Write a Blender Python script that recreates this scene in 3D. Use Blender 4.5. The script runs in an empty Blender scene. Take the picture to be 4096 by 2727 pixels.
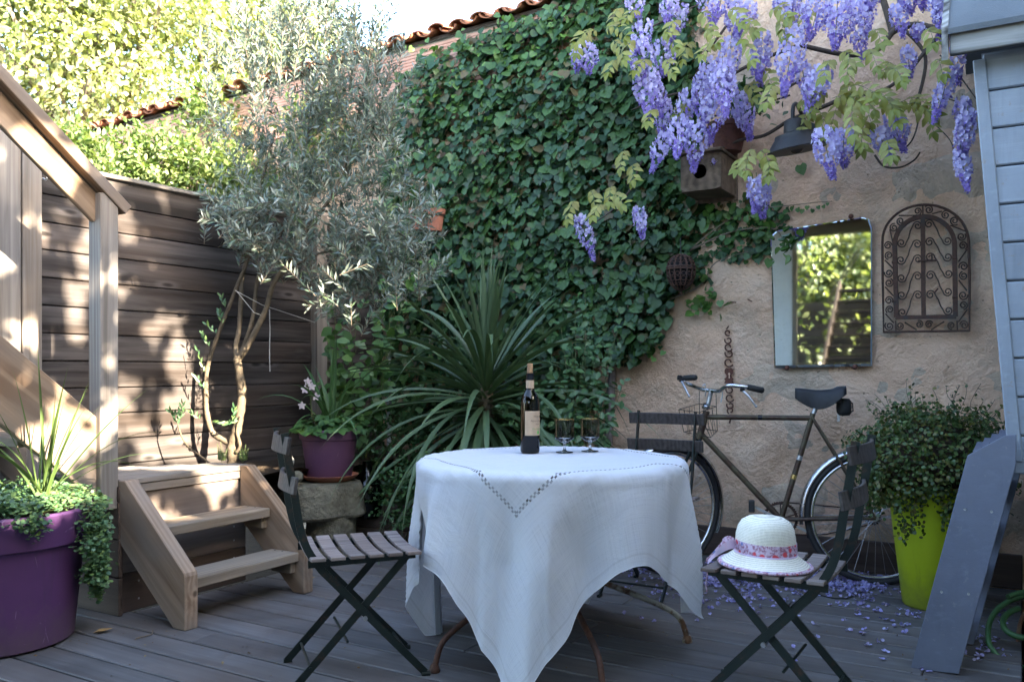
import bpy, bmesh, math, random
import numpy as np
from mathutils import Vector, Matrix, Euler

random.seed(11)
rng = np.random.default_rng(11)
SC = bpy.context.scene
COL = SC.collection
PI = math.pi
R = math.radians

# ---------------------------------------------------------------- camera
F = 860.0          # focal length in pixels of the 1024 wide picture
HZ = 369.0         # picture row of the horizon
EYE = 1.09         # height of the lens above the deck
cam = bpy.data.cameras.new("camera")
cam.sensor_width = 36.0
cam.lens = 36.0 * F / 1024.0
cam.shift_y = (HZ - 340.5) / 1024.0
cam.clip_start = 0.05
cam.dof.use_dof = True
cam.dof.focus_distance = 3.6
cam.dof.aperture_fstop = 4.0
cam.clip_end = 400.0
camo = bpy.data.objects.new("camera", cam)
camo.location = (0, 0, EYE)
camo.rotation_euler = (R(90), 0, 0)
COL.objects.link(camo)
SC.camera = camo

# ---------------------------------------------------------------- sky, sun, exposure
SUN_ELEV = 25.0
SUN_TRAVEL = Vector((-0.80, 0.60, 0)).normalized()
world = bpy.data.worlds.new("World")
SC.world = world
world.use_nodes = True
wn = world.node_tree.nodes
sky = wn.new("ShaderNodeTexSky")
sky.sky_type = 'NISHITA'
sky.sun_disc = False
sky.sun_elevation = R(SUN_ELEV)
sky.sun_rotation = math.atan2(-SUN_TRAVEL.x, -SUN_TRAVEL.y)
sky.air_density = 1.0
sky.dust_density = 2.0
sky.ozone_density = 1.0
bg = wn["Background"]
bg.inputs["Strength"].default_value = 0.15
world.node_tree.links.new(sky.outputs[0], bg.inputs["Color"])
sun = bpy.data.lights.new("sun", 'SUN')
sun.energy = 5.0
sun.angle = R(0.53)
sun.color = (1.0, 0.86, 0.68)
suno = bpy.data.objects.new("sun", sun)
_d = Vector((SUN_TRAVEL.x * math.cos(R(SUN_ELEV)), SUN_TRAVEL.y * math.cos(R(SUN_ELEV)), -math.sin(R(SUN_ELEV))))
suno.rotation_euler = _d.to_track_quat('-Z', 'Y').to_euler()
suno.location = (6, -4, 8)
COL.objects.link(suno)
SC.view_settings.view_transform = 'Standard'
SC.view_settings.look = 'None'
SC.view_settings.gamma = 1.0
SC.view_settings.exposure = 3.55
SC.view_settings.use_curve_mapping = False
SC.render.engine = 'CYCLES'
SC.cycles.use_denoising = True
SC.cycles.max_bounces = 8
SC.cycles.transparent_max_bounces = 16
SC.cycles.caustics_reflective = False
SC.cycles.caustics_refractive = False

# ---------------------------------------------------------------- yard frame
CW, SW = 0.8599, 0.5105            # the yard is turned about 30.7 degrees to the camera
WALL = 4.98                        # distance of the stone wall along the yard's b axis
FENCE = -4.08                      # place of the fence along the yard's a axis
def A(a, b, z=0.0):
    return Vector((a * CW + b * SW, -a * SW + b * CW, z))
WV = Vector((CW, -SW, 0)); QV = Vector((SW, CW, 0)); ZV = Vector((0, 0, 1))
YARD = -math.asin(SW)
def P(px, py, Y):
    return Vector(((px - 512) * Y / F, Y, EYE - (py - HZ) * Y / F))
def G(px, py, z=0.0):
    return P(px, py, F * (EYE - z) / (py - HZ))
def PB(px, py, b):
    t = (px - 512) / F
    return P(px, py, b / (SW * t + CW))
def PW(px, py, off=0.0):
    return PB(px, py, WALL - off)
def PAA(px, py, a):
    t = (px - 512) / F
    return P(px, py, a / (CW * t - SW))

# ---------------------------------------------------------------- mesh helpers
def link(o, parent=None):
    COL.objects.link(o)
    if parent is not None:
        o.parent = parent
    return o

def world_of(o):
    m = o.matrix_basis.copy()
    p = o.parent
    while p is not None:
        m = p.matrix_basis @ m
        p = p.parent
    return m

def tag(o, label=None, cat=None, group=None, kind=None):
    if label: o["label"] = label
    if cat: o["category"] = cat
    if group: o["group"] = group
    if kind: o["kind"] = kind
    return o

def thing(name, label, cat, loc=(0, 0, 0), rotz=0.0, group=None):
    o = bpy.data.objects.new(name, None)
    o.empty_display_size = 0.1
    o.location = loc
    o.rotation_euler = (0, 0, rotz)
    COL.objects.link(o)
    # matrix_basis is updated from loc/rot immediately
    return tag(o, label, cat, group)

class MB:
    def __init__(self):
        self.v = []; self.f = []
    def add(self, vs, fs):
        n = len(self.v)
        self.v += [tuple(p) for p in vs]
        self.f += [tuple(i + n for i in f) for f in fs]
        return self
    def hexa(self, p):            # eight corners: bottom four then top four, counter-clockwise
        return self.add(p, [(3, 2, 1, 0), (4, 5, 6, 7), (0, 1, 5, 4), (1, 2, 6, 5), (2, 3, 7, 6), (3, 0, 4, 7)])
    def box(self, x0, x1, y0, y1, z0, z1, M=None):
        p = [Vector(c) for c in ((x0, y0, z0), (x1, y0, z0), (x1, y1, z0), (x0, y1, z0), (x0, y0, z1), (x1, y0, z1), (x1, y1, z1), (x0, y1, z1))]
        if M is not None: p = [M @ c for c in p]
        return self.hexa(p)
    def ybox(self, a0, a1, b0, b1, z0, z1):
        return self.hexa([A(a0, b0, z0), A(a1, b0, z0), A(a1, b1, z0), A(a0, b1, z0), A(a0, b0, z1), A(a1, b0, z1), A(a1, b1, z1), A(a0, b1, z1)])
    def bar(self, p0, p1, w, h, up=ZV):      # rectangular bar, w sideways, h along up
        p0 = Vector(p0); p1 = Vector(p1)
        d = (p1 - p0).normalized()
        s = d.cross(Vector(up))
        if s.length < 1e-5: s = d.cross(Vector((1, 0, 0)))
        s.normalize(); u = s.cross(d).normalized()
        s = s * w / 2; u = u * h / 2
        return self.hexa([p0 - s - u, p0 + s - u, p1 + s - u, p1 - s - u, p0 - s + u, p0 + s + u, p1 + s + u, p1 - s + u])
    def strip(self, pts, w, h, side):        # flat bar through points; side = width direction (constant)
        pts = [Vector(p) for p in pts]
        n = len(pts); side = Vector(side).normalized() * w / 2
        vs = []
        for i, p in enumerate(pts):
            d = (pts[min(i + 1, n - 1)] - pts[max(i - 1, 0)]).normalized()
            u = side.normalized().cross(d).normalized() * h / 2
            vs += [p - side - u, p + side - u, p + side + u, p - side + u]
        fs = []
        for i in range(n - 1):
            a = 4 * i; b = a + 4
            for k in range(4):
                fs.append((a + k, a + (k + 1) % 4, b + (k + 1) % 4, b + k))
        fs.append((3, 2, 1, 0)); e = 4 * (n - 1); fs.append((e, e + 1, e + 2, e + 3))
        return self.add(vs, fs)
    def tube(self, pts, r, seg=8, cap=True, closed=False):
        pts = [Vector(p) for p in pts]
        n = len(pts)
        rr = [r] * n if not isinstance(r, (list, tuple)) else list(r)
        prev = None; vs = []
        for i, p in enumerate(pts):
            if closed:
                d = pts[(i + 1) % n] - pts[i - 1]
            else:
                d = pts[min(i + 1, n - 1)] - pts[max(i - 1, 0)]
            if d.length < 1e-9: d = Vector((0, 0, 1))
            d.normalize()
            if prev is None:
                ref = Vector((0, 0, 1)) if abs(d.z) < 0.9 else Vector((1, 0, 0))
                s = d.cross(ref).normalized()
            else:
                s = prev - d * prev.dot(d)
                s = s.normalized() if s.length > 1e-6 else d.cross(Vector((1, 0, 0))).normalized()
            prev = s
            u = d.cross(s)
            for k in range(seg):
                t = 2 * PI * k / seg
                vs.append(p + (s * math.cos(t) + u * math.sin(t)) * rr[i])
        fs = []
        m = n if closed else n - 1
        for i in range(m):
            a = i * seg; b = ((i + 1) % n) * seg
            for k in range(seg):
                k2 = (k + 1) % seg
                fs.append((a + k, a + k2, b + k2, b + k))
        if cap and not closed:
            fs.append(tuple(reversed(range(seg))))
            fs.append(tuple((n - 1) * seg + k for k in range(seg)))
        return self.add(vs, fs)
    def lathe(self, prof, seg=32, c=(0, 0, 0), M=None, wob=None):
        c = Vector(c); vs = []
        for j, (r, z) in enumerate(prof):
            for k in range(seg):
                t = 2 * PI * k / seg
                q = r * (1 + (wob(t, z) if wob else 0))
                p = Vector((q * math.cos(t), q * math.sin(t), z))
                if M is not None: p = M @ p
                vs.append(p + c)
        fs = []
        for j in range(len(prof) - 1):
            for k in range(seg):
                k2 = (k + 1) % seg
                fs.append((j * seg + k, j * seg + k2, (j + 1) * seg + k2, (j + 1) * seg + k))
        if prof[0][0] > 1e-6: fs.append(tuple(reversed(range(seg))))
        if prof[-1][0] > 1e-6: fs.append(tuple((len(prof) - 1) * seg + k for k in range(seg)))
        return self.add(vs, fs)
    def prism(self, poly, depth):            # poly: 3-D points of one face, depth: vector
        poly = [Vector(p) for p in poly]; n = len(poly); depth = Vector(depth)
        vs = poly + [p + depth for p in poly]
        fs = [tuple(reversed(range(n))), tuple(range(n, 2 * n))]
        for i in range(n):
            j = (i + 1) % n
            fs.append((i, j, n + j, n + i))
        return self.add(vs, fs)
    def ball(self, c, r, seg=12, sc=(1, 1, 1)):
        prof = []
        for j in range(seg // 2 + 1):
            t = -PI / 2 + PI * j / (seg // 2)
            prof.append((max(r * math.cos(t), 1e-7), r * math.sin(t)))
        return self.lathe(prof, seg, c, Matrix.Diagonal((sc[0], sc[1], sc[2])))
    def build(self, name, mat, parent=None, smooth=False, bevel=0.0, local=False, M=None, merge=False):
        me = bpy.data.meshes.new(name)
        me.from_pydata(self.v, [], self.f)
        bm = bmesh.new(); bm.from_mesh(me)
        if merge or smooth: bmesh.ops.remove_doubles(bm, verts=bm.verts, dist=1e-5)
        bmesh.ops.recalc_face_normals(bm, faces=bm.faces)
        if bevel > 0:
            es = [e for e in bm.edges if len(e.link_faces) == 2 and e.calc_face_angle(0) > 0.6]
            bmesh.ops.bevel(bm, geom=es, offset=bevel, segments=1, affect='EDGES', profile=0.5, clamp_overlap=True)
        bm.to_mesh(me); bm.free()
        if smooth:
            me.polygons.foreach_set("use_smooth", [True] * len(me.polygons))
            try:
                me.set_sharp_from_angle(angle=R(38 if smooth is True else smooth))
            except Exception:
                pass
        me.materials.append(mat)
        o = bpy.data.objects.new(name, me)
        link(o, parent)
        if M is not None:
            o.matrix_basis = (world_of(parent).inverted() @ M) if parent is not None else M
        elif parent is not None and not local:
            o.matrix_basis = world_of(parent).inverted()
        return o

def fast_mesh(name, V, T, mat, parent=None, local=False, smooth=False, uv=None):
    V = np.asarray(V, dtype=np.float32); T = np.asarray(T, dtype=np.int32)
    me = bpy.data.meshes.new(name)
    k = T.shape[1]
    me.vertices.add(len(V)); me.vertices.foreach_set("co", V.ravel())
    me.loops.add(T.size); me.loops.foreach_set("vertex_index", T.ravel())
    me.polygons.add(len(T))
    me.polygons.foreach_set("loop_start", np.arange(0, T.size, k, dtype=np.int32))
    me.update(calc_edges=True)
    me.validate()
    if smooth: me.polygons.foreach_set("use_smooth", [True] * len(me.polygons))
    if uv is not None:
        l = me.uv_layers.new(name="UVMap")
        l.data.foreach_set("uv", np.asarray(uv, dtype=np.float32)[T.ravel()].ravel())
    me.materials.append(mat)
    o = bpy.data.objects.new(name, me)
    link(o, parent)
    if parent is not None and not local: o.matrix_basis = world_of(parent).inverted()
    return o

def plank(name, mat, parent, p0, p1, w, t, up=ZV, bevel=0.003, local=False, poly=None):
    """a board whose own X axis runs along its grain; w along 'side', t along up"""
    p0 = Vector(p0); p1 = Vector(p1); L = (p1 - p0).length
    x = (p1 - p0).normalized(); y = Vector(up).cross(x).normalized(); z = x.cross(y)
    M = Matrix(((x.x, y.x, z.x, 0), (x.y, y.y, z.y, 0), (x.z, y.z, z.z, 0), (0, 0, 0, 1)))
    M.translation = (p0 + p1) / 2
    mb = MB().box(-L / 2, L / 2, -w / 2, w / 2, -t / 2, t / 2)
    if local:
        o = mb.build(name, mat, parent, bevel=bevel, local=True); o.matrix_basis = M
        return o
    return mb.build(name, mat, parent, bevel=bevel, M=M)

def spline(pts, n=8):
    pts = [Vector(p) for p in pts]
    out = []
    for i in range(len(pts) - 1):
        a = pts[max(i - 1, 0)]; b = pts[i]; c = pts[i + 1]; d = pts[min(i + 2, len(pts) - 1)]
        for k in range(n):
            t = k / n
            out.append(0.5 * ((2 * b) + (c - a) * t + (2 * a - 5 * b + 4 * c - d) * t * t + (3 * b - a - 3 * c + d) * t ** 3))
    out.append(pts[-1])
    return out

def copy_tree(o, parent=None):
    c = o.copy(); COL.objects.link(c); c.parent = parent
    if parent is not None: c.matrix_basis = o.matrix_basis.copy()
    for ch in [x for x in bpy.data.objects if x.parent == o]:
        copy_tree(ch, c)
    return c

# leaf templates: (verts, tris), length along +Y, face normal +Z, unit length
def T_oval(w, h=0.05, droop=0.08):
    v = [(0, 0, 0), (-w * .8, .28, h), (-w, .5, h), (-w * .62, .78, h * .5 - droop * .5), (0, 1, -droop), (w * .62, .78, h * .5 - droop * .5), (w, .5, h), (w * .8, .28, h), (0, .3, 0), (0, .6, -droop * .3)]
    t = [(0, 8, 1), (1, 8, 2), (2, 8, 9), (2, 9, 3), (3, 9, 4), (0, 7, 8), (7, 6, 8), (6, 9, 8), (6, 5, 9), (5, 4, 9)]
    return np.array(v), np.array(t)
def T_small(w, h=0.06):
    v = [(0, 0, 0), (-w, .5, h), (0, 1, 0), (w, .5, h), (0, .5, -0.0)]
    return np.array(v), np.array([(0, 4, 1), (1, 4, 2), (0, 3, 4), (4, 3, 2)])
def T_round(w, c=.03):
    v = [(0, 0, 0), (-w * .8, .2, c), (-w, .55, c * 2), (-w * .5, .95, c * .7), (w * .5, .95, c * .7), (w, .55, c * 2), (w * .8, .2, c)]
    return np.array(v), np.array([(0, 2, 1), (0, 3, 2), (0, 4, 3), (0, 5, 4), (0, 6, 5)])
def T_ivy(kind):
    if kind == 0:      # heart shaped adult leaf
        o = [(0, .08), (-.24, -.04), (-.46, .12), (-.5, .36), (-.36, .62), (-.17, .84), (0, 1.0), (.17, .84), (.36, .62), (.5, .36), (.46, .12), (.24, -.04)]
    elif kind == 1:    # lobed leaf
        o = [(0, .1), (-.26, -.06), (-.42, .08), (-.62, .36), (-.36, .48), (-.22, .7), (0, 1.05), (.22, .7), (.36, .48), (.62, .36), (.42, .08), (.26, -.06)]
    else:              # broad round leaf
        o = [(0, .05), (-.3, -.06), (-.52, .14), (-.58, .42), (-.42, .66), (-.2, .86), (0, .95), (.22, .84), (.46, .62), (.56, .4), (.5, .14), (.28, -.04)]
    v = [(0, .42, -.03)]
    for i, (x, y) in enumerate(o):
        v.append((x, y, 0.10 * x * x * 2 - 0.10 * max(0, y - .5) + 0.025 * math.sin(i * 2.4 + kind)))
    n = len(o)
    return np.array(v), np.array([(0, 1 + (i + 1) % n, 1 + i) for i in range(n)])

def frames(D, Nn):
    """D: leaf directions, Nn: approximate normals -> rotation matrices (n,3,3), columns x,y,z"""
    D = D / np.linalg.norm(D, axis=1, keepdims=True)
    X = np.cross(D, Nn); X /= np.maximum(np.linalg.norm(X, axis=1, keepdims=True), 1e-6)
    Z = np.cross(X, D)
    return np.stack([X, D, Z], axis=2)

def scatter(tmpl, Pn, D, Nn, S):
    v, t = tmpl
    Fm = frames(np.asarray(D, float), np.asarray(Nn, float))
    S = np.asarray(S, float)
    V = np.einsum('nij,kj->nki', Fm, v) * S[:, None, None] + np.asarray(Pn, float)[:, None, :]
    n, k = V.shape[0], v.shape[0]
    T = t[None, :, :] + (np.arange(n) * k)[:, None, None]
    return V.reshape(-1, 3), T.reshape(-1, 3)

def merge_vt(parts):
    Vs, Ts, n = [], [], 0
    for V, T in parts:
        Vs.append(V); Ts.append(T + n); n += len(V)
    return np.concatenate(Vs), np.concatenate(Ts)

def unit(n):
    d = rng.normal(size=(n, 3))
    return d / np.linalg.norm(d, axis=1, keepdims=True)

# ---------------------------------------------------------------- materials
class NT:
    def __init__(self, name):
        self.m = bpy.data.materials.new(name); self.m.use_nodes = True
        self.t = self.m.node_tree; self.b = self.t.nodes["Principled BSDF"]; self.out = self.t.nodes["Material Output"]
    def n(self, typ, **kw):
        x = self.t.nodes.new("ShaderNode" + typ)
        for k, v in kw.items(): setattr(x, k, v)
        return x
    def l(self, a, b): self.t.links.new(a, b)
    def put(self, sock, v):
        if hasattr(v, "is_linked") or isinstance(v, bpy.types.NodeSocket): self.l(v, sock)
        else: sock.default_value = v
    def coord(self, kind="Object", scale=(1, 1, 1), rnd=0.0):
        c = self.n("TexCoord").outputs[kind]
        if rnd:
            oi = self.n("ObjectInfo")
            mul = self.n("Math", operation='MULTIPLY'); self.l(oi.outputs["Random"], mul.inputs[0]); mul.inputs[1].default_value = rnd
            ad = self.n("VectorMath", operation='ADD'); self.l(c, ad.inputs[0]); self.l(mul.outputs[0], ad.inputs[1]); c = ad.outputs[0]
        mp = self.n("Mapping"); self.l(c, mp.inputs["Vector"]); mp.inputs["Scale"].default_value = scale
        return mp.outputs[0]
    def noise(self, vec, scale, detail=4, rough=0.55, dist=0.0):
        x = self.n("TexNoise"); self.l(vec, x.inputs["Vector"])
        x.inputs["Scale"].default_value = scale; x.inputs["Detail"].default_value = detail
        x.inputs["Roughness"].default_value = rough; x.inputs["Distortion"].default_value = dist
        return x.outputs["Fac"]
    def ramp(self, fac, stops, interp='LINEAR'):
        x = self.n("ValToRGB"); self.l(fac, x.inputs[0]); e = x.color_ramp; e.interpolation = interp
        while len(e.elements) < len(stops): e.elements.new(0.5)
        for i, (p, c) in enumerate(stops):
            e.elements[i].position = p
            e.elements[i].color = (c, c, c, 1) if isinstance(c, (int, float)) else (*c, 1)
        return x.outputs[0]
    def mix(self, fac, a, b, mode='MIX'):
        x = self.n("Mix", data_type='RGBA', blend_type=mode)
        self.put(x.inputs[0], fac)
        for s, v in ((x.inputs[6], a), (x.inputs[7], b)):
            if isinstance(v, tuple) and len(v) == 3: v = (*v, 1)
            self.put(s, v)
        return x.outputs[2]
    def math(self, op, a, b=0.0):
        x = self.n("Math", operation=op); self.put(x.inputs[0], a); self.put(x.inputs[1], b); return x.outputs[0]
    def bump(self, h, strength=0.3, dist=0.01, prev=None):
        x = self.n("Bump"); self.l(h, x.inputs["Height"]); x.inputs["Strength"].default_value = strength; x.inputs["Distance"].default_value = dist
        if prev is not None: self.l(prev, x.inputs["Normal"])
        return x.outputs[0]
    def fin(self, col=None, rough=None, normal=None, metal=None, spec=None):
        if col is not None: self.put(self.b.inputs["Base Color"], (*col, 1) if isinstance(col, tuple) and len(col) == 3 else col)
        if rough is not None: self.put(self.b.inputs["Roughness"], rough)
        if normal is not None: self.l(normal, self.b.inputs["Normal"])
        if metal is not None: self.b.inputs["Metallic"].default_value = metal
        if spec is not None: self.b.inputs["Specular IOR Level"].default_value = spec
        return self.m

def plain(name, c1, c2=None, rough=0.6, metal=0.0, scale=8, bump=0.15, bscale=None, spec=0.4, lo=0.3, hi=0.7, dist=0.004, coord="Object", rnd=0.0):
    m = NT(name); co = m.coord(coord, rnd=rnd)
    f = m.noise(co, scale, 6, 0.6)
    c2 = c2 or tuple(x * 0.75 for x in c1)
    col = m.ramp(f, [(lo, c1), (hi, c2)])
    nb = m.noise(co, bscale or scale * 6, 5, 0.65)
    return m.fin(col, rough, m.bump(nb, bump, dist) if bump else None, metal, spec)

def wood(name, dark, light, warm=None, rough=0.75, grain=16.0, knots=True, fade=0.35, bump=0.35, vary=0.25, bands=0.7):
    m = NT(name)
    co = m.coord("Object", (0.75, grain, grain), rnd=37.0)
    warp = m.noise(m.coord("Object", (1.0, 2.2, 2.2), rnd=37.0), 1.4, 2)
    g = m.noise(co, 1.6, 7, 0.65, 0.6)
    w = m.n("TexWave", wave_type='BANDS', bands_direction='Y'); m.l(m.coord("Object", (0.5, 9.0, 9.0), rnd=37.0), w.inputs["Vector"])
    w.inputs["Scale"].default_value = 1.5; w.inputs["Distortion"].default_value = 7.0; w.inputs["Detail"].default_value = 2.0; w.inputs["Detail Scale"].default_value = 0.8
    f = m.math('ADD', m.math('MULTIPLY', g, 1.0), m.math('MULTIPLY', m.math('SUBTRACT', w.outputs["Fac"], 0.5), 0.22 * bands))
    col = m.ramp(f, [(0.33, dark), (0.52, tuple((a + b) / 2 for a, b in zip(dark, light))), (0.72, light)])
    if warm is not None:
        pt = m.ramp(m.noise(m.coord("Object", (0.9, 2.5, 2.5), rnd=11.0), 1.3, 3), [(0.45, 0.0), (0.68, 1.0)])
        col = m.mix(m.math('MULTIPLY', pt, fade), col, warm)
    oi = m.n("ObjectInfo")
    k = m.math('ADD', m.math('MULTIPLY', oi.outputs["Random"], vary * 2), 1.0 - vary)
    col = m.mix(1.0, col, k, 'MULTIPLY')
    h = f
    if knots:
        vo = m.n("TexVoronoi", feature='F1'); m.l(m.coord("Object", (2.6, 8.5, 8.5), rnd=53.0), vo.inputs["Vector"])
        vo.inputs["Scale"].default_value = 1.0; vo.inputs["Randomness"].default_value = 1.0
        kn = m.ramp(vo.outputs["Distance"], [(0.05, 1.0), (0.11, 0.0)])
        ring = m.ramp(vo.outputs["Distance"], [(0.08, 0.0), (0.14, 1.0), (0.26, 0.0)])
        col = m.mix(m.math('MULTIPLY', ring, 0.35), col, tuple(min(1, x * 1.5 + .03) for x in light))
        col = m.mix(m.math('MULTIPLY', kn, 0.8), col, tuple(x * 0.35 for x in dark))
        h = m.math('SUBTRACT', f, m.math('MULTIPLY', kn, 0.4))
    if name == "deck_wood":          # worn, stained patches that run over several boards
        gp = m.n("NewGeometry").outputs["Position"]
        st = m.ramp(m.noise(gp, 2.3, 6, 0.7, 0.8), [(0.42, 0.0), (0.62, 1.0)])
        col = m.mix(m.math('MULTIPLY', st, 0.45), col, (0.055, 0.048, 0.045))
        sp = m.ramp(m.noise(gp, 55, 4, 0.7), [(0.66, 0.0), (0.72, 1.0)])
        col = m.mix(m.math('MULTIPLY', sp, 0.35), col, (0.30, 0.29, 0.28))
        rough = m.ramp(st, [(0.0, 0.62), (1.0, 0.48)])
    return m.fin(col, rough, m.bump(h, bump, 0.004), 0.0, 0.25)

def leafmat(name, cols, rough=0.45, trans=0.25, spec=0.4, back=None, tint=None):
    """cols: list of colours spread over random-per-leaf"""
    m = NT(name)
    g = m.n("NewGeometry")
    st = [((i + 0.5) / len(cols), c) for i, c in enumerate(cols)]
    col = m.ramp(g.outputs["Random Per Island"], st)
    n = m.noise(m.coord("Object"), 3.0, 3)
    col = m.mix(m.ramp(n, [(0.35, 0.0), (0.65, 0.35)]), col, tuple(x * 0.55 for x in cols[0]))
    if back is not None: col = m.mix(g.outputs["Backfacing"], col, back)
    m.fin(col, rough, None, 0, spec)
    if trans > 0:
        tr = m.n("BsdfTranslucent"); tc = m.mix(1.0, col, tint or (1.3, 1.35, 0.55), 'MULTIPLY'); m.l(tc, tr.inputs["Color"])
        mx = m.n("MixShader"); mx.inputs[0].default_value = trans
        m.l(m.b.outputs[0], mx.inputs[1]); m.l(tr.outputs[0], mx.inputs[2]); m.l(mx.outputs[0], m.out.inputs["Surface"])
    return m.m

MT = {}
# timber
MT['deck'] = wood("deck_wood", (0.085, 0.083, 0.084), (0.155, 0.152, 0.156), (0.105, 0.085, 0.075), 0.6, 15, False, 0.6, 0.2, 0.2, 0.1)
MT['fence'] = wood("fence_wood", (0.020, 0.016, 0.014), (0.092, 0.080, 0.074), (0.085, 0.054, 0.036), 0.7, 13, True, 0.35, 0.4, 0.25, 1.0)
MT['post'] = wood("post_wood", (0.13, 0.115, 0.10), (0.27, 0.245, 0.22), (0.32, 0.22, 0.13), 0.7, 22, False, 0.35, 0.3, 0.1)
MT['larch'] = wood("larch_wood", (0.155, 0.100, 0.062), (0.30, 0.215, 0.145), (0.19, 0.165, 0.145), 0.65, 13, True, 0.8, 0.3, 0.12, 1.0)
MT['step'] = wood("step_wood", (0.14, 0.105, 0.072), (0.29, 0.23, 0.165), (0.21, 0.20, 0.18), 0.7, 14, True, 0.5, 0.35, 0.1)
MT['darkwood'] = wood("dark_board_wood", (0.035, 0.024, 0.019), (0.085, 0.062, 0.05), (0.10, 0.07, 0.06), 0.65, 12, False, 0.4, 0.25, 0.2)
MT['riser'] = wood("riser_wood", (0.11, 0.085, 0.07), (0.21, 0.17, 0.145), (0.16, 0.12, 0.10), 0.6, 12, False, 0.4, 0.2, 0.12)
MT['slat'] = wood("slat_wood", (0.11, 0.085, 0.075), (0.26, 0.22, 0.205), (0.16, 0.11, 0.09), 0.75, 24, False, 0.4, 0.4, 0.2)
MT['slatdark'] = wood("dark_slat_wood", (0.030, 0.026, 0.026), (0.085, 0.075, 0.072), (0.06, 0.045, 0.04), 0.6, 24, False, 0.4, 0.4, 0.2)
MT['nestwood'] = wood("nest_box_wood", (0.07, 0.048, 0.032), (0.18, 0.13, 0.09), (0.12, 0.07, 0.042), 0.8, 14, True, 0.5, 0.4, 0.2)
MT['fascia'] = wood("weathered_fascia_wood", (0.05, 0.048, 0.045), (0.42, 0.43, 0.43), (0.10, 0.10, 0.09), 0.85, 9, False, 0.7, 0.6, 0.15)

# stone, render
def wall_mat(name, block):
    m = NT(name); co = m.coord("Object")
    big = m.noise(co, 1.1, 4, 0.6, 0.3)
    mid = m.noise(co, 4.5, 6, 0.65, 0.4)
    fine = m.noise(co, 38, 6, 0.75)
    pits = m.n("TexVoronoi"); m.l(co, pits.inputs["Vector"]); pits.inputs["Scale"].default_value = 26
    if block:
        col = m.ramp(mid, [(0.30, (0.42, 0.34, 0.26)), (0.50, (0.66, 0.51, 0.375)), (0.70, (0.80, 0.61, 0.455))])
        col = m.mix(m.ramp(big, [(0.42, 0.0), (0.62, 0.8)]), col, (0.60, 0.45, 0.33))
        col = m.mix(m.math('MULTIPLY', m.ramp(m.noise(co, 2.6, 6, 0.7), [(0.48, 0.0), (0.74, 1.0)]), 0.7), col, (0.22, 0.21, 0.175))
    else:
        col = m.ramp(mid, [(0.32, (0.66, 0.43, 0.28)), (0.50, (0.82, 0.56, 0.385)), (0.70, (0.87, 0.65, 0.48))])
        col = m.mix(m.ramp(big, [(0.40, 0.0), (0.60, 0.55)]), col, (0.76, 0.50, 0.35))
        col = m.mix(m.math('MULTIPLY', m.ramp(m.noise(co, 1.7, 7, 0.72), [(0.50, 0.0), (0.76, 1.0)]), 0.6), col, (0.30, 0.275, 0.22))
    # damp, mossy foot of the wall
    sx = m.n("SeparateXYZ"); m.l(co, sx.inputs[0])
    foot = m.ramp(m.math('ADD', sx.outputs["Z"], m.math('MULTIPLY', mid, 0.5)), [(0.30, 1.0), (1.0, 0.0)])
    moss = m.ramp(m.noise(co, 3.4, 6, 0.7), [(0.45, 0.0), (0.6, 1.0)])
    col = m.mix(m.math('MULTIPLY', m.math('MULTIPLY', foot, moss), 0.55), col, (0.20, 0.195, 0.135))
    hole = m.ramp(pits.outputs["Distance"], [(0.03, 1.0), (0.16, 0.0)])
    msk = m.ramp(m.noise(co, 7, 3), [(0.52, 0.0), (0.62, 1.0)])
    hole = m.math('MULTIPLY', hole, msk)
    col = m.mix(m.math('MULTIPLY', hole, 0.55), col, (0.12, 0.10, 0.075))
    h = m.math('SUBTRACT', m.math('ADD', m.math('MULTIPLY', mid, 1.4), m.math('MULTIPLY', fine, 0.5)), m.math('MULTIPLY', hole, 0.35))
    return m.fin(col, 0.92, m.bump(h, 1.0, 0.05), 0, 0.15)
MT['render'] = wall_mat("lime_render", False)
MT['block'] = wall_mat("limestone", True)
MT['oldstone'] = plain("lichen_stone", (0.21, 0.20, 0.155), (0.075, 0.072, 0.052), 0.92, 0, 11, 1.0, 30, 0.15, dist=0.03)
MT['soil'] = plain("dark_soil", (0.035, 0.025, 0.018), (0.06, 0.045, 0.03), 0.95, 0, 20, 0.8, 60, 0.1, dist=0.02)
MT['ballstone'] = plain("pale_round_stone", (0.42, 0.41, 0.37), (0.27, 0.26, 0.23), 0.85, 0, 24, 0.4, 60)

def brick_mat():
    m = NT("ribbed_terracotta"); co = m.coord("Object"); oi = m.n("ObjectInfo")
    f = m.noise(co, 7, 5)
    col = m.ramp(f, [(0.3, (0.56, 0.29, 0.21)), (0.7, (0.68, 0.42, 0.33))])
    col = m.mix(m.ramp(m.noise(co, 2.2, 5, .7), [(0.55, 0), (0.72, 0.5)]), col, (0.58, 0.46, 0.38))
    col = m.mix(1.0, col, m.math('ADD', m.math('MULTIPLY', oi.outputs["Random"], 0.3), 0.82), 'MULTIPLY')
    return m.fin(col, 0.85, m.bump(m.noise(co, 50, 4), 0.3, 0.004), 0, 0.2)
MT['brick'] = brick_mat()
MT['tile'] = plain("roof_tile_terracotta", (0.42, 0.155, 0.075), (0.22, 0.11, 0.07), 0.85, 0, 10, 0.4, 40, 0.2, rnd=9.0)
MT['terracotta'] = plain("terracotta", (0.36, 0.13, 0.075), (0.24, 0.10, 0.065), 0.8, 0, 9, 0.25, 40)
MT['mortar'] = plain("grey_mortar", (0.34, 0.31, 0.27), (0.24, 0.22, 0.19), 0.95, 0, 9, 0.5, 40)

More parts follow.
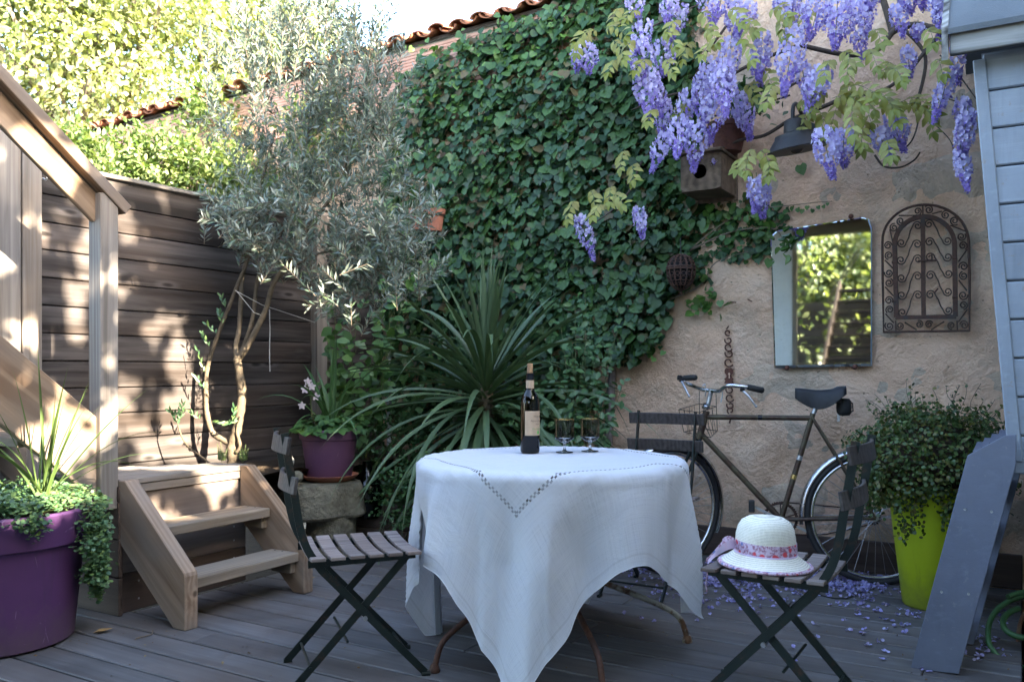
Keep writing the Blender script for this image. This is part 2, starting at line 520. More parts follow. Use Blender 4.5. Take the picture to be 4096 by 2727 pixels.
# paint, metal
def painted(name, c, rough=0.5, grime=0.25, chip=(0.25, 0.22, 0.2)):
    m = NT(name); co = m.coord("Object", rnd=5.0)
    f = m.noise(co, 3.0, 6, 0.65)
    col = m.ramp(f, [(0.3, tuple(x * (1 - grime) for x in c)), (0.65, c)])
    sp = m.ramp(m.noise(co, 26, 5, 0.7), [(0.63, 0.0), (0.66, 1.0)])
    col = m.mix(m.math('MULTIPLY', sp, 0.6), col, chip)
    g = m.noise(m.coord("Object", (0.8, 18, 18), rnd=5.0), 2, 6, 0.7)
    run = m.ramp(m.noise(m.coord("Object", (14, 14, 0.9), rnd=5.0), 1.5, 5, 0.7), [(0.52, 0.0), (0.75, 0.45)])
    col = m.mix(run, col, tuple(x * 0.55 for x in c))
    col = m.mix(m.ramp(g, [(0.30, 0.35), (0.45, 0.0)]), col, tuple(min(1, x * 1.35) for x in c))
    return m.fin(col, m.ramp(f, [(0.3, rough + .15), (0.7, rough - .05)]), m.bump(g, 0.3, 0.004), 0, 0.4)
MT['greyblue'] = painted("grey_blue_paint", (0.27, 0.31, 0.37), 0.5)
MT['greypaint'] = painted("slate_grey_paint", (0.115, 0.13, 0.175), 0.55, 0.25, (0.16, 0.17, 0.20))
MT['whitepaint'] = painted("white_paint", (0.78, 0.79, 0.80), 0.45, 0.08)
MT['felt'] = plain("roofing_felt", (0.13, 0.15, 0.17), (0.09, 0.105, 0.12), 0.8, 0, 3, 0.5, 160, 0.3, dist=0.003)
def rusty(name, iron, rust, amt=0.5, metal=0.3, rough=0.6):
    m = NT(name); co = m.coord("Object")
    f = m.noise(co, 14, 6, 0.7)
    msk = m.ramp(f, [(0.62 - amt * 0.35, 0.0), (0.72 - amt * 0.35, 1.0)])
    col = m.mix(msk, iron, m.ramp(m.noise(co, 60, 3), [(0.35, rust), (0.65, tuple(x * 0.55 for x in rust))]))
    return m.fin(col, rough, m.bump(m.noise(co, 70, 4), 0.35, 0.003), metal, 0.35)
MT['rustiron'] = rusty("rusty_wrought_iron", (0.045, 0.035, 0.032), (0.085, 0.042, 0.028), 0.7, 0.1, 0.75)
MT['greenmetal'] = rusty("dark_green_metal", (0.007, 0.014, 0.013), (0.05, 0.028, 0.018), 0.16, 0.0, 0.5)
MT['rustplate'] = rusty("rusted_iron_plate", (0.10, 0.04, 0.03), (0.13, 0.05, 0.032), 0.6, 0.0, 0.8)
MT['tableiron'] = rusty("rusty_table_iron", (0.05, 0.028, 0.022), (0.10, 0.045, 0.028), 0.5, 0.1, 0.6)
MT['paleiron'] = rusty("flaking_cream_iron", (0.27, 0.26, 0.22), (0.14, 0.07, 0.035), 0.42, 0.0, 0.6)
MT['bikepaint'] = rusty("rusty_brown_bicycle_paint", (0.075, 0.062, 0.036), (0.075, 0.042, 0.028), 0.5, 0.1, 0.5)
MT['chrome'] = rusty("worn_chrome", (0.62, 0.63, 0.65), (0.25, 0.20, 0.16), 0.18, 1.0, 0.24)
MT['alu'] = rusty("dull_aluminium", (0.45, 0.46, 0.48), (0.28, 0.26, 0.24), 0.2, 0.9, 0.38)
MT['rubber'] = plain("black_rubber", (0.016, 0.016, 0.017), (0.03, 0.029, 0.028), 0.7, 0, 20, 0.2)
MT['leather'] = plain("black_leather", (0.009, 0.0095, 0.012), (0.016, 0.0165, 0.02), 0.48, 0, 14, 0.25, 90, 0.3)
MT['nylon'] = plain("black_nylon", (0.012, 0.012, 0.012), (0.02, 0.02, 0.02), 0.8, 0, 30, 0.3, 120)
MT['wire'] = plain("dark_wire", (0.03, 0.028, 0.027), None, 0.5, 0.4, 10, 0)
MT['spoke'] = plain("steel_spoke", (0.35, 0.35, 0.36), None, 0.35, 0.9, 10, 0)
MT['lampmetal'] = plain("dark_grey_enamel", (0.017, 0.018, 0.022), (0.034, 0.033, 0.032), 0.5, 0.0, 10, 0.12, 50, 0.3)
MT['lampwhite'] = plain("white_enamel", (0.62, 0.63, 0.64), (0.50, 0.50, 0.48), 0.4, 0, 12, 0.05)

# plastic pots
def pot_mat(name, c, c2, scratch):
    m = NT(name); co = m.coord("Object")
    col = m.ramp(m.noise(co, 2.4, 5, 0.6), [(0.3, c), (0.7, c2)])
    s = m.n("TexVoronoi", feature='DISTANCE_TO_EDGE'); m.l(m.coord("Object", (3, 3, 1.3)), s.inputs["Vector"]); s.inputs["Scale"].default_value = 3.1
    ln = m.ramp(s.outputs["Distance"], [(0.004, 1.0), (0.012, 0.0)])
    msk = m.ramp(m.noise(co, 9, 4, 0.6), [(0.58, 0.0), (0.64, 1.0)])
    col = m.mix(m.math('MULTIPLY', m.math('MULTIPLY', ln, msk), 0.7), col, scratch)
    sp = m.ramp(m.noise(co, 26, 5, 0.7), [(0.67, 0.0), (0.72, 1.0)])
    col = m.mix(m.math('MULTIPLY', sp, 0.35), col, scratch)
    sx = m.n("SeparateXYZ"); m.l(co, sx.inputs[0])
    dirt = m.ramp(m.math('ADD', sx.outputs["Z"], m.math('MULTIPLY', m.noise(co, 14, 6, 0.7), 0.35)), [(0.12, 0.55), (0.36, 0.0)])
    col = m.mix(dirt, col, (0.10, 0.085, 0.065))
    drip = m.ramp(m.noise(m.coord("Object", (22, 22, 1.2)), 1.0, 4, 0.6), [(0.58, 0.0), (0.72, 0.4)])
    col = m.mix(drip, col, tuple(x * 0.55 + .02 for x in c))
    return m.fin(col, m.ramp(m.noise(co, 5, 5), [(0.3, 0.42), (0.7, 0.68)]), m.bump(m.noise(co, 60, 4), 0.08, 0.003), 0, 0.35)
MT['purple'] = pot_mat("purple_plastic", (0.060, 0.022, 0.080), (0.085, 0.034, 0.110), (0.24, 0.17, 0.28))
MT['purple2'] = pot_mat("faded_purple_plastic", (0.080, 0.036, 0.078), (0.11, 0.052, 0.105), (0.20, 0.14, 0.19))
MT['lime'] = pot_mat("lime_green_plastic", (0.42, 0.54, 0.012), (0.49, 0.60, 0.025), (0.36, 0.38, 0.06))
MT['hose'] = plain("green_hose", (0.045, 0.12, 0.04), (0.07, 0.16, 0.06), 0.45, 0, 18, 0.08, 50)
MT['hosered'] = plain("striped_old_hose", (0.20, 0.16, 0.08), (0.22, 0.05, 0.04), 0.5, 0, 30, 0.05)
MT['twine'] = plain("white_twine", (0.55, 0.53, 0.49), (0.4, 0.38, 0.35), 0.9, 0, 80, 0.3)
MT['pipe'] = plain("pale_pvc_pipe", (0.52, 0.52, 0.50), (0.4, 0.4, 0.38), 0.5, 0, 5, 0.05)

# foliage
MT['ivy'] = leafmat("ivy_leaf", [(0.018, 0.052, 0.016), (0.028, 0.072, 0.020), (0.040, 0.094, 0.024), (0.058, 0.120, 0.030), (0.026, 0.072, 0.026), (0.075, 0.150, 0.036), (0.020, 0.060, 0.024), (0.036, 0.092, 0.030), (0.024, 0.066, 0.025), (0.10, 0.075, 0.03)], 0.44, 0.15, 0.32)
MT['ivyfresh'] = leafmat("fresh_ivy_leaf", [(0.05, 0.125, 0.03), (0.075, 0.165, 0.035), (0.10, 0.20, 0.04)], 0.4, 0.25, 0.45)
MT['olive'] = leafmat("olive_leaf", [(0.055, 0.085, 0.060), (0.085, 0.115, 0.085), (0.12, 0.15, 0.115), (0.17, 0.20, 0.155), (0.11, 0.16, 0.07)], 0.42, 0.10, 0.45, back=(0.24, 0.27, 0.235), tint=(1.1, 1.15, 0.7))
MT['treeleaf'] = leafmat("sunny_tree_leaf", [(0.11, 0.15, 0.05), (0.20, 0.24, 0.09), (0.30, 0.33, 0.15), (0.42, 0.44, 0.24)], 0.35, 0.4, 0.6)
MT['hedgeleaf'] = leafmat("hedge_leaf", [(0.10, 0.165, 0.05), (0.17, 0.23, 0.08), (0.26, 0.31, 0.13)], 0.4, 0.35)
MT['yucca'] = leafmat("strap_leaf", [(0.046, 0.092, 0.040), (0.068, 0.118, 0.054), (0.092, 0.145, 0.070)], 0.42, 0.08, 0.5)
MT['grass'] = leafmat("blade_leaf", [(0.055, 0.10, 0.025), (0.09, 0.14, 0.035), (0.045, 0.085, 0.03)], 0.45, 0.2)
MT['sedum'] = leafmat("sedum_leaf", [(0.055, 0.125, 0.055), (0.085, 0.17, 0.075), (0.12, 0.21, 0.095), (0.15, 0.24, 0.07)], 0.42, 0.15, 0.45)
MT['bush'] = leafmat("wire_vine_leaf", [(0.028, 0.058, 0.012), (0.045, 0.085, 0.018), (0.062, 0.11, 0.024), (0.085, 0.13, 0.03), (0.12, 0.105, 0.02)], 0.45, 0.15)
MT['rose'] = leafmat("rose_leaf", [(0.038, 0.100, 0.036), (0.055, 0.130, 0.045), (0.080, 0.165, 0.055)], 0.4, 0.15)
MT['strawberry'] = leafmat("strawberry_leaf", [(0.03, 0.085, 0.022), (0.05, 0.12, 0.03), (0.07, 0.15, 0.035)], 0.5, 0.2)
MT['vineleaf'] = leafmat("climber_leaf", [(0.05, 0.13, 0.035), (0.075, 0.17, 0.045), (0.10, 0.20, 0.05)], 0.42, 0.2)
MT['wisleaf'] = leafmat("young_wisteria_leaf", [(0.19, 0.22, 0.035), (0.27, 0.28, 0.05), (0.22, 0.19, 0.045), (0.31, 0.31, 0.08)], 0.42, 0.35)
MT['petalpale'] = leafmat("pale_lilac_petal", [(0.55, 0.51, 0.76), (0.64, 0.60, 0.82), (0.74, 0.70, 0.86), (0.48, 0.42, 0.72)], 0.6, 0.25, 0.2, tint=(1.0, 0.9, 1.2))
MT['petaldeep'] = leafmat("violet_petal", [(0.27, 0.19, 0.56), (0.36, 0.28, 0.64), (0.44, 0.37, 0.70), (0.30, 0.21, 0.54)], 0.55, 0.25, 0.2, tint=(1.0, 0.85, 1.25))
MT['fallen'] = leafmat("fallen_petal", [(0.34, 0.32, 0.62), (0.42, 0.40, 0.68), (0.30, 0.27, 0.55), (0.30, 0.24, 0.28), (0.48, 0.47, 0.68)], 0.7, 0.15, 0.15, tint=(1, .95, 1.1))
MT['orchid'] = leafmat("orchid_petal", [(0.62, 0.52, 0.55), (0.7, 0.6, 0.6)], 0.5, 0.25, 0.2, tint=(1.1, .9, .9))
MT['bark'] = plain("olive_bark", (0.16, 0.125, 0.085), (0.075, 0.06, 0.042), 0.9, 0, 18, 0.6, 60, 0.15, dist=0.01)
MT['vine'] = plain("wisteria_bark", (0.085, 0.066, 0.052), (0.045, 0.036, 0.03), 0.9, 0, 20, 0.5, 60, 0.15)
MT['twig'] = plain("grey_brown_twig", (0.19, 0.15, 0.105), (0.11, 0.085, 0.06), 0.85, 0, 20, 0.3)
MT['treebark'] = plain("tree_bark", (0.22, 0.19, 0.15), (0.12, 0.1, 0.08), 0.9, 0, 9, 0.5)
MT['greenstem'] = plain("green_stem", (0.07, 0.13, 0.035), (0.10, 0.10, 0.04), 0.6, 0, 9, 0)
MT['deadleaf'] = plain("dry_leaf", (0.34, 0.22, 0.09), (0.25, 0.15, 0.06), 0.8, 0, 30, 0.2)

# glass and small things
def glass(name, tint, rough=0.02, ior=1.45):
    m = NT(name)
    m.b.inputs["Transmission Weight"].default_value = 1.0; m.b.inputs["IOR"].default_value = ior
    return m.fin(tint, rough)
MT['bottleglass'] = glass("dark_bottle_glass", (0.035, 0.022, 0.006))
MT['greenglass'] = glass("dark_green_demijohn_glass", (0.012, 0.035, 0.018), 0.04)
MT['clearglass'] = glass("clear_glass", (0.93, 0.95, 0.97))
MT['smokeglass'] = glass("smoked_glass", (0.50, 0.48, 0.455), 0.05)
MT['wine'] = plain("red_wine", (0.010, 0.008, 0.016), None, 0.12, 0, 5, 0, spec=0.5)
MT['capsule'] = plain("black_bottle_capsule", (0.012, 0.013, 0.016), None, 0.25, 0.3, 5, 0)
MT['kraft'] = plain("kraft_label_paper", (0.42, 0.30, 0.20), (0.47, 0.34, 0.23), 0.8, 0, 60, 0.05)
MT['cork'] = plain("cork", (0.36, 0.22, 0.12), (0.22, 0.12, 0.06), 0.85, 0, 90, 0.3)
MT['ink'] = plain("dark_label_ink", (0.10, 0.07, 0.05), None, 0.8, 0, 5, 0)
MT['greenink'] = plain("green_label_ink", (0.12, 0.30, 0.06), None, 0.8, 0, 5, 0)
MT['greenstamp'] = plain("green_label_stamp", (0.16, 0.42, 0.10), None, 0.7, 0, 5, 0)
MT['gold'] = plain("gold_rim", (0.55, 0.38, 0.15), None, 0.25, 0.9, 5, 0)
def mirror_mat():
    m = NT("old_mirror_glass"); co = m.coord("Object")
    sp = m.ramp(m.noise(co, 60, 3, 0.6), [(0.70, 0.0), (0.76, 1.0)])
    col = m.mix(m.math('MULTIPLY', sp, 0.5), (0.55, 0.61, 0.61), (0.42, 0.44, 0.43))
    return m.fin(col, m.math('ADD', m.math('MULTIPLY', m.noise(co, 5, 4), 0.05), 0.0), None, 1.0)
MT['mirror'] = mirror_mat()
MT['black'] = plain("black_void", (0.004, 0.004, 0.004), None, 0.9, 0, 4, 0)

def cloth_mat():
    m = NT("white_linen")
    uv = m.n("TexCoord").outputs["UV"]
    wx = m.noise(m.n_map(uv, (9, 700, 1)), 1.0, 3) ; wy = m.noise(m.n_map(uv, (700, 9, 1)), 1.0, 3)
    weave = m.math('ADD', wx, wy)
    col = m.ramp(weave, [(0.75, (0.56, 0.58, 0.62)), (1.25, (0.67, 0.69, 0.73))])
    # drawn-thread ladder along an inner square
    s = m.n("SeparateXYZ"); m.l(uv, s.inputs[0])
    ax = m.math('ABSOLUTE', m.math('SUBTRACT', s.outputs[0], 0.5)); ay = m.math('ABSOLUTE', m.math('SUBTRACT', s.outputs[1], 0.5))
    mx = m.math('MAXIMUM', ax, ay); mn = m.math('MINIMUM', ax, ay)
    q = 0.250
    d = m.math('ABSOLUTE', m.math('SUBTRACT', mx, q))
    line = m.math('LESS_THAN', d, 0.0042)
    ph = m.math('FRACT', m.math('MULTIPLY', mn, 95.0))
    side = m.math('GREATER_THAN', mx, q)
    odd = m.math('ABSOLUTE', m.math('SUBTRACT', m.math('LESS_THAN', ph, 0.5), side))
    hole = m.math('MULTIPLY', m.math('MULTIPLY', line, odd), 0.7)
    d2 = m.math('ABSOLUTE', m.math('SUBTRACT', mx, 0.475))
    hem = m.math('LESS_THAN', d2, 0.0022)
    d3 = m.math('ABSOLUTE', m.math('SUBTRACT', mx, 0.19))
    ln3 = m.math('MULTIPLY', m.math('LESS_THAN', d3, 0.0016), m.math('LESS_THAN', m.math('FRACT', m.math('MULTIPLY', mn, 60.0)), 0.6))
    col = m.mix(m.math('MULTIPLY', m.math('MAXIMUM', hem, ln3), 0.35), col, (0.45, 0.46, 0.48))
    b1 = m.bump(weave, 0.25, 0.0015)
    cr = m.noise(m.n_map(uv, (1, 1, 1)), 11, 7, 0.68, 1.6)
    fo = m.n("TexVoronoi", feature='DISTANCE_TO_EDGE'); m.l(m.n_map(uv, (1, 1, 1)), fo.inputs["Vector"]); fo.inputs["Scale"].default_value = 4.0
    b2 = m.bump(m.math('ADD', cr, m.math('MULTIPLY', m.ramp(fo.outputs["Distance"], [(0.0, 1.0), (0.05, 0.0)]), .10)), 0.32, 0.02, b1)
    m.fin(col, 0.85, b2, 0, 0.15)
    tr = m.n("BsdfTranslucent"); m.l(col, tr.inputs["Color"])
    x1 = m.n("MixShader"); x1.inputs[0].default_value = 0.25; m.l(m.b.outputs[0], x1.inputs[1]); m.l(tr.outputs[0], x1.inputs[2])
    tp = m.n("BsdfTransparent"); x2 = m.n("MixShader"); m.l(hole, x2.inputs[0]); m.l(x1.outputs[0], x2.inputs[1]); m.l(tp.outputs[0], x2.inputs[2])
    m.l(x2.outputs[0], m.out.inputs["Surface"])
    return m.m
def _n_map(self, vec, scale):
    mp = self.n("Mapping"); self.l(vec, mp.inputs["Vector"]); mp.inputs["Scale"].default_value = scale; return mp.outputs[0]
NT.n_map = _n_map
MT['linen'] = cloth_mat()

def straw_mat():
    m = NT("woven_straw"); co = m.coord("Object")
    r = m.n("TexWave", wave_type='BANDS', bands_direction='Z'); m.l(co, r.inputs["Vector"]); r.inputs["Scale"].default_value = 70; r.inputs["Distortion"].default_value = 0.6
    n = m.noise(m.n_map(co, (160, 160, 40)), 1.0, 2)
    h = m.math('ADD', r.outputs["Fac"], n)
    col = m.ramp(h, [(0.4, (0.50, 0.47, 0.37)), (1.2, (0.78, 0.75, 0.64))])
    return m.fin(col, 0.8, m.bump(h, 0.5, 0.002), 0, 0.2)
MT['straw'] = straw_mat()
def floral_mat():
    m = NT("floral_ribbon"); co = m.coord("Object")
    v = m.n("TexVoronoi"); m.l(co, v.inputs["Vector"]); v.inputs["Scale"].default_value = 42
    base = m.mix(m.ramp(m.noise(co, 110, 3), [(0.45, 0.0), (0.6, 1.0)]), (0.58, 0.46, 0.58), (0.30, 0.14, 0.20))
    sel = m.n("SeparateColor"); m.l(v.outputs["Color"], sel.inputs[0])
    fl = m.math('MULTIPLY', m.ramp(v.outputs["Distance"], [(0.30, 1.0), (0.38, 0.0)]), m.math('GREATER_THAN', sel.outputs[0], 0.5))
    bl = m.math('MULTIPLY', m.ramp(v.outputs["Distance"], [(0.25, 1.0), (0.32, 0.0)]), m.math('LESS_THAN', sel.outputs[0], 0.25))
    col = m.mix(fl, base, (0.60, 0.07, 0.09)); col = m.mix(bl, col, (0.16, 0.20, 0.42))
    return m.fin(col, 0.7, None, 0, 0.2)
MT['floral'] = floral_mat()
MT['ribbonback'] = plain("lilac_ribbon_back", (0.55, 0.50, 0.70), (0.62, 0.45, 0.62), 0.7, 0, 40, 0)
MT['plaster'] = plain("house_plaster", (0.62, 0.56, 0.47), (0.55, 0.49, 0.41), 0.9, 0, 2, 0.2)
MT['glassdark'] = plain("dark_window_glass", (0.02, 0.025, 0.03), None, 0.08, 0, 4, 0, spec=0.6)

# ================================================================ ground and deck
def ground_sheet():
    n = 60
    xs = np.linspace(-70, 70, n + 1); V = []; T = []
    for y in xs:
        for x in xs: V.append((x, y + 5, -0.16))
    for j in range(n):
        for i in range(n):
            a = j * (n + 1) + i; T.append((a, a + 1, a + n + 2, a + n + 1))
    o = fast_mesh("ground", V, T, MT['soil']); tag(o, kind="structure"); o["label"] = "dark bare soil under and around the deck"
ground_sheet()

deck = bpy.data.objects.new("deck", None); COL.objects.link(deck)
tag(deck, "weathered grey brown timber deck of long boards", None, None, "structure")
pitch = 0.155
nb = int((4.94 + 0.6) / pitch)
for i in range(nb):
    b = 4.94 - (i + 0.5) * pitch
    a0, a1 = -4.06, 0.0
    if b > 4.0: a0 = -2.0 - 0.25 * random.random() if b < 4.2 else -2.05
    if 2.40 < b < 4.0: a0 = -3.44
    if b < 3.2: a1 = 0.9
    cuts = [a0]; c = a0 - random.random() * 1.9
    while True:
        c += random.choice((2.4, 1.8, 3.0))
        if c >= a1 - 0.3: break
        if c > a0 + 0.3: cuts.append(c)
    cuts.append(a1)
    for j in range(len(cuts) - 1):
        if cuts[j] < -1.1 and cuts[j + 1] < -3.4: pass
        plank("deck_board", MT['deck'], deck, A(cuts[j] + 0.0015, b, -0.0135 + random.uniform(-.0012, .0008)), A(cuts[j + 1] - 0.0015, b, -0.0135 + random.uniform(-.0012, .0008)), pitch - 0.0115, 0.027, bevel=0.004)

def soil_bed(name, label, outline, z, amp=0.03):
    """a raised bed of earth filling a yard-frame rectangle"""
    a0, a1, b0, b1 = outline
    na, nbb = 18, 18; V = []; T = []
    for j in range(nbb + 1):
        for i in range(na + 1):
            V.append(A(a0 + (a1 - a0) * i / na, b0 + (b1 - b0) * j / nbb, z + random.uniform(-amp, amp)))
    for j in range(nbb):
        for i in range(na):
            q = j * (na + 1) + i; T.append((q, q + 1, q + na + 2, q + na + 1))
    o = fast_mesh(name, V, T, MT['soil'], smooth=True); tag(o, label, None, None, "structure")
soil_bed("garden_bed", "raised bed of dark soil behind the wooden steps", (-4.06, -3.5, 2.45, 4.95), 0.52, 0.02)
soil_bed("planting_bed", "dark planting bed along the ivy covered wall", (-3.5, -2.0, 4.0, 4.97), 0.20, 0.02)
soil_bed("border_bed", "dark soil border under the grey shed", (0.02, 1.6, 3.2, 4.97), -0.03, 0.02)

def edging(name, label, p0, p1, zb, h, n=1, t=0.03):
    e = thing(name, label, "edging", (p0 + p1) / 2)
    for i in range(n):
        z = zb + h * (i + 0.5) / n
        plank("board", MT['darkwood'], e, Vector((p0.x, p0.y, z)), Vector((p1.x, p1.y, z)), t, h / n - 0.004)
edging("timber_edging", "dark timber edging in front of the planting bed under the yucca", A(-3.5, 3.99), A(-2.0, 3.99), 0.0, 0.30, 2)
edging("timber_edging", "low dark plank along the wall foot behind the bicycle", A(-1.99, 4.955), A(0.0, 4.955), 0.0, 0.172, 1)
edging("timber_edging", "short dark board at the right end of the planting bed", A(-1.985, 4.01), A(-1.985, 4.94), 0.0, 0.24, 1)
edging("timber_edging", "dark board closing the deck beside the coiled hose", A(0.022, 3.25), A(0.022, 4.9), -0.1, 0.12, 1)

# ================================================================ stone wall, ribbed bricks, tiles
wall = thing("stone_wall", "old beige rendered stone wall carrying ivy, mirror and wisteria", "wall", A(-1.5, WALL, 0))
def eave(a):                      # top of the wall along its length
    return 3.44 + 0.028 * (a + 3.0)
def wall_mesh():
    from mathutils import noise as mn
    for (a0, a1, da, nz) in ((-9.5, -3.0, .08, 40), (-3.0, 0.4, .022, 150), (0.4, 2.6, .1, 30)):
        wall_piece(a0, a1, da, nz, mn)
    MB().ybox(-9.5, 2.6, WALL + 0.05, WALL + 0.35, -0.2, 3.1).build("wall_core", MT['mortar'], wall)
def wall_piece(a0, a1, da, nz, mn):
    na = int((a1 - a0) / da); V = []; T = []
    for j in range(nz + 1):
        for i in range(na + 1):
            a = a0 + (a1 - a0) * i / na
            top = eave(a) - 0.22 + 1.2 * min(1, max(0, (a + 2.45) / .02))
            z = -0.2 + (top + 0.2) * j / nz
            d = 0.012 * mn.noise(Vector((a * 2.1, z * 2.1, 0))) + 0.007 * mn.noise(Vector((a * 7, z * 7, 4)))
            if da < .05: d += 0.005 * mn.noise(Vector((a * 19, z * 26, 7))) - 0.010 * max(0, mn.noise(Vector((a * 11, z * 16, 12))) - .28)
            V.append(A(a, WALL - d, z))
    for j in range(nz):
        for i in range(na):
            q = j * (na + 1) + i; T.append((q, q + 1, q + na + 2, q + na + 1))
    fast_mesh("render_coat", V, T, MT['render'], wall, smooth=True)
wall_mesh()
from mathutils import noise as mnoise
# ashlar blocks showing through the render
def block(a0, a1, z0, z1, proud, seed):
    na, nz = 22, 13; V = []; T = []
    for j in range(nz + 1):
        for i in range(na + 1):
            u, v = i / na, j / nz
            edge = min(u, 1 - u, v * 0.6, (1 - v) * 0.6)
            wob = 0.07 * mnoise.noise(Vector((u * 2.2 + seed, v * 2.2, seed))) + 0.02 * mnoise.noise(Vector((u * 7 + seed, v * 7, seed)))
            wob2 = 0.05 * mnoise.noise(Vector((u * 2.2, v * 2.2 + seed, seed + 9))) + 0.016 * mnoise.noise(Vector((u * 7, v * 7 + seed, seed)))
            a = a0 + (a1 - a0) * u + wob; z = z0 + (z1 - z0) * v + wob2
            rise = min(1.0, edge * 6)
            d = -0.016 + rise * (0.018 + proud) + 0.006 * mnoise.noise(Vector((a * 9, z * 9, 2))) * rise + 0.004 * mnoise.noise(Vector((a * 23, z * 23, 5)))
            V.append(A(a, WALL - d, z))
    for j in range(nz):
        for i in range(na):
            q = j * (na + 1) + i; T.append((q, q + 1, q + na + 2, q + na + 1))
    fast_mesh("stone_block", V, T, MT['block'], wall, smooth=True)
z = 0.19; row = 0
random.seed(5)
while z < 2.95:
    h = random.uniform(0.30, 0.37)
    a = -2.35 - random.random() * 0.5
    while a < 0.7:
        L = random.uniform(0.42, 0.78)
        if random.random() < 0.62:
            block(a + 0.02, a + L - 0.02, z + 0.015, z + h - 0.015, random.uniform(-0.004, 0.010), row * 7.3 + a)
        a += L
    z += h; row += 1
# ribbed hollow bricks under the eave
def brick_mesh():
    mb = MB(); L, H, D = 0.615, 0.205, 0.10
    n = 9
    for k in range(n):
        z0 = H * k / n; z1 = H * (k + 0.78) / n
        mb.box(-L / 2, L / 2, -0.006, D, z0, z1) if False else mb.box(-L / 2, L / 2, 0.0, 0.02, z0, z1)
    mb.box(-L / 2 + .001, L / 2 - .001, 0.006, D, 0, H)
    return mb
_first = None
for course in range(2):
    a = -9.3 + 0.31 * course
    while a < -2.6:
        zc = eave(a) - 0.43 + 0.213 * course
        M = Matrix.Rotation(YARD, 4, 'Z')
        slope = Matrix.Rotation(math.atan(-0.028), 4, 'Y')
        M = Matrix.Translation(A(a + 0.31, WALL - 0.012 - 0.004 * random.random(), zc)) @ M @ slope
        if _first is None:
            o = brick_mesh().build("ribbed_brick", MT['brick'], wall, M=M); _first = o
        else:
            o = bpy.data.objects.new("ribbed_brick", _first.data); link(o, wall); o.matrix_basis = world_of(wall).inverted() @ M
        a += 0.625
mb = MB()
mb.hexa([A(-9.5, WALL + .004, eave(-9.5) - .45), A(-2.46, WALL + .004, eave(-2.46) - .45), A(-2.46, WALL + .3, eave(-2.46) - .45), A(-9.5, WALL + .3, eave(-9.5) - .45),
         A(-9.5, WALL + .004, eave(-9.5) - .005), A(-2.46, WALL + .004, eave(-2.46) - .005), A(-2.46, WALL + .3, eave(-2.46) - .005), A(-9.5, WALL + .3, eave(-9.5) - .005)])
mb.build("mortar_bed", MT['mortar'], wall)

roof = thing("tiled_roof", "terracotta canal tile roof along the top of the wall", "roof", A(-3, WALL, 3.4))
def canal(r0, r1, L, up):
    mb = MB(); n = 8; vs = []
    for (x, r) in ((0, r0), (L, r1)):
        for t in (r, r - 0.013):
            for k in range(n + 1):
                an = PI * k / n
                vs.append((math.cos(an) * t, x, .56 * (math.sin(an) * t if up else -math.sin(an) * t)))
    m = n + 1; fs = []
    for k in range(n):
        fs += [(k, k + 1, 2 * m + k + 1, 2 * m + k), (m + k + 1, m + k, 3 * m + k, 3 * m + k + 1), (k + 1, k, m + k, m + k + 1), (2 * m + k, 2 * m + k + 1, 3 * m + k + 1, 3 * m + k)]
    return mb.add(vs, fs)
cov = pan = None
a = -9.4; i = 0
while a < -2.3:
    for r_ in range(3):
        for up in (True, False):
            aa = a + (0.0 if up else 0.089)
            tilt = Matrix.Rotation(R(14), 4, 'X')
            M = Matrix.Translation(A(aa + random.uniform(-.008, .008), WALL - 0.085 + 0.36 * r_ + random.uniform(-.02, .02), eave(aa) + (0.035 if up else 0.052) + 0.092 * r_ + random.uniform(-.006, .006))) @ Matrix.Rotation(YARD + random.uniform(-.03, .03), 4, 'Z') @ tilt
            src = cov if up else pan
            if src is None:
                o = canal(0.072, 0.058, 0.42, up).build("cover_tile" if up else "channel_tile", MT['tile'], roof, smooth=60, M=M)
                if up: cov = o
                else: pan = o
            else:
                o = bpy.data.objects.new(src.name.split('.')[0], src.data); link(o, roof); o.matrix_basis = world_of(roof).inverted() @ M
    a += 0.178; i += 1
mb = MB(); mb.hexa([A(-9.5, WALL - .02, eave(-9.5)), A(.6, WALL - .02, eave(.6)), A(.6, WALL + 3, eave(.6) + .7), A(-9.5, WALL + 3, eave(-9.5) + .7),
                    A(-9.5, WALL - .02, eave(-9.5) + .02), A(.6, WALL - .02, eave(.6) + .02), A(.6, WALL + 3, eave(.6) + .72), A(-9.5, WALL + 3, eave(-9.5) + .72)])
mb.build("roof_deck", MT['darkwood'], roof)

# ================================================================ fence
fence = thing("timber_fence", "tall dark stained fence of horizontal tongue and groove boards", "fence", A(FENCE, 3.3, 0))
pf = 0.1345
for k in range(14):
    z = 0.19 + pf * (k + 0.5)
    for (b0, b1) in ((2.375, 4.235), (4.345, 4.97)):
        jj = random.uniform(-.002, .002)
        plank("board", MT['fence'], fence, A(FENCE + jj, b0, z), A(FENCE + jj, b1, z), 0.028, pf - 0.0055, bevel=0.003)
MB().ybox(FENCE - 0.03, FENCE - 0.016, 2.3, 4.98, 0.15, 2.06).build("backing", MT['darkwood'], fence)
plank("cap_rail", MT['post'], fence, A(FENCE, 2.37, 2.088), A(FENCE, 4.97, 2.088), 0.075, 0.022)
plank("post", MT['post'], fence, A(FENCE + 0.012, 4.29, 0.1), A(FENCE + 0.012, 4.29, 2.12), 0.10, 0.095, up=QV)
plank("post", MT['post'], fence, A(FENCE + 0.035, 2.325, 0.1), A(FENCE + 0.035, 2.325, 2.17), 0.09, 0.092, up=QV)
plank("post", MT['post'], fence, A(FENCE + 0.030, 2.215, 0.1), A(FENCE + 0.030, 2.215, 2.19), 0.09, 0.118, up=QV)

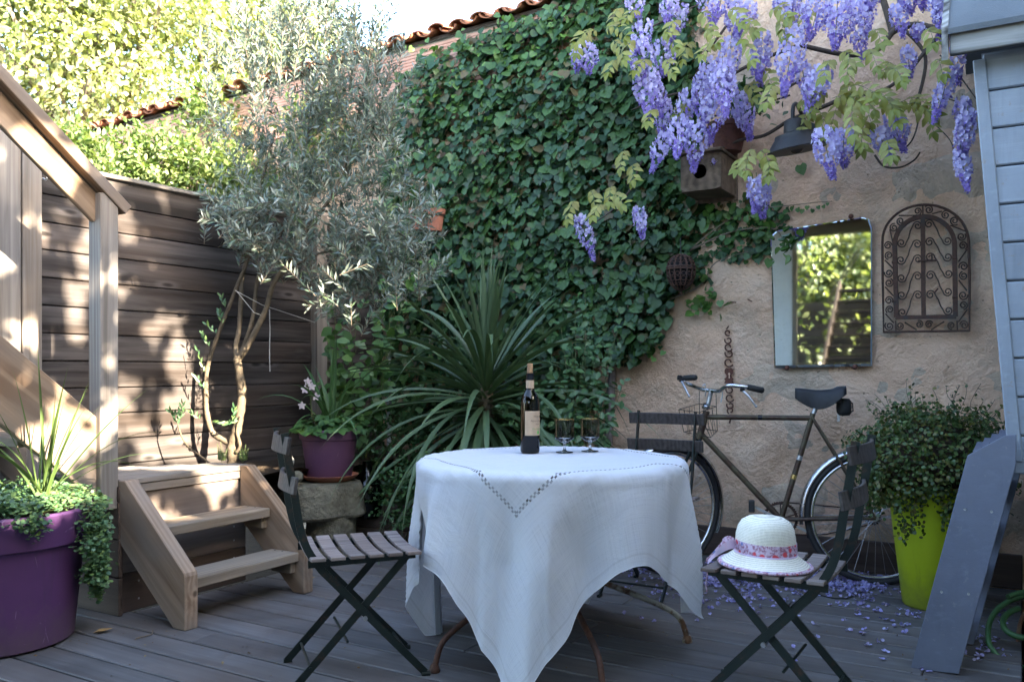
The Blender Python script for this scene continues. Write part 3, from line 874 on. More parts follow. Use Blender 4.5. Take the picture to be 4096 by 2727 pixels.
# ================================================================ staircase at the left and the short steps
stair = thing("wooden_staircase", "larch staircase with handrail rising out of the left edge", "staircase", A(-3.7, 2.3, 0))
plank("newel_post", MT['post'], stair, A(-3.487, 2.343, 0.475), A(-3.487, 2.343, 1.86), 0.088, 0.086, up=QV, bevel=0.004)
SL = math.tan(R(40.0))
def on_stair(b, z): return z + (2.35 - b) * SL
hr = math.tan(R(39.0))
plank("handrail", MT['larch'], stair, A(-3.475, 2.43, 1.80), A(-3.475, 0.0, 1.80 + 2.43 * hr), 0.085, 0.05)
plank("handrail_side", MT['larch'], stair, A(-3.497, 2.33, 1.775), A(-3.497, 0.0, 1.775 + 2.33 * hr), 0.030, 0.105)
# stringer as a sloping board, cut off plumb at the post
for aa in (-3.49, -4.02):
    hh = .176
    def zt(b): return .605 + (2.42 - b) * SL
    poly = [(2.298, zt(2.298) + hh), (-.3, zt(-.3) + hh), (-.3, zt(-.3) - hh), (2.16, zt(2.16) - hh), (2.298, .50)]
    mb = MB().prism([A(aa - .022, b, z) for b, z in poly], A(.045, 0, 0))
    x = (A(0, 0, zt(0)) - A(0, 2, zt(2))).normalized(); y = WV; zz = x.cross(y)
    Mx = Matrix(((x.x, y.x, zz.x, 0), (x.y, y.y, zz.y, 0), (x.z, y.z, zz.z, 0), (0, 0, 0, 1))); Mx.translation = A(aa, 1.0, zt(1.0))
    inv = Mx.inverted(); mb.v = [tuple(inv @ Vector(v)) for v in mb.v]
    mb.build("stringer", MT['larch'], stair, bevel=.004, M=Mx)
for k in range(8):
    b = 2.10 - 0.225 * k; z = 0.60 + 0.19 * (k + 1)
    plank("tread", MT['step'], stair, A(-3.995, b, z), A(-3.515, b, z), 0.24, 0.035)
plank("upper_post", MT['post'], stair, A(-3.49, -0.15, 2.6), A(-3.49, -0.15, 3.9), 0.088, 0.086, up=QV)

steps = thing("garden_steps", "short wooden steps with two treads leading to a landing", "steps", A(-3.2, 2.75, 0))
def stringer(b0, b1):
    poly = [(-3.445, 0.60), (-3.40, 0.60), (-3.005, 0.240), (-3.0, 0.225), (-3.0, 0.0), (-3.075, 0.0), (-3.445, 0.33)]
    M = None
    mb = MB().prism([A(a, b0, z) for a, z in poly], A(0, b1 - b0, 0))
    # grain follows the slope: rebuild in local axes
    x = (A(-3.0, 0, 0.0) - A(-3.445, 0, 0.38)).normalized(); y = QV; zz = x.cross(y)
    Mx = Matrix(((x.x, y.x, zz.x, 0), (x.y, y.y, zz.y, 0), (x.z, y.z, zz.z, 0), (0, 0, 0, 1))); Mx.translation = A(-3.2, (b0 + b1) / 2, 0.3)
    inv = Mx.inverted(); mb.v = [tuple(inv @ Vector(v)) for v in mb.v]
    mb.build("stringer", MT['larch'], steps, bevel=0.004, M=Mx)
stringer(2.385, 2.452); stringer(3.075, 3.138)
for (a0, a1, z) in ((-3.405, -3.225, 0.40), (-3.215, -3.03, 0.20)):
    plank("tread", MT['step'], steps, A((a0 + a1) / 2, 2.455, z - 0.022), A((a0 + a1) / 2, 3.072, z - 0.022), a1 - a0, 0.044, bevel=0.004)
    for b in (2.472, 3.055):
        plank("cleat", MT['step'], steps, A(a0 + 0.03, b, z - 0.072), A(a1 - 0.025, b, z - 0.072), 0.035, 0.055)
for (a, b, z) in ((-3.31, 2.47, .4002), (-3.31, 3.05, .4002), (-3.12, 2.47, .2002), (-3.12, 3.05, .2002), (-3.36, 2.47, .4002), (-3.36, 3.05, .4002), (-3.17, 2.47, .2002), (-3.17, 3.05, .2002)):
    MB().lathe([(.0048, 0), (.0042, .0012), (.001, .0012)], 10, A(a, b, z)).build("screw", MT['wire'], steps)
landing = thing("landing", "grey board landing on a dark clad box above the steps", "landing", A(-3.7, 2.7, 0))
for k, (b0, b1) in enumerate(((2.39, 3.135),)):
    pass
for k in range(5):
    a = -3.50 - 0.118 * k
    b1 = 3.135 if k < 1 else (3.10 if k == 1 else 2.96 - 0.16 * (k - 2))
    plank("floor_board", MT['post'], landing, A(a, 2.395, 0.587), A(a, b1, 0.587), 0.112, 0.026)
plank("nosing", MT['post'], landing, A(-3.462, 2.395, 0.552), A(-3.462, 3.134, 0.552), 0.03, 0.036)
for (zb, zt, m_) in ((0.335, 0.532, 'riser'), (0.18, 0.33, 'riser'), (0.0, 0.175, 'darkwood')):
    plank("front_board", MT[m_], landing, A(-3.472, 2.40, (zb + zt) / 2), A(-3.472, 3.13, (zb + zt) / 2), 0.022, zt - zb)
for z in (.37, .49, .22, .29, .05, .13):
    for b in (2.5, 3.05):
        MB().lathe([(.0048, 0), (.0042, .0012), (.001, .0012)], 10, A(-3.4609, b, z), WV.to_track_quat('Z', 'Y').to_matrix()).build("screw", MT['alu'], landing)
for (zb, zt) in ((0.0, 0.165), (0.17, 0.335), (0.34, 0.50), (0.505, 0.572)):
    plank("side_board", MT['darkwood'], landing, A(-4.05, 2.388, (zb + zt) / 2), A(-3.43, 2.388, (zb + zt) / 2), 0.022, zt - zb)
    plank("front_board", MT['darkwood'], landing, A(-3.441, 2.378, (zb + zt) / 2), A(-3.441, 2.382 if zt > .45 else 2.384, (zb + zt) / 2), 0.022, zt - zb) if False else None

# ================================================================ grey shed
shed = thing("garden_shed", "grey blue clapboard shed with a felt roof at the right edge", "shed", A(0.5, 4.3, 0))
SB = 3.735
def sa(z): return -0.055 - 0.072 * (z - 0.75)       # the corner leans out towards the top
pz = 0.145
for k in range(11):
    z0 = 0.70 + pz * k; z1 = z0 + pz - 0.006
    L0 = sa((z0 + z1) / 2) + 0.03; L1 = 2.2
    p0 = A(L0, SB + 0.004, (z0 + z1) / 2); p1 = A(L1, SB + 0.004, (z0 + z1) / 2)
    plank("clapboard", MT['greyblue'], shed, p0, p1, 0.02, z1 - z0, bevel=0.005)
mb = MB(); mb.prism([A(sa(.62), SB - .012, .745), A(sa(.62) + .048, SB - .012, .745), A(sa(2.27) + .045, SB - .012, 2.27), A(sa(2.27), SB - .012, 2.27)], A(0, .05, 0))
mb.build("corner_board", MT['greyblue'], shed, bevel=0.004)
MB().prism([A(sa(.7) + .03, SB + .02, .7), A(2.2, SB + .02, .7), A(2.2, SB + .02, 2.3), A(sa(2.3) + .03, SB + .02, 2.3)], A(0, 1.2, 0)).build("wall_core", MT['greyblue'], shed)
plank("base_board", MT['greyblue'], shed, A(0.03, SB + 0.01, 0.66), A(2.2, SB + 0.01, 0.66), 0.05, 0.075)
for a in (0.06, 1.2, 2.1):
    for b in (SB + 0.06, SB + 1.1):
        plank("leg_post", MT['darkwood'], shed, A(a, b, -0.15), A(a, b, 0.63), 0.07, 0.07, up=QV)
plank("fascia", MT['fascia'], shed, A(-0.235, SB - 0.10, 2.315), A(2.3, SB - 0.10, 2.315), 0.028, 0.085)
mb = MB(); mb.prism([A(-.25, SB - .13, 2.345), A(2.4, SB - .13, 2.345), A(2.4, SB + .45, 3.10), A(-.25, SB + .45, 3.10)], Vector((0, 0, .022)))
mb.build("roof_felt", MT['felt'], shed)
mb = MB(); mb.prism([A(-.262, SB - .13, 2.25), A(-.262, SB - .13, 2.375), A(-.262, SB + .45, 3.15), A(-.262, SB + .45, 3.02)], A(.022, 0, 0))
mb.build("barge_board", MT['fascia'], shed)
mb = MB(); mb.prism([A(-.25, SB + .45, 3.10), A(2.4, SB + .45, 3.10), A(2.4, SB + 1.25, 2.6), A(-.25, SB + 1.25, 2.6)], Vector((0, 0, .022)))
mb.build("rear_roof_felt", MT['felt'], shed)

# ================================================================ the rest of the place plus added darkening parts, behind and beside the camera
def UV_(u, v, z):                 # u along the light, v across it
    return Vector((-0.8 * u + 0.6 * v, 0.6 * u + 0.8 * v, z))
house = thing("house", "pale plastered house behind the camera that shades the deck", "house", UV_(-5, 2, 0))
def uvbox(u0, u1, v0, v1, z0, z1):
    return MB().hexa([UV_(u0, v0, z0), UV_(u0, v1, z0), UV_(u1, v1, z0), UV_(u1, v0, z0), UV_(u0, v0, z1), UV_(u0, v1, z1), UV_(u1, v1, z1), UV_(u1, v0, z1)])
uvbox(-6, -2.5, -7, 3.25, -.1, 3.14).build("single_storey_wall", MT['plaster'], house)
uvbox(-9, -2.5, 3.26, 11, -.1, 6.35).build("two_storey_wall", MT['plaster'], house)
uvbox(-6.1, -2.42, -7.1, 3.3, 3.141, 3.2).build("flat_roof", MT['felt'], house)
uvbox(-9.1, -2.42, 3.27, 11.1, 6.351, 6.42).build("upper_roof", MT['felt'], house)
for v in (-4.5, -2.2, 0.6):
    f_ = uvbox(-2.5, -2.46, v - .55, v + .55, 0.0, 2.15).build("window_door", MT['whitepaint'], house)
    uvbox(-2.46, -2.45, v - .44, v + .44, 0.12, 2.05).build("pane", MT['glassdark'], f_)

shade_balcony = thing("shade_balcony", "timber slab added unseen above the camera to darken the foreground", "shade_balcony", A(-1, -1, 0))  # invented overhead slab, keeps sky light off the foreground deck
for k in range(26):
    plank("board", MT['step'], shade_balcony, A(-4.1, .3 - .16 * k, 3.22), A(2.6, .3 - .16 * k, 3.22), .15, .03)
for b in (.25, -1.2, -3.2):
    plank("joist", MT['step'], shade_balcony, A(-4.1, b, 3.12), A(2.6, b, 3.12), .07, .17)
for (a, b) in ((-4.2, -2.7), (2.3, -2.6)):
    plank("post", MT['post'], shade_balcony, A(a, b, -.1), A(a, b, 3.03), .1, .1, up=QV)

# things the mirror looks back at
door = thing("open_shutter", "white painted door panel standing behind the camera", "door", A(-3.1, -2.5, 0))
plank("panel", MT['whitepaint'], door, A(-3.05, -2.5, 0.0), A(-3.05, -2.5, 3.4), 0.55, 0.05, up=QV)
plank("edge", MT['step'], door, A(-2.74, -2.49, 0.0), A(-2.74, -2.49, 3.4), 0.06, 0.06, up=QV)
rear = thing("mirror_darkener", "dark boards added behind the camera to darken the mirror reflection", "fence", A(-3, -5.6, 0))  # added only so the lower half of the mirror reflects dark
for k in range(15):
    plank("board", MT['darkwood'], rear, A(-8, -5.6, .07 + .15 * k), A(1.5, -5.6, .07 + .15 * k), .025, .145)
back = thing("open_tread_stair", "dark open tread stair rising behind the camera", "stair", A(-2.2, -3.4, 0))
for k in range(12):
    plank("tread", MT['darkwood'], back, A(-2.62, -3.0 - .2 * k, 0.3 + .19 * k), A(-1.9, -3.0 - .2 * k, 0.3 + .19 * k), 0.26, 0.04)
for a in (-2.62, -1.88):
    plank("stringer", MT['darkwood'], back, A(a, -2.8, 0.1), A(a, -5.3, 2.5), 0.04, 0.22)

# ================================================================ trees
def leaf_blob_tree(name, label, base, blobs, n, size, tmpl, mat, bark, trunk_r, group=None, limbs=True, flat=0.4, seed=1):
    """crown of single leaves clustered round twigs inside several uneven blobs"""
    g = np.random.default_rng(seed)
    t = thing(name, label, "tree", base, group=group)
    W = np.array([b[3] ** 2 for b in blobs]); W = W / W.sum()
    idx = g.choice(len(blobs), size=n // 14, p=W)
    C = np.array([b[:3] for b in blobs])[idx]; Rr = np.array([b[3] for b in blobs])[idx]
    d = g.normal(size=(len(idx), 3)); d /= np.linalg.norm(d, axis=1, keepdims=True)
    rad = Rr * g.uniform(0.35, 1.08, len(idx)) ** 0.6
    tw = C + d * rad[:, None] * np.array([1, 1, .9])
    k = 14
    td = d * .7 + g.normal(size=d.shape) * .5 + np.array([0, 0, -.25]); td /= np.linalg.norm(td, axis=1, keepdims=True)
    s = g.uniform(0, 1, (len(idx), k))
    pos = tw[:, None, :] + td[:, None, :] * (s * size * 6)[:, :, None] + g.normal(size=(len(idx), k, 3)) * size * .7
    pos = pos.reshape(-1, 3); m = len(pos)
    D = np.repeat(td, k, axis=0) + g.normal(size=(m, 3)) * .8 + np.array([0, 0, -.3])
    Nn = g.normal(size=(m, 3)) * .7 + np.array([0, 0, 1.0]) + np.array([.5, -.5, 0])
    V, T = scatter(tmpl, pos, D, Nn, g.uniform(.7, 1.25, m) * size)
    o = fast_mesh("crown", V, T, mat, t); o["kind"] = "stuff"
    mb = MB(); base = Vector(base)
    top = Vector(np.mean(np.array([b[:3] for b in blobs]), axis=0))
    fork = base.lerp(top, 0.45)
    mb.tube(spline([base, base.lerp(fork, .5) + Vector((.05, .03, 0)), fork], 6), [trunk_r * (1 - .35 * i / 12) for i in range(13)], 8)
    mb.build("trunk", bark, t, smooth=True)
    if limbs:
        mb = MB()
        for b in blobs:
            c = Vector(b[:3]); mid = fork.lerp(c, .5) + Vector((g.normal() * .12, g.normal() * .12, .12))
            pts = spline([fork, mid, c], 6); mb.tube(pts, [trunk_r * .55 * (1 - .75 * i / (len(pts) - 1)) for i in range(len(pts))], 6)
            for q in range(5):
                e = c + Vector(g.normal(size=3)) * b[3] * .6; mb.tube(spline([mid.lerp(c, .3), mid.lerp(e, .6) + Vector(g.normal(size=3)) * .08, e], 4), [trunk_r * .2] * 4 + [trunk_r * .12] * 4 + [trunk_r * .05], 5)
        mb.build("limbs", bark, t, smooth=True)
    return t

def pblob(px, py, Y, rpx):
    p = P(px, py, Y); return (p.x, p.y, p.z, rpx * Y / F)
leaf_blob_tree("broadleaf_tree", "tall bright green tree filling the upper left corner", P(60, 420, 9.5),
    [pblob(20, 20, 9.2, 70), pblob(95, 10, 9.6, 60), pblob(90, 75, 9.0, 55), pblob(30, 105, 9.3, 45), pblob(150, 40, 9.8, 55), pblob(-60, 60, 9.6, 80), pblob(60, -60, 9.6, 80), pblob(130, 100, 9.4, 42), pblob(-40, -50, 9.5, 80), pblob(150, -40, 9.6, 70)],
    22000, 0.085, T_oval(0.27), MT['treeleaf'], MT['treebark'], 0.16, "trees beyond the fence", seed=3)
leaf_blob_tree("broadleaf_tree", "paler thinner tree showing white sky behind the olive", P(235, 400, 11.5),
    [pblob(205, 20, 11.5, 50), pblob(250, 30, 11.3, 45), pblob(190, 75, 11.6, 36), pblob(300, 45, 11.4, 36), pblob(240, -40, 11.6, 60), pblob(320, 95, 11.2, 30), pblob(290, 5, 11.6, 34)],
    13000, 0.08, T_oval(0.27), MT['treeleaf'], MT['treebark'], 0.13, "trees beyond the fence", seed=4)
# the tree off to the right whose leaves break the low sun into round dapples
def dapple_tree():
    g = np.random.default_rng(21); U0 = -1.7
    t = thing("garden_tree", "small leafy tree by the house breaking the low sun into dapples", "tree", UV_(U0, 2.0, 0))
    n = 12000
    u = U0 + g.normal(size=n) * .22
    v = g.uniform(.2, 4.6, n); zc = g.uniform(2.75, 5.05, n)
    keep = np.ones(n, bool); sh = zc + 0.4663 * (u - U0)
    for _ in range(68):              # holes cut through the crown to shape the sun dapples
        hv, hz, r_ = g.uniform(1.15, 3.5), g.uniform(3.0, 4.9), g.uniform(.05, .125)
        if hv > 3.0 and g.uniform() < .6: continue
        for q in range(g.integers(1, 4)):
            keep &= ((v - hv) / r_) ** 2 + ((sh - hz) / (r_ * 1.2)) ** 2 > 1
            hv += g.normal() * .12; hz += g.normal() * .14
    u, v, zc = u[keep], v[keep], zc[keep]
    pos = np.stack([-.8 * u + .6 * v, .6 * u + .8 * v, zc], 1); m = len(pos)
    V, T = scatter(T_oval(.34), pos, g.normal(size=(m, 3)), g.normal(size=(m, 3)) * .6 + np.array([.8, -.6, .4]), g.uniform(.09, .14, m))
    o = fast_mesh("crown", V, T, MT['treeleaf'], t); o["kind"] = "stuff"
    MB().tube(spline([UV_(U0, 2.0, -.1), UV_(U0 - .05, 1.9, 1.4), UV_(U0, 2.1, 2.9), UV_(U0, 2.0, 4.6)], 5), [.10] * 6 + [.08] * 5 + [.05] * 4 + [.02], 10).build("trunk", MT['treebark'], t, smooth=True)
dapple_tree()
# trees the mirror looks back at
for k, (a, b) in enumerate(((-3.6, -7.5), (-5.6, -9.5), (-2.0, -8.6))):
    p = A(a, b, 0)
    leaf_blob_tree("rear_tree", ("green tree behind the camera seen only in the mirror", "rear garden tree behind the camera on the left", "rear garden tree behind the camera on the right")[k], p,
        [(p.x + dx, p.y + dy, z_, 1.45) for dx, dy, z_ in ((0, 0, 3), (.9, .4, 2.3), (-.9, -.3, 2.6), (.2, .5, 4), (.3, -.6, 1.6), (-.5, .6, 1.3), (0, 0, 5))], 15000, 0.13, T_oval(0.3), MT['treeleaf'], MT['treebark'], 0.14, seed=30 + k)

# hedge plants between fence and wall on the neighbour's side
def shrub(name, label, cx, cy, cz, rx, ry, rz, n, size, tmpl, mat, group=None, cat="shrub", seed=1, stems=6, up=0.5):
    g = np.random.default_rng(seed)
    t = thing(name, label, cat, (cx, cy, max(cz - rz, 0)), group=group)
    k = 10; q = n // k
    d = g.normal(size=(q, 3)); d /= np.linalg.norm(d, axis=1, keepdims=True)
    rad = g.uniform(.25, 1.05, q) ** .5
    lump = 1 + .22 * np.sin(d[:, 0] * 5 + seed) * np.cos(d[:, 2] * 6 + seed * 2)
    tw = np.array([cx, cy, cz]) + d * (rad * lump)[:, None] * np.array([rx, ry, rz])
    td = d + np.array([0, 0, up]) + g.normal(size=(q, 3)) * .4; td /= np.linalg.norm(td, axis=1, keepdims=True)
    s = np.linspace(0, 1, k)
    pos = tw[:, None, :] + td[:, None, :] * (s * size * 4)[None, :, None] + g.normal(size=(q, k, 3)) * size * .25
    pos = pos.reshape(-1, 3); m = len(pos)
    D = np.repeat(td, k, 0) * .6 + g.normal(size=(m, 3)) * .8
    Nn = np.repeat(d, k, 0) * .5 + np.array([0, 0, .9]) + g.normal(size=(m, 3)) * .4
    V, T = scatter(tmpl, pos, D, Nn, g.uniform(.65, 1.25, m) * size)
    o = fast_mesh("foliage", V, T, mat, t); o["kind"] = "stuff"
    mb = MB(); c = Vector((cx, cy, max(cz - rz * 1.05, -.05)))
    for i in range(stems):
        e = Vector((cx, cy, cz)) + Vector(g.normal(size=3)) * min(rx, ry, rz) * .5
        mb.tube(spline([c + Vector((g.normal() * .03, g.normal() * .03, 0)), c.lerp(e, .5) + Vector(g.normal(size=3)) * .03, e], 4), [.010] * 4 + [.007] * 4 + [.004], 5)
    mb.build("stems", MT['twig'], t, smooth=True)
    return t
# neighbour shrubs stand on the ground behind the fence and show above it
for k, (px, py, rpx, lab) in enumerate(((120, 165, 26, "low sunlit shrub above the left end of the fence"), (160, 158, 30, "sunlit climbing shrub under the distant tiles"), (203, 172, 34, "bushy sunlit shrub beside the olive crown"), (250, 188, 34, "yellow green shrub behind the olive foliage"), (300, 205, 30, "sunlit shrub behind the olive trunk top"), (350, 190, 26, "bright climber at the left end of the ivy wall"), (70, 150, 18, "sunlit shrub behind the handrail"), (225, 112, 34, "tall pale shrub hiding the distant wall left of the olive"), (275, 120, 34, "tall pale shrub behind the middle of the olive crown"), (325, 130, 34, "tall pale shrub behind the right of the olive crown"), (365, 140, 24, "pale climber against the sunny wall beside the ivy"))):
    Y = 6.6 + .1 * k - (1.2 if k == 6 else 0) - (.9 if k > 8 else 0)
    p = P(px, py, Y); r = rpx * Y / F
    shrub("hedge_shrub", lab, p.x, p.y, p.z - .1, r, r * .8, r * 1.05, 2600, 0.05, T_oval(.26), MT['hedgeleaf'], "sunlit shrubs beyond the fence", seed=40 + k)

# ---- olive
from mathutils import noise as mnoise
def olive():
    Y0 = 4.78
    t = thing("olive_tree", "small silvery olive tree with several thin trunks beside the fence", "tree", P(230, 466, Y0))
    def path(pts, dy=0.0, dyend=0.0):
        n = len(pts); return spline([P(x, y, Y0 + dy + (dyend - dy) * i / max(n - 1, 1)) for i, (x, y) in enumerate(pts)], 6)
    def limb(pts, r0, r1, dy=0., de=0., name="trunk"):
        p = path(pts, dy, de); n = len(p); mb = MB()
        mb.tube(p, [.82 * (r0 + (r1 - r0) * i / (n - 1)) * (1 + .07 * math.sin(i * 1.9) + .05 * math.sin(i * .83)) for i in range(n)], 9)
        return mb.build(name, MT['bark'], t, smooth=60)
    limb([(230, 474), (232, 460), (232, 444), (237, 428), (240, 410), (242, 392), (239, 370), (237, 357)], .036, .027)
    limb([(232, 444), (222, 439), (212, 431), (207, 413), (206, 395), (207, 370), (214, 345), (226, 314), (239, 281), (247, 262), (253, 240), (262, 205)], .021, .009, 0, .12, "limb")
    limb([(237, 358), (236, 346), (239, 329), (241, 300), (242, 280), (247, 255), (250, 225), (262, 180), (275, 130)], .020, .009, 0, .2, "limb")
    limb([(238, 356), (244, 346), (253, 316), (257.5, 279), (268, 255), (290, 215), (300, 170), (312, 120), (325, 60)], .017, .006, 0, .05, "limb")
    limb([(239, 358), (249, 343), (265, 311), (271, 290), (276, 279), (290, 258), (310, 225), (335, 190), (352, 140), (366, 80), (372, 30)], .022, .006, 0, -.15, "limb")
    limb([(277, 278), (294, 266), (310, 257), (335, 250), (365, 262), (385, 275)], .011, .005, -.05, -.3, "limb")
    limb([(241, 416), (237, 430), (240, 445), (236, 452)], .010, .012, -.03, -.02, "limb")
    limb([(212, 465), (200, 455), (188, 446), (181, 434), (178, 424)], .008, .005, -.15, -.2, "limb")
    limb([(290, 232), (270, 215), (245, 212), (222, 222)], .008, .004, 0, -.1, "limb")
    limb([(320, 210), (350, 215), (385, 225), (410, 240)], .009, .004, 0, -.2, "limb")
    g = np.random.default_rng(8)
    # blobs of foliage: px, py, rx, ry, depth offset, twigs
    B = [(318, 35, 40, 34, .2, 34), (362, 62, 26, 50, -.05, 40), (345, 15, 30, 20, .1, 14), (298, 85, 46, 36, .15, 42), (352, 112, 40, 36, 0, 48), (265, 118, 44, 40, .1, 44), (305, 150, 60, 40, 0, 74), (372, 160, 32, 40, -.1, 40), (345, 195, 52, 34, -.05, 62), (272, 190, 42, 34, 0, 50), (243, 212, 34, 22, -.1, 34), (225, 226, 20, 14, -.15, 18), (300, 232, 50, 28, -.05, 62), (358, 240, 50, 30, -.15, 66), (395, 240, 34, 34, -.25, 42), (278, 252, 34, 14, -.05, 26), (325, 272, 36, 20, -.1, 34), (372, 282, 34, 24, -.25, 36), (405, 215, 28, 22, -.2, 22), (412, 275, 22, 28, -.3, 22), (345, 300, 24, 14, -.2, 14), (352, 312, 20, 8, -.2, 8), (255, 165, 20, 40, .1, 20), (220, 205, 10, 10, -.15, 6), (245, 70, 36, 40, .2, 26), (280, 30, 36, 30, .2, 24), (310, 8, 40, 16, .15, 16), (228, 130, 22, 26, .1, 12), (385, 100, 18, 30, -.1, 14)]
    pos, D, Nn, S = [], [], [], []
    tws = MB()
    for (bx, by, rx, ry, dz, nt) in B:
        for _ in range(int(nt * 1.0)):
            an = g.uniform(0, 2 * PI); rr = math.sqrt(g.uniform(0, 1))
            x = bx + rx * rr * 1.12 * math.cos(an); y = by + ry * rr * 1.12 * math.sin(an)
            if mnoise.noise(Vector((x / 20, y / 20, 1.7))) < -.26 + .1 * g.uniform(): continue
            b0 = P(x, y, Y0 + dz + g.normal() * .17)
            d = Vector((math.cos(an) * .5 + g.normal() * .45, g.normal() * .5 - .25, (.55 if by > 110 else 1.3) + g.normal() * .5)).normalized()
            L = g.uniform(.10, .30) * (1.5 if by < 110 else 1); b0 = b0 - d * L * .5
            tws.tube([b0, b0 + d * L], [.0022, .001], 4, cap=False)
            m = int(L / .0155)
            for i in range(m):
                s = (i + .6) / m
                side = unit(1)[0]; side = np.array(side) - np.dot(side, d) * np.array(d)
                side /= max(np.linalg.norm(side), 1e-3)
                for sg in (1, -1):
                    pos.append(b0 + d * L * s); D.append(np.array(d) * .75 + side * sg * .9 + g.normal(size=3) * .12)
                    Nn.append(np.array([0, -.3, .8]) + g.normal(size=3) * .6); S.append(g.uniform(.038, .062))
    V, T = scatter(T_small(.115, .02), np.array(pos), np.array(D), np.array(Nn), np.array(S))
    o = fast_mesh("crown", V, T, MT['olive'], t); o["kind"] = "stuff"
    o = tws.build("twigs", MT['twig'], t); o["kind"] = "stuff"
    # fresh shoots on the trunks
    pos, D, Nn, S = [], [], [], []
    for (px, py, dx, dy, dd) in ((225, 307, -4, -10, 0), (222, 323, -3, -11, 0), (216, 333, -9, -8, 0), (209, 346, -7, -12, 0), (204, 371, -6, -20, 0), (204, 388, -7, -10, 0), (232, 420, 3, -12, -.05), (200, 419, -9, -6, -.1), (212, 421, 12, 4, -.1), (222, 425, 12, -3, -.1), (178, 424, -4, -10, -.2), (178, 420, 6, -8, -.2), (177, 415, -8, -4, -.2), (180, 416, 3, -12, -.2)):
        for k in range(6):
            a_ = P(px, py, Y0 + dd); e_ = P(px + dx, py + dy, Y0 + dd)
            pos.append(a_.lerp(e_, k / 5)); D.append(np.array(e_ - a_) * 12 + np.array([(-1) ** k * .5, g.normal() * .4, .4])); Nn.append(np.array([0, -1, .3]) + g.normal(size=3) * .3); S.append(g.uniform(.030, .045))
    V, T = scatter(T_oval(.17), np.array(pos), np.array(D), np.array(Nn), np.array(S))
    fast_mesh("shoots", V, T, MT['sedum'], t)["kind"] = "stuff"
olive()

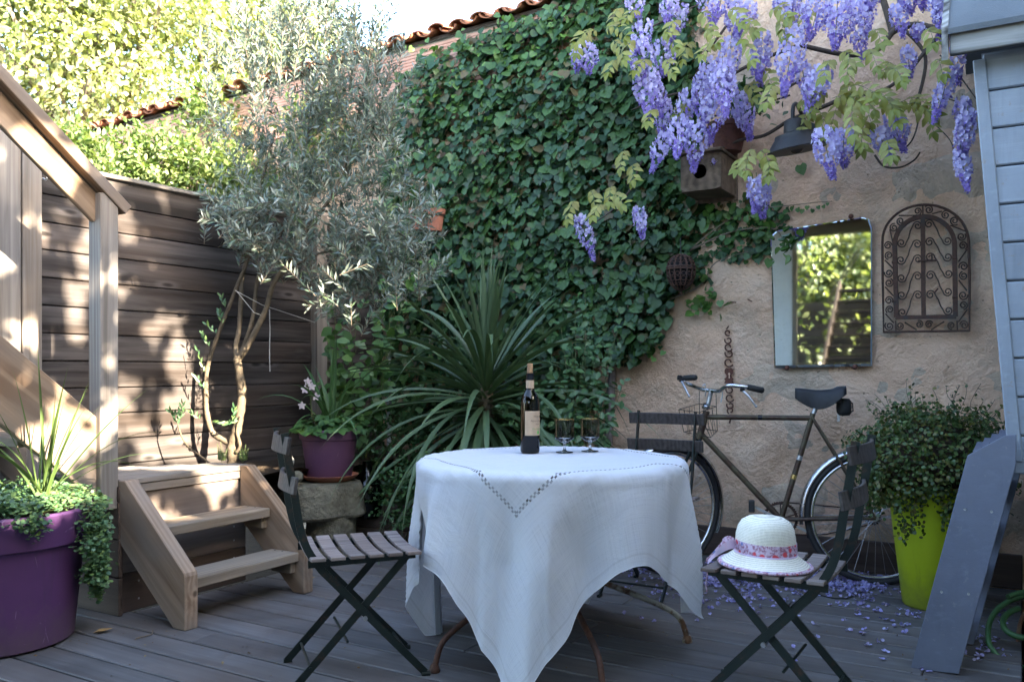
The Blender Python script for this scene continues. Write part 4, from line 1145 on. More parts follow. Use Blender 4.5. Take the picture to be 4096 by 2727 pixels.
# ================================================================ ivy
def inside(poly, x, y):
    n = len(poly); c = False; j = n - 1
    for i in range(n):
        xi, yi = poly[i]; xj, yj = poly[j]
        if (yi > y) != (yj > y) and x < (xj - xi) * (y - yi) / (yj - yi) + xi: c = not c
        j = i
    return c
IVY = [(386, 128), (393, 92), (402, 76), (432, 56), (450, 46), (470, 40), (500, 26), (530, 20), (556, 6), (575, -10), (705, -10), (700, 40), (712, 80), (700, 120), (705, 150), (692, 165), (690, 200), (735, 200), (760, 198), (782, 206), (792, 228), (786, 252), (772, 250), (756, 262), (738, 266), (715, 258), (700, 264), (712, 285), (690, 288), (668, 296), (664, 318), (658, 346), (640, 352), (632, 366), (612, 366), (604, 352), (590, 368), (600, 400), (560, 440), (400, 440), (384, 380), (380, 330), (388, 300), (376, 260), (386, 220), (380, 180)]
def ivy():
    g = np.random.default_rng(17)
    t = thing("ivy", "dense dark green ivy covering the left half of the wall", "ivy", A(-2.9, WALL, 0.1))
    parts = []
    xs, ys = [p[0] for p in IVY], [p[1] for p in IVY]
    tm = [T_ivy(0), T_ivy(1), T_ivy(2)]
    cand = []
    while len(cand) < 11500:
        x = g.uniform(min(xs) - 4, max(xs)); y = g.uniform(-8, max(ys))
        if not inside(IVY, x + g.normal() * 3, y + g.normal() * 3): continue
        if x > 690 and g.uniform() < .45: continue
        cand.append((x, y))
    n = len(cand)
    lay = g.choice([0, 1, 2], n, p=[.34, .36, .30])
    pos = np.zeros((n, 3)); D = np.zeros((n, 3)); Nn = np.zeros((n, 3)); S = np.zeros(n)
    nq = -np.array(QV); wv = np.array(WV)
    big = []
    for i, (x, y) in enumerate(cand):
        bulge = .06 + .07 * mnoise.noise(Vector((x / 60, y / 60, 3))) + (.10 if 400 < x < 660 and y > 60 else .03)
        if x > 690: bulge = .02
        off = max(.012, [.02, bulge * .55, bulge][lay[i]] + g.normal() * .012)
        p = PW(x, y, off); pos[i] = p
        dr = wv * g.normal() * .55 + np.array([0, 0, -1.0]) + nq * (.30 + .25 * g.uniform())
        D[i] = dr
        Nn[i] = nq * .85 + np.array([0, 0, .62]) + g.normal(size=3) * .36
        S[i] = g.choice([.032, .046, .062, .082], p=[.28, .34, .26, .12]) * g.uniform(.85, 1.15)
        if x > 700: S[i] *= .78
    Dn = D / np.linalg.norm(D, axis=1, keepdims=True)
    pos = pos - Dn * S[:, None] * .5
    order = np.argsort(-(S * (lay == 2) * np.array([1 if 395 < c[0] < 690 else .6 for c in cand])))
    top = order[:290]; rest = order[290:]
    kinds = g.integers(0, 3, n)
    meshes = []
    for k in range(3):
        v, tt = tm[k]
        me = bpy.data.meshes.new("ivy_leaf"); me.from_pydata([tuple(p) for p in v], [], [tuple(x) for x in tt]); me.materials.append(MT['ivy']); meshes.append(me)
        sel = rest[kinds[rest] == k]
        parts.append(scatter(tm[k], pos[sel], D[sel], Nn[sel], S[sel]))
    V, T = merge_vt(parts)
    fast_mesh("foliage", V, T, MT['ivy'], t)["kind"] = "stuff"
    Fm = frames(D, Nn); inv = world_of(t).inverted()
    for i in top:
        o = bpy.data.objects.new("leaf", meshes[kinds[i]]); link(o, t)
        M = Matrix([list(Fm[i][r]) + [pos[i][r]] for r in range(3)] + [[0, 0, 0, 1]]) @ Matrix.Diagonal((S[i], S[i], S[i], 1))
        o.matrix_basis = inv @ M
    # pale fresh growth
    pos, D, Nn, S = [], [], [], []
    spots = [(430, 52), (445, 70), (470, 42), (485, 85), (455, 100), (510, 25), (545, 25), (480, 118), (430, 95), (410, 85), (498, 60), (520, 50), (560, 15), (500, 150), (590, 300), (640, 205), (720, 215), (760, 220), (780, 240), (740, 240), (690, 275), (700, 300), (708, 299), (650, 345), (600, 360), (480, 230), (550, 260), (560, 170), (620, 240), (520, 210)]
    for (sx, sy) in spots:
        for _ in range(13):
            x = sx + g.normal() * 10; y = sy + g.normal() * 7
            if x < 389: continue
            pos.append(PW(x, y, .10 + .05 * g.uniform() if x < 690 else .04)); D.append(wv * g.normal() * .6 + np.array([0, 0, -.5 + g.normal() * .6]) + nq * .5)
            Nn.append(nq + np.array([0, 0, .5]) + g.normal(size=3) * .4); S.append(g.uniform(.028, .058))
    V, T = scatter(tm[0], np.array(pos), np.array(D), np.array(Nn), np.array(S))
    fast_mesh("young_growth", V, T, MT['ivyfresh'], t)["kind"] = "stuff"
    mb = MB()
    stems = [[(610, 440), (608, 400), (612, 360), (600, 300), (580, 230), (560, 120), (565, 10)], [(612, 372), (650, 300), (690, 250), (740, 214), (800, 204), (832, 201)], [(520, 440), (500, 350), (470, 250), (455, 150), (470, 60)], [(690, 250), (730, 232), (772, 228), (786, 246)], [(668, 300), (700, 285), (716, 262), (752, 250)], [(400, 420), (398, 300), (408, 200), (420, 100)], [(480, 90), (484, 110), (478, 118)], [(565, 92), (568, 125)], [(445, 145), (447, 165), (436, 180)]]
    for s in stems:
        p = spline([PW(x, y, .03 + .02 * ((i % 2) == 0)) for i, (x, y) in enumerate(s)], 6)
        r0 = .022 if s[0] == (610, 440) else .007
        mb.tube(p, [r0 * (1 - .8 * i / (len(p) - 1)) for i in range(len(p))], 6)
    mb.build("stem", MT['twig'], t, smooth=True)
    # the trailing sprig above the mirror
    pos, D, Nn, S = [], [], [], []
    for k in range(26):
        s = k / 25; x = 700 + 128 * s; y = 222 - 20 * s + g.normal() * (7 * (1 - s) + 1.5)
        pos.append(PW(x, y, .03 + .02 * g.uniform())); D.append(wv * g.normal() * .4 + np.array([0, 0, -1]) + nq * .3); Nn.append(nq + np.array([0, 0, .3]) + g.normal(size=3) * .3); S.append(.062 * (1 - .65 * s))
    for (x, y) in ((781, 252), (786, 258), (770, 262), (766, 235), (790, 240), (762, 205), (754, 215), (762, 130 + 36), (748, 178), (800, 168), (758, 236), (712, 296), (698, 300), (650, 350), (655, 320)):
        pos.append(PW(x, y - 4, .04)); D.append(np.array([0, 0, -1.0]) + wv * g.normal() * .3); Nn.append(nq + g.normal(size=3) * .25); S.append(g.uniform(.05, .075))
    V, T = scatter(T_ivy(0), np.array(pos), np.array(D), np.array(Nn), np.array(S))
    fast_mesh("sprig", V, T, MT['ivyfresh'], t)["kind"] = "stuff"
ivy()

# ================================================================ strap-leaved plants
def strap(mb_v, mb_t, base, d, L, w, droop, twist=0.0, n=9, fold=0.25):
    """one long tapering leaf, bending under its weight; appended to vertex / triangle lists"""
    p = Vector(base); d = Vector(d).normalized(); s0 = len(mb_v)
    side = d.cross(ZV)
    if side.length < .05: side = Vector((1, 0, 0))
    side.normalize()
    side = (Matrix.Rotation(twist, 3, d) @ side).normalized()
    st = L / n
    for i in range(n + 1):
        s = i / n
        ww = w * (.75 + 1.0 * s * (1 - s) * 1.4) * (1 - s ** 5) ** .8 * (1.0 if s < .55 else max(0.04, 1 - ((s - .55) / .45) ** 1.6))
        up = side.cross(d).normalized()
        mb_v += [p - side * ww / 2 + up * ww * fold, p - up * ww * .02, p + side * ww / 2 + up * ww * fold]
        d = (d + Vector((0, 0, -droop * (.35 + 1.5 * s) / n))).normalized()
        side = (side - d * side.dot(d)).normalized()
        p = p + d * st
    for i in range(n):
        a = s0 + 3 * i
        for k in range(2):
            mb_t += [(a + k, a + k + 1, a + 4 + k), (a + k, a + 4 + k, a + 3 + k)]

def yucca():
    g = random.Random(4)
    c = P(486, 470, 5.15)
    t = thing("yucca", "large spiky strap leaved plant in front of the ivy", "plant", (c.x, c.y, .18))
    h0 = Vector((c.x, c.y, .55)); h1 = Vector((c.x, c.y, 1.04))
    MB().tube(spline([(c.x, c.y, .15), (c.x + .01, c.y, .5), (c.x, c.y, .8), (c.x, c.y, 1.02)], 5), [.055] * 6 + [.05] * 6 + [.045] * 3 + [.03], 10).build("trunk", MT['bark'], t, smooth=60)
    n = 215
    for i in range(n):
        s = i / (n - 1)                         # 0 lowest leaf .. 1 top leaf
        az = i * 2.39996 + g.uniform(-.2, .2)
        el = R(-34 + 118 * s ** 2.1 + g.uniform(-12, 12))
        d = Vector((math.cos(az) * math.cos(el), math.sin(az) * math.cos(el), math.sin(el)))
        L = (.90 + .24 * math.sin(PI * min(1, s * 1.1))) * g.uniform(.82, 1.08) * (.92 if s > .93 else 1)
        base = h0.lerp(h1, s ** .8) + Vector((d.x, d.y, 0)) * .02
        v, tr = [], []
        droop = (1.9 - 1.5 * s) * g.uniform(.6, 1.4)
        if g.random() < .3 and s > .25: droop += 1.3
        strap(v, tr, base, d, L, .034 * g.uniform(.8, 1.2), droop, g.uniform(-.5, .5), 11)
        dead = s < .12 and g.random() < .5
        fast_mesh("leaf", [tuple(x) for x in v], tr, MT['deadleaf' if dead else 'yucca'], t, smooth=True)
yucca()

def pot_profile(r0, r1, h, rim_h, rim_out, wall_t=.012):
    rr = lambda z: r0 + (r1 - r0) * z / h
    return [(r0 * .92, 0), (r0, .012), (rr(h - rim_h), h - rim_h), (rr(h - rim_h) + rim_out, h - rim_h + .006), (r1 + rim_out, h - .008), (r1 + rim_out - .006, h), (r1 - wall_t + rim_out - .01, h), (r1 - wall_t, h - .06), (.01, h - .065)]

def pot(name, label, c, r0, r1, h, rim_h, rim_out, mat, group=None):
    t = thing(name, label, "flower pot", c, group=group)
    pr = pot_profile(r0, r1, h, rim_h, rim_out)
    MB().lathe(pr[:3], 48, c).build("body", mat, t, smooth=50)
    MB().lathe(pr[2:8], 48, c).build("rim", mat, t, smooth=35)
    MB().lathe([(r1 - .012, h - .055), (.005, h - .045)], 32, c).build("soil", MT['soil'], t)
    return t
# big purple pot at the left edge
pc = Vector((P(-1, 640, 3.46).x, 3.46, 0))
pot("flower_pot", "big scratched purple plastic pot at the lower left edge", pc, .272, .325, .535, .135, .022, MT['purple'], "purple plastic pots")
def ground_cover(name, label, c, r, z0, n, seed, hang):
    g = np.random.default_rng(seed)
    t = thing(name, label, "plant", (c.x, c.y, z0))
    pos = []
    for _ in range(n):
        an = g.uniform(0, 2 * PI); q = math.sqrt(g.uniform(0, 1)) * r
        z = z0 + .05 + .05 * g.uniform() + .04 * mnoise.noise(Vector((math.cos(an) * q * 9, math.sin(an) * q * 9, 2)))
        pos.append((c.x + q * math.cos(an), c.y + q * math.sin(an), z))
    for (an, L, spread, m) in hang:
        for _ in range(m):
            s = g.uniform() ** .8; a2 = an + g.normal() * spread * (1 - .4 * s)
            q = r + .035 + .03 * g.uniform() + .025 * math.sin(s * 3)
            pos.append((c.x + q * math.cos(a2), c.y + q * math.sin(a2), z0 + .08 - L * s + g.normal() * .012))
    pos = np.array(pos); pos = np.repeat(pos, 5, 0) + g.normal(size=(len(pos) * 5, 3)) * .009; m = len(pos)
    D = g.normal(size=(m, 3)); D[:, 2] *= .35
    V, T = scatter(T_round(.46), pos, D, np.array([0, -.45, 1]) + g.normal(size=(m, 3)) * .35, g.uniform(.012, .022, m))
    fast_mesh("foliage", V, T, MT['sedum'], t)["kind"] = "stuff"
    mb = MB()
    for k in range(40):
        an = g.uniform(0, 2 * PI); e = (c.x + (r + .02) * math.cos(an), c.y + (r + .02) * math.sin(an), z0 + .05)
        mb.tube([(c.x + r * .4 * math.cos(an), c.y + r * .4 * math.sin(an), z0), e], .0016, 4, cap=False)
    mb.build("stems", MT['greenstem'], t)
    return t
ground_cover("sedum", "creeping green sedum spilling over the big purple pot", pc, .31, .50, 1500, 5, [(.28, .42, .20, 260), (.02, .34, .14, 150), (.75, .25, .25, 120), (-1.25, .12, .10, 50), (-.75, .10, .12, 40)])
def spikes(name, label, base, n, L, w, seed, spread=1.0, mat='grass', dr=1.0, bias=(0, 0), parts=True):
    g = random.Random(seed)
    t = thing(name, label, "plant", base)
    for i in range(n):
        az = i * 2.4 + g.uniform(-.4, .4); el = R(g.uniform(35, 86)) if spread >= 1 else R(g.uniform(60, 88))
        d = Vector((math.cos(az) * math.cos(el) + bias[0] * g.random(), math.sin(az) * math.cos(el) + bias[1] * g.random(), math.sin(el)))
        v, tr = [], []
        strap(v, tr, Vector(base) + Vector((g.uniform(-.02, .02), g.uniform(-.02, .02), 0)), d, L * g.uniform(.6, 1.1), w * g.uniform(.7, 1.2), dr * g.uniform(.4, 1.5) * math.cos(el) * 1.7, g.uniform(-.6, .6), 10)
        fast_mesh("leaf", [tuple(x) for x in v], tr, MT[mat], t, smooth=True)
    return t
spikes("spiky_plant", "thin spiky bladed plant in the big purple pot", P(44, 498, 3.40), 19, .60, .011, 6, bias=(.25, .05))

# faded pot on the stone
sc = P(319, 480, 5.0)
stone = thing("stone_pedestal", "round mossy stone slab on a block under the faded purple pot", "stone", (sc.x, sc.y, 0))
def wob(t, z): return .07 * math.cos(4 * t + .6) + .04 * math.sin(3 * t + 1) + .035 * math.sin(7 * t + z * 9) + .03 * math.sin(5 * t - z * 17)
MB().lathe([(.15, .235), (.225, .245), (.24, .262), (.236, .33), (.242, .415), (.232, .441), (.19, .446), (.003, .447)], 40, (sc.x, sc.y, 0), None, wob).build("slab", MT['oldstone'], stone, smooth=32)
MB().lathe([(.145, 0), (.14, .12), (.137, .252)], 28, (sc.x + .075, sc.y - .02, 0), None, lambda t, z: .03 * math.sin(4 * t)).build("block", MT['oldstone'], stone, smooth=70)
p2 = Vector((P(329.5, 474, 5.0).x, 5.0, .449))
p2t = pot("flower_pot", "faded purple pot standing on the round stone", p2 + Vector((0, 0, .012)), .128, .166, .285, .062, .012, MT['purple2'], "purple plastic pots")
sau = thing("saucer", "terracotta saucer under the faded purple pot", "saucer", p2)
MB().lathe([(.125, 0), (.165, .028), (.168, .034), (.158, .034), (.12, .01), (.003, .009)], 40, p2).build("dish", MT['terracotta'], sau, smooth=50)
def tri_foliage(name, label, c, r, h, n, size, mat, seed, droop=.5, cat="plant", tmpl=None):
    g = np.random.default_rng(seed)
    t = thing(name, label, cat, c)
    pos, D, Nn, S = [], [], [], []
    mb = MB()
    for _ in range(n):
        an = g.uniform(0, 2 * PI); q = r * math.sqrt(g.uniform(0, 1))
        hp = Vector(c) + Vector((math.cos(an) * q, math.sin(an) * q, h * (1 - .6 * (q / r) ** 2) * g.uniform(.4, 1.1)))
        mb.tube([Vector(c) + Vector((math.cos(an) * q * .3, math.sin(an) * q * .3, 0)), hp], .0015, 4, cap=False)
        for k in (-1, 0, 1):
            a2 = an + k * 1.0
            pos.append(hp); D.append((math.cos(a2), math.sin(a2), -droop * g.uniform(.2, 1))); Nn.append(np.array([math.cos(an) * .4, math.sin(an) * .4 - .3, 1]) + g.normal(size=3) * .2); S.append(size * g.uniform(.7, 1.2))
    V, T = scatter(tmpl or T_oval(.36), np.array(pos), np.array(D), np.array(Nn), np.array(S))
    fast_mesh("foliage", V, T, MT[mat], t)["kind"] = "stuff"
    mb.build("stalks", MT['greenstem'], t)
    return t
tri_foliage("strawberry_plant", "leafy strawberry plant in the faded purple pot", p2 + Vector((0, 0, .26)), .20, .12, 80, .058, 'strawberry', 9)
# orchid with strap leaves and a few flowers
ob = p2 + Vector((.0, .05, .26))
orch = spikes("orchid", "orchid with long arching leaves and white flowers above the pot", ob, 17, .62, .02, 14, mat='rose', dr=1.5, bias=(-.35, -.1))
fl = []
for (px, py) in ((308, 381), (305, 389), (316, 396), (302, 405), (312, 386)):
    c0 = np.array(P(px, py, 4.9)); g_ = np.random.default_rng(px)
    for k in range(5):
        an = 2 * PI * k / 5 + .3; fl.append((c0, (math.cos(an), -.15, math.sin(an)), (0.1, -1, .2), .026))
V, T = scatter(T_oval(.3), np.array([f[0] for f in fl]), np.array([f[1] for f in fl]), np.array([f[2] for f in fl]), np.array([f[3] for f in fl]))
fast_mesh("flowers", V, T, MT['orchid'], orch)
MB().tube(spline([ob, P(314, 420, 4.92), P(310, 395, 4.9), P(306, 380, 4.9)], 5), .003, 5).build("flower_stalk", MT['greenstem'], orch)
# round stones
for (px, py, r, lab) in ((287, 461, .040, "pale round stone ball on the soil by the fence"), (297, 476, .035, "darker round stone under the pale stone ball")):
    c0 = P(px, py, 4.75); t = thing("stone_ball", lab, "stone", c0 - Vector((0, 0, r)))
    MB().ball(c0, r, 20, (1, 1, .96)).build("ball", MT['ballstone' if r > .037 else 'oldstone'], t, smooth=80)
# demijohn
dc = P(367, 486, 5.12); dj = thing("demijohn", "dark green glass demijohn beside the stone slab", "bottle", (dc.x, dc.y, .2))
MB().lathe([(.07, 0), (.095, .02), (.105, .09), (.098, .17), (.07, .235), (.032, .275), (.024, .31), (.028, .335), (.018, .336)], 32, (dc.x, dc.y, .21)).build("glass", MT['greenglass'], dj, smooth=60)
MB().lathe([(.066, .004), (.09, .022), (.1, .09), (.093, .17), (.066, .232), (.02, .27)], 24, (dc.x, dc.y, .21)).build("contents", MT['wine'], dj, smooth=60)

# lime pot
lc = Vector((P(934, 600, 3.98).x, 3.98, 0))
lime = thing("tall_planter", "tall lime green plastic planter under a leafy bush", "flower pot", lc)
MB().lathe([(.128, 0), (.135, .008), (.205, .60), (.212, .645), (.205, .65)], 48, lc).build("body", MT['lime'], lime, smooth=50)
MB().lathe([(.198, .63), (.005, .632)], 24, lc).build("soil", MT['soil'], lime)
def wire_vine():
    g = np.random.default_rng(33)
    t = thing("wire_vine", "dense small leaved bush spilling over the lime planter", "bush", lc + Vector((0, 0, .6)))
    c = np.array(lc) + np.array([-.02, -.02, .665])
    n = 9500
    d = g.normal(size=(n, 3)); d /= np.linalg.norm(d, axis=1, keepdims=True)
    r = g.uniform(.72, 1.03, n)
    lump = 1 + .12 * np.sin(d[:, 0] * 7 + 1) * np.sin(d[:, 2] * 6) + .07 * np.sin(d[:, 1] * 11 + d[:, 2] * 9)
    pos = c + d * (r * lump)[:, None] * np.array([.355, .31, .255])
    # hanging strands
    hs = []
    for _ in range(44):
        an = g.uniform(0, 2 * PI); q = g.uniform(.22, .33); L = g.uniform(.03, .14) * (1.2 if math.sin(an) < 0 else .8); m = int(L / .008)
        x0, y0 = c[0] + q * math.cos(an), c[1] + q * math.sin(an) * .9
        for k in range(m): hs.append((x0 + g.normal() * .008, y0 + g.normal() * .008, .50 - L * k / m))
    # stray shoots on top
    mb = MB()
    for _ in range(70):
        an = g.uniform(0, 2 * PI); el = g.uniform(.25, 1.35)
        d0 = Vector((math.cos(an) * math.cos(el), math.sin(an) * math.cos(el), math.sin(el)))
        p0 = Vector(c) + Vector((d0.x * .34, d0.y * .30, d0.z * .25)); L = g.uniform(.04, .12)
        p1 = p0 + (d0 + Vector(g.normal(size=3)) * .4) * L
        mb.tube(spline([p0, p0.lerp(p1, .5) + Vector(g.normal(size=3)) * .012, p1], 3), .0011, 4, cap=False)
        for k in range(7): hs.append(tuple(p0.lerp(p1, k / 6) + Vector(g.normal(size=3)) * .004))
    for (px0, py0, px1, py1) in ((895, 500, 905, 540), (912, 505, 909, 532), (880, 470, 868, 500), (940, 500, 948, 512)):
        pts = spline([P(px0, py0, 3.74), P((px0 + px1) / 2 + 4, (py0 + py1) / 2, 3.72), P(px1, py1, 3.74)], 6); mb.tube(pts, .0012, 4, cap=False)
        for p in pts: hs += [tuple(p + Vector(g.normal(size=3)) * .008) for _ in range(3)]
    pos = np.concatenate([pos, np.array(hs)]); m = len(pos)
    V, T = scatter(T_round(.45), pos, g.normal(size=(m, 3)), (pos - c) * 2.2 + np.array([0, -.2, .5]) + g.normal(size=(m, 3)) * .35, g.uniform(.013, .021, m))
    fast_mesh("foliage", V, T, MT['bush'], t)["kind"] = "stuff"
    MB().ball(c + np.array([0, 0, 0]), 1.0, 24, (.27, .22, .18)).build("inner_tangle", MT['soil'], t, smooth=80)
    mb.build("stems", MT['vine'], t)["kind"] = "stuff"
wire_vine()

# ================================================================ shrubs in front of the ivy
def sprays(name, label, cat, base, tips, leaf, size, mat, seed, per=7, fold=None, stem=.003):
    """long stems ending in sprays of leaflets; tips are pixel/depth triples"""
    g = np.random.default_rng(seed); t = thing(name, label, cat, base)
    mb = MB(); pos, D, Nn, S = [], [], [], []
    for (px, py, Y) in tips:
        e = P(px, py, Y); b0 = Vector(base) + Vector((g.normal() * .06, g.normal() * .04, 0))
        path = spline([b0, b0.lerp(e, .5) + Vector((g.normal() * .05, -.03, .06)), e], 8)
        mb.tube(path, [stem * (1 - .6 * i / (len(path) - 1)) for i in range(len(path))], 5, cap=False)
        for s in np.linspace(.45, 1.0, per):
            p = path[int(s * (len(path) - 1))]
            for k in range(3):
                an = g.uniform(0, 2 * PI)
                pos.append(p + Vector(g.normal(size=3)) * .02); D.append((math.cos(an), -.35 + g.normal() * .3, math.sin(an) * .6 - .2)); Nn.append(np.array([0, -.75, .7]) + g.normal(size=3) * .3); S.append(size * g.uniform(.65, 1.2))
    V, T = scatter(leaf, np.array(pos), np.array(D), np.array(Nn), np.array(S))
    fast_mesh("foliage", V, T, MT[mat], t)["kind"] = "stuff"
    mb.build("stems", MT['greenstem'], t)
    return t
rb = P(580, 460, 5.05); rb.z = .2
sprays("rose_bush", "young rose bush with glossy leaves beside the wine glasses", "bush", rb, [(575, 305, 5.1), (590, 320, 5.15), (600, 335, 5.0), (560, 320, 5.1), (548, 345, 5.0), (572, 345, 4.95), (595, 370, 5.0), (622, 385, 4.95), (560, 375, 4.9), (540, 395, 4.9), (580, 395, 4.9), (608, 415, 4.9), (600, 400, 4.9), (565, 410, 4.85), (545, 425, 4.9), (512, 418, 4.9), (505, 405, 4.9), (586, 425, 4.85), (603, 435, 4.9), (530, 370, 5.0), (618, 330, 5.1), (585, 280, 5.2), (606, 350, 5.1)], T_oval(.27), .055, 'rose', 51)
cb = P(352, 478, 5.55); cb.z = .3
sprays("climbing_shrub", "climbing shrub with broad green leaves at the fence corner", "shrub", cb, [(345, 290, 5.5), (360, 300, 5.4), (335, 310, 5.45), (350, 320, 5.4), (375, 310, 5.5), (340, 340, 5.4), (358, 345, 5.35), (330, 355, 5.45), (345, 370, 5.35), (365, 370, 5.4), (335, 385, 5.4), (352, 395, 5.35), (372, 400, 5.4), (330, 330, 5.5), (385, 290, 5.6), (395, 270, 5.7), (420, 262, 5.7), (408, 285, 5.7), (380, 340, 5.5), (378, 365, 5.5), (436, 265, 5.75)], T_oval(.34), .078, 'vineleaf', 52, per=6)
shrub("low_shrub", "low dark small leaved foliage under the yucca", P(440, 470, 5.0).x, 5.0, .36, .34, .25, .2, 2600, .026, T_oval(.36), MT['rose'], cat="plant", seed=61)
shrub("low_shrub", "dark foliage filling the bed behind the bottle", P(525, 460, 5.1).x, 5.15, .42, .34, .22, .26, 2600, .03, T_oval(.34), MT['rose'], cat="plant", seed=62)
shrub("low_shrub", "dark undergrowth beside the demijohn", P(395, 440, 5.6).x, 5.55, .5, .25, .2, .35, 2200, .03, T_oval(.34), MT['rose'], cat="plant", seed=63)
# little ferns by the steps
for k, (px, py, Y, lab) in enumerate(((222, 462, 4.62, "small fern left of the olive trunk"), (243, 462, 4.6, "small fern right of the olive trunk"), (290, 490, 4.7, "fern fronds behind the round stone"), (186, 424, 4.5, "tiny fern at the landing edge"))):
    if k == 3: continue
    b0 = P(px, py, Y); t = thing("fern", lab, "fern", b0, group="ferns behind the steps")
    g = np.random.default_rng(70 + k); pos, D, Nn, S = [], [], [], []; mb = MB()
    for q in range(5 if k < 2 else 10):
        an = g.uniform(0, 2 * PI); e = b0 + Vector((math.cos(an) * .05, math.sin(an) * .05, .07 + .04 * g.uniform()))
        mb.tube([b0, e], .001, 4, cap=False)
        for i in range(12):
            s = (i + 2) / 13; c0 = b0.lerp(e, s)
            for sg in (-1, 1):
                pos.append(c0); D.append((-math.sin(an) * sg + .2, math.cos(an) * sg, .4)); Nn.append((math.cos(an), math.sin(an) - .5, .6)); S.append(.026 * (1.15 - s))
    V, T = scatter(T_small(.2), np.array(pos), np.array(D), np.array(Nn), np.array(S))
    fast_mesh("fronds", V, T, MT['hedgeleaf'], t)["kind"] = "stuff"; mb.build("ribs", MT['greenstem'], t)
sprays("twining_stem", "thin leafy climber hanging over the sunny wall end", "climber", PW(398, 330, .1), [(392, 120, 6.0), (398, 160, 5.95), (390, 200, 6.0), (402, 230, 5.9), (392, 260, 5.9), (396, 100, 6.1)], T_oval(.3), .05, 'hedgeleaf', 53, per=6)

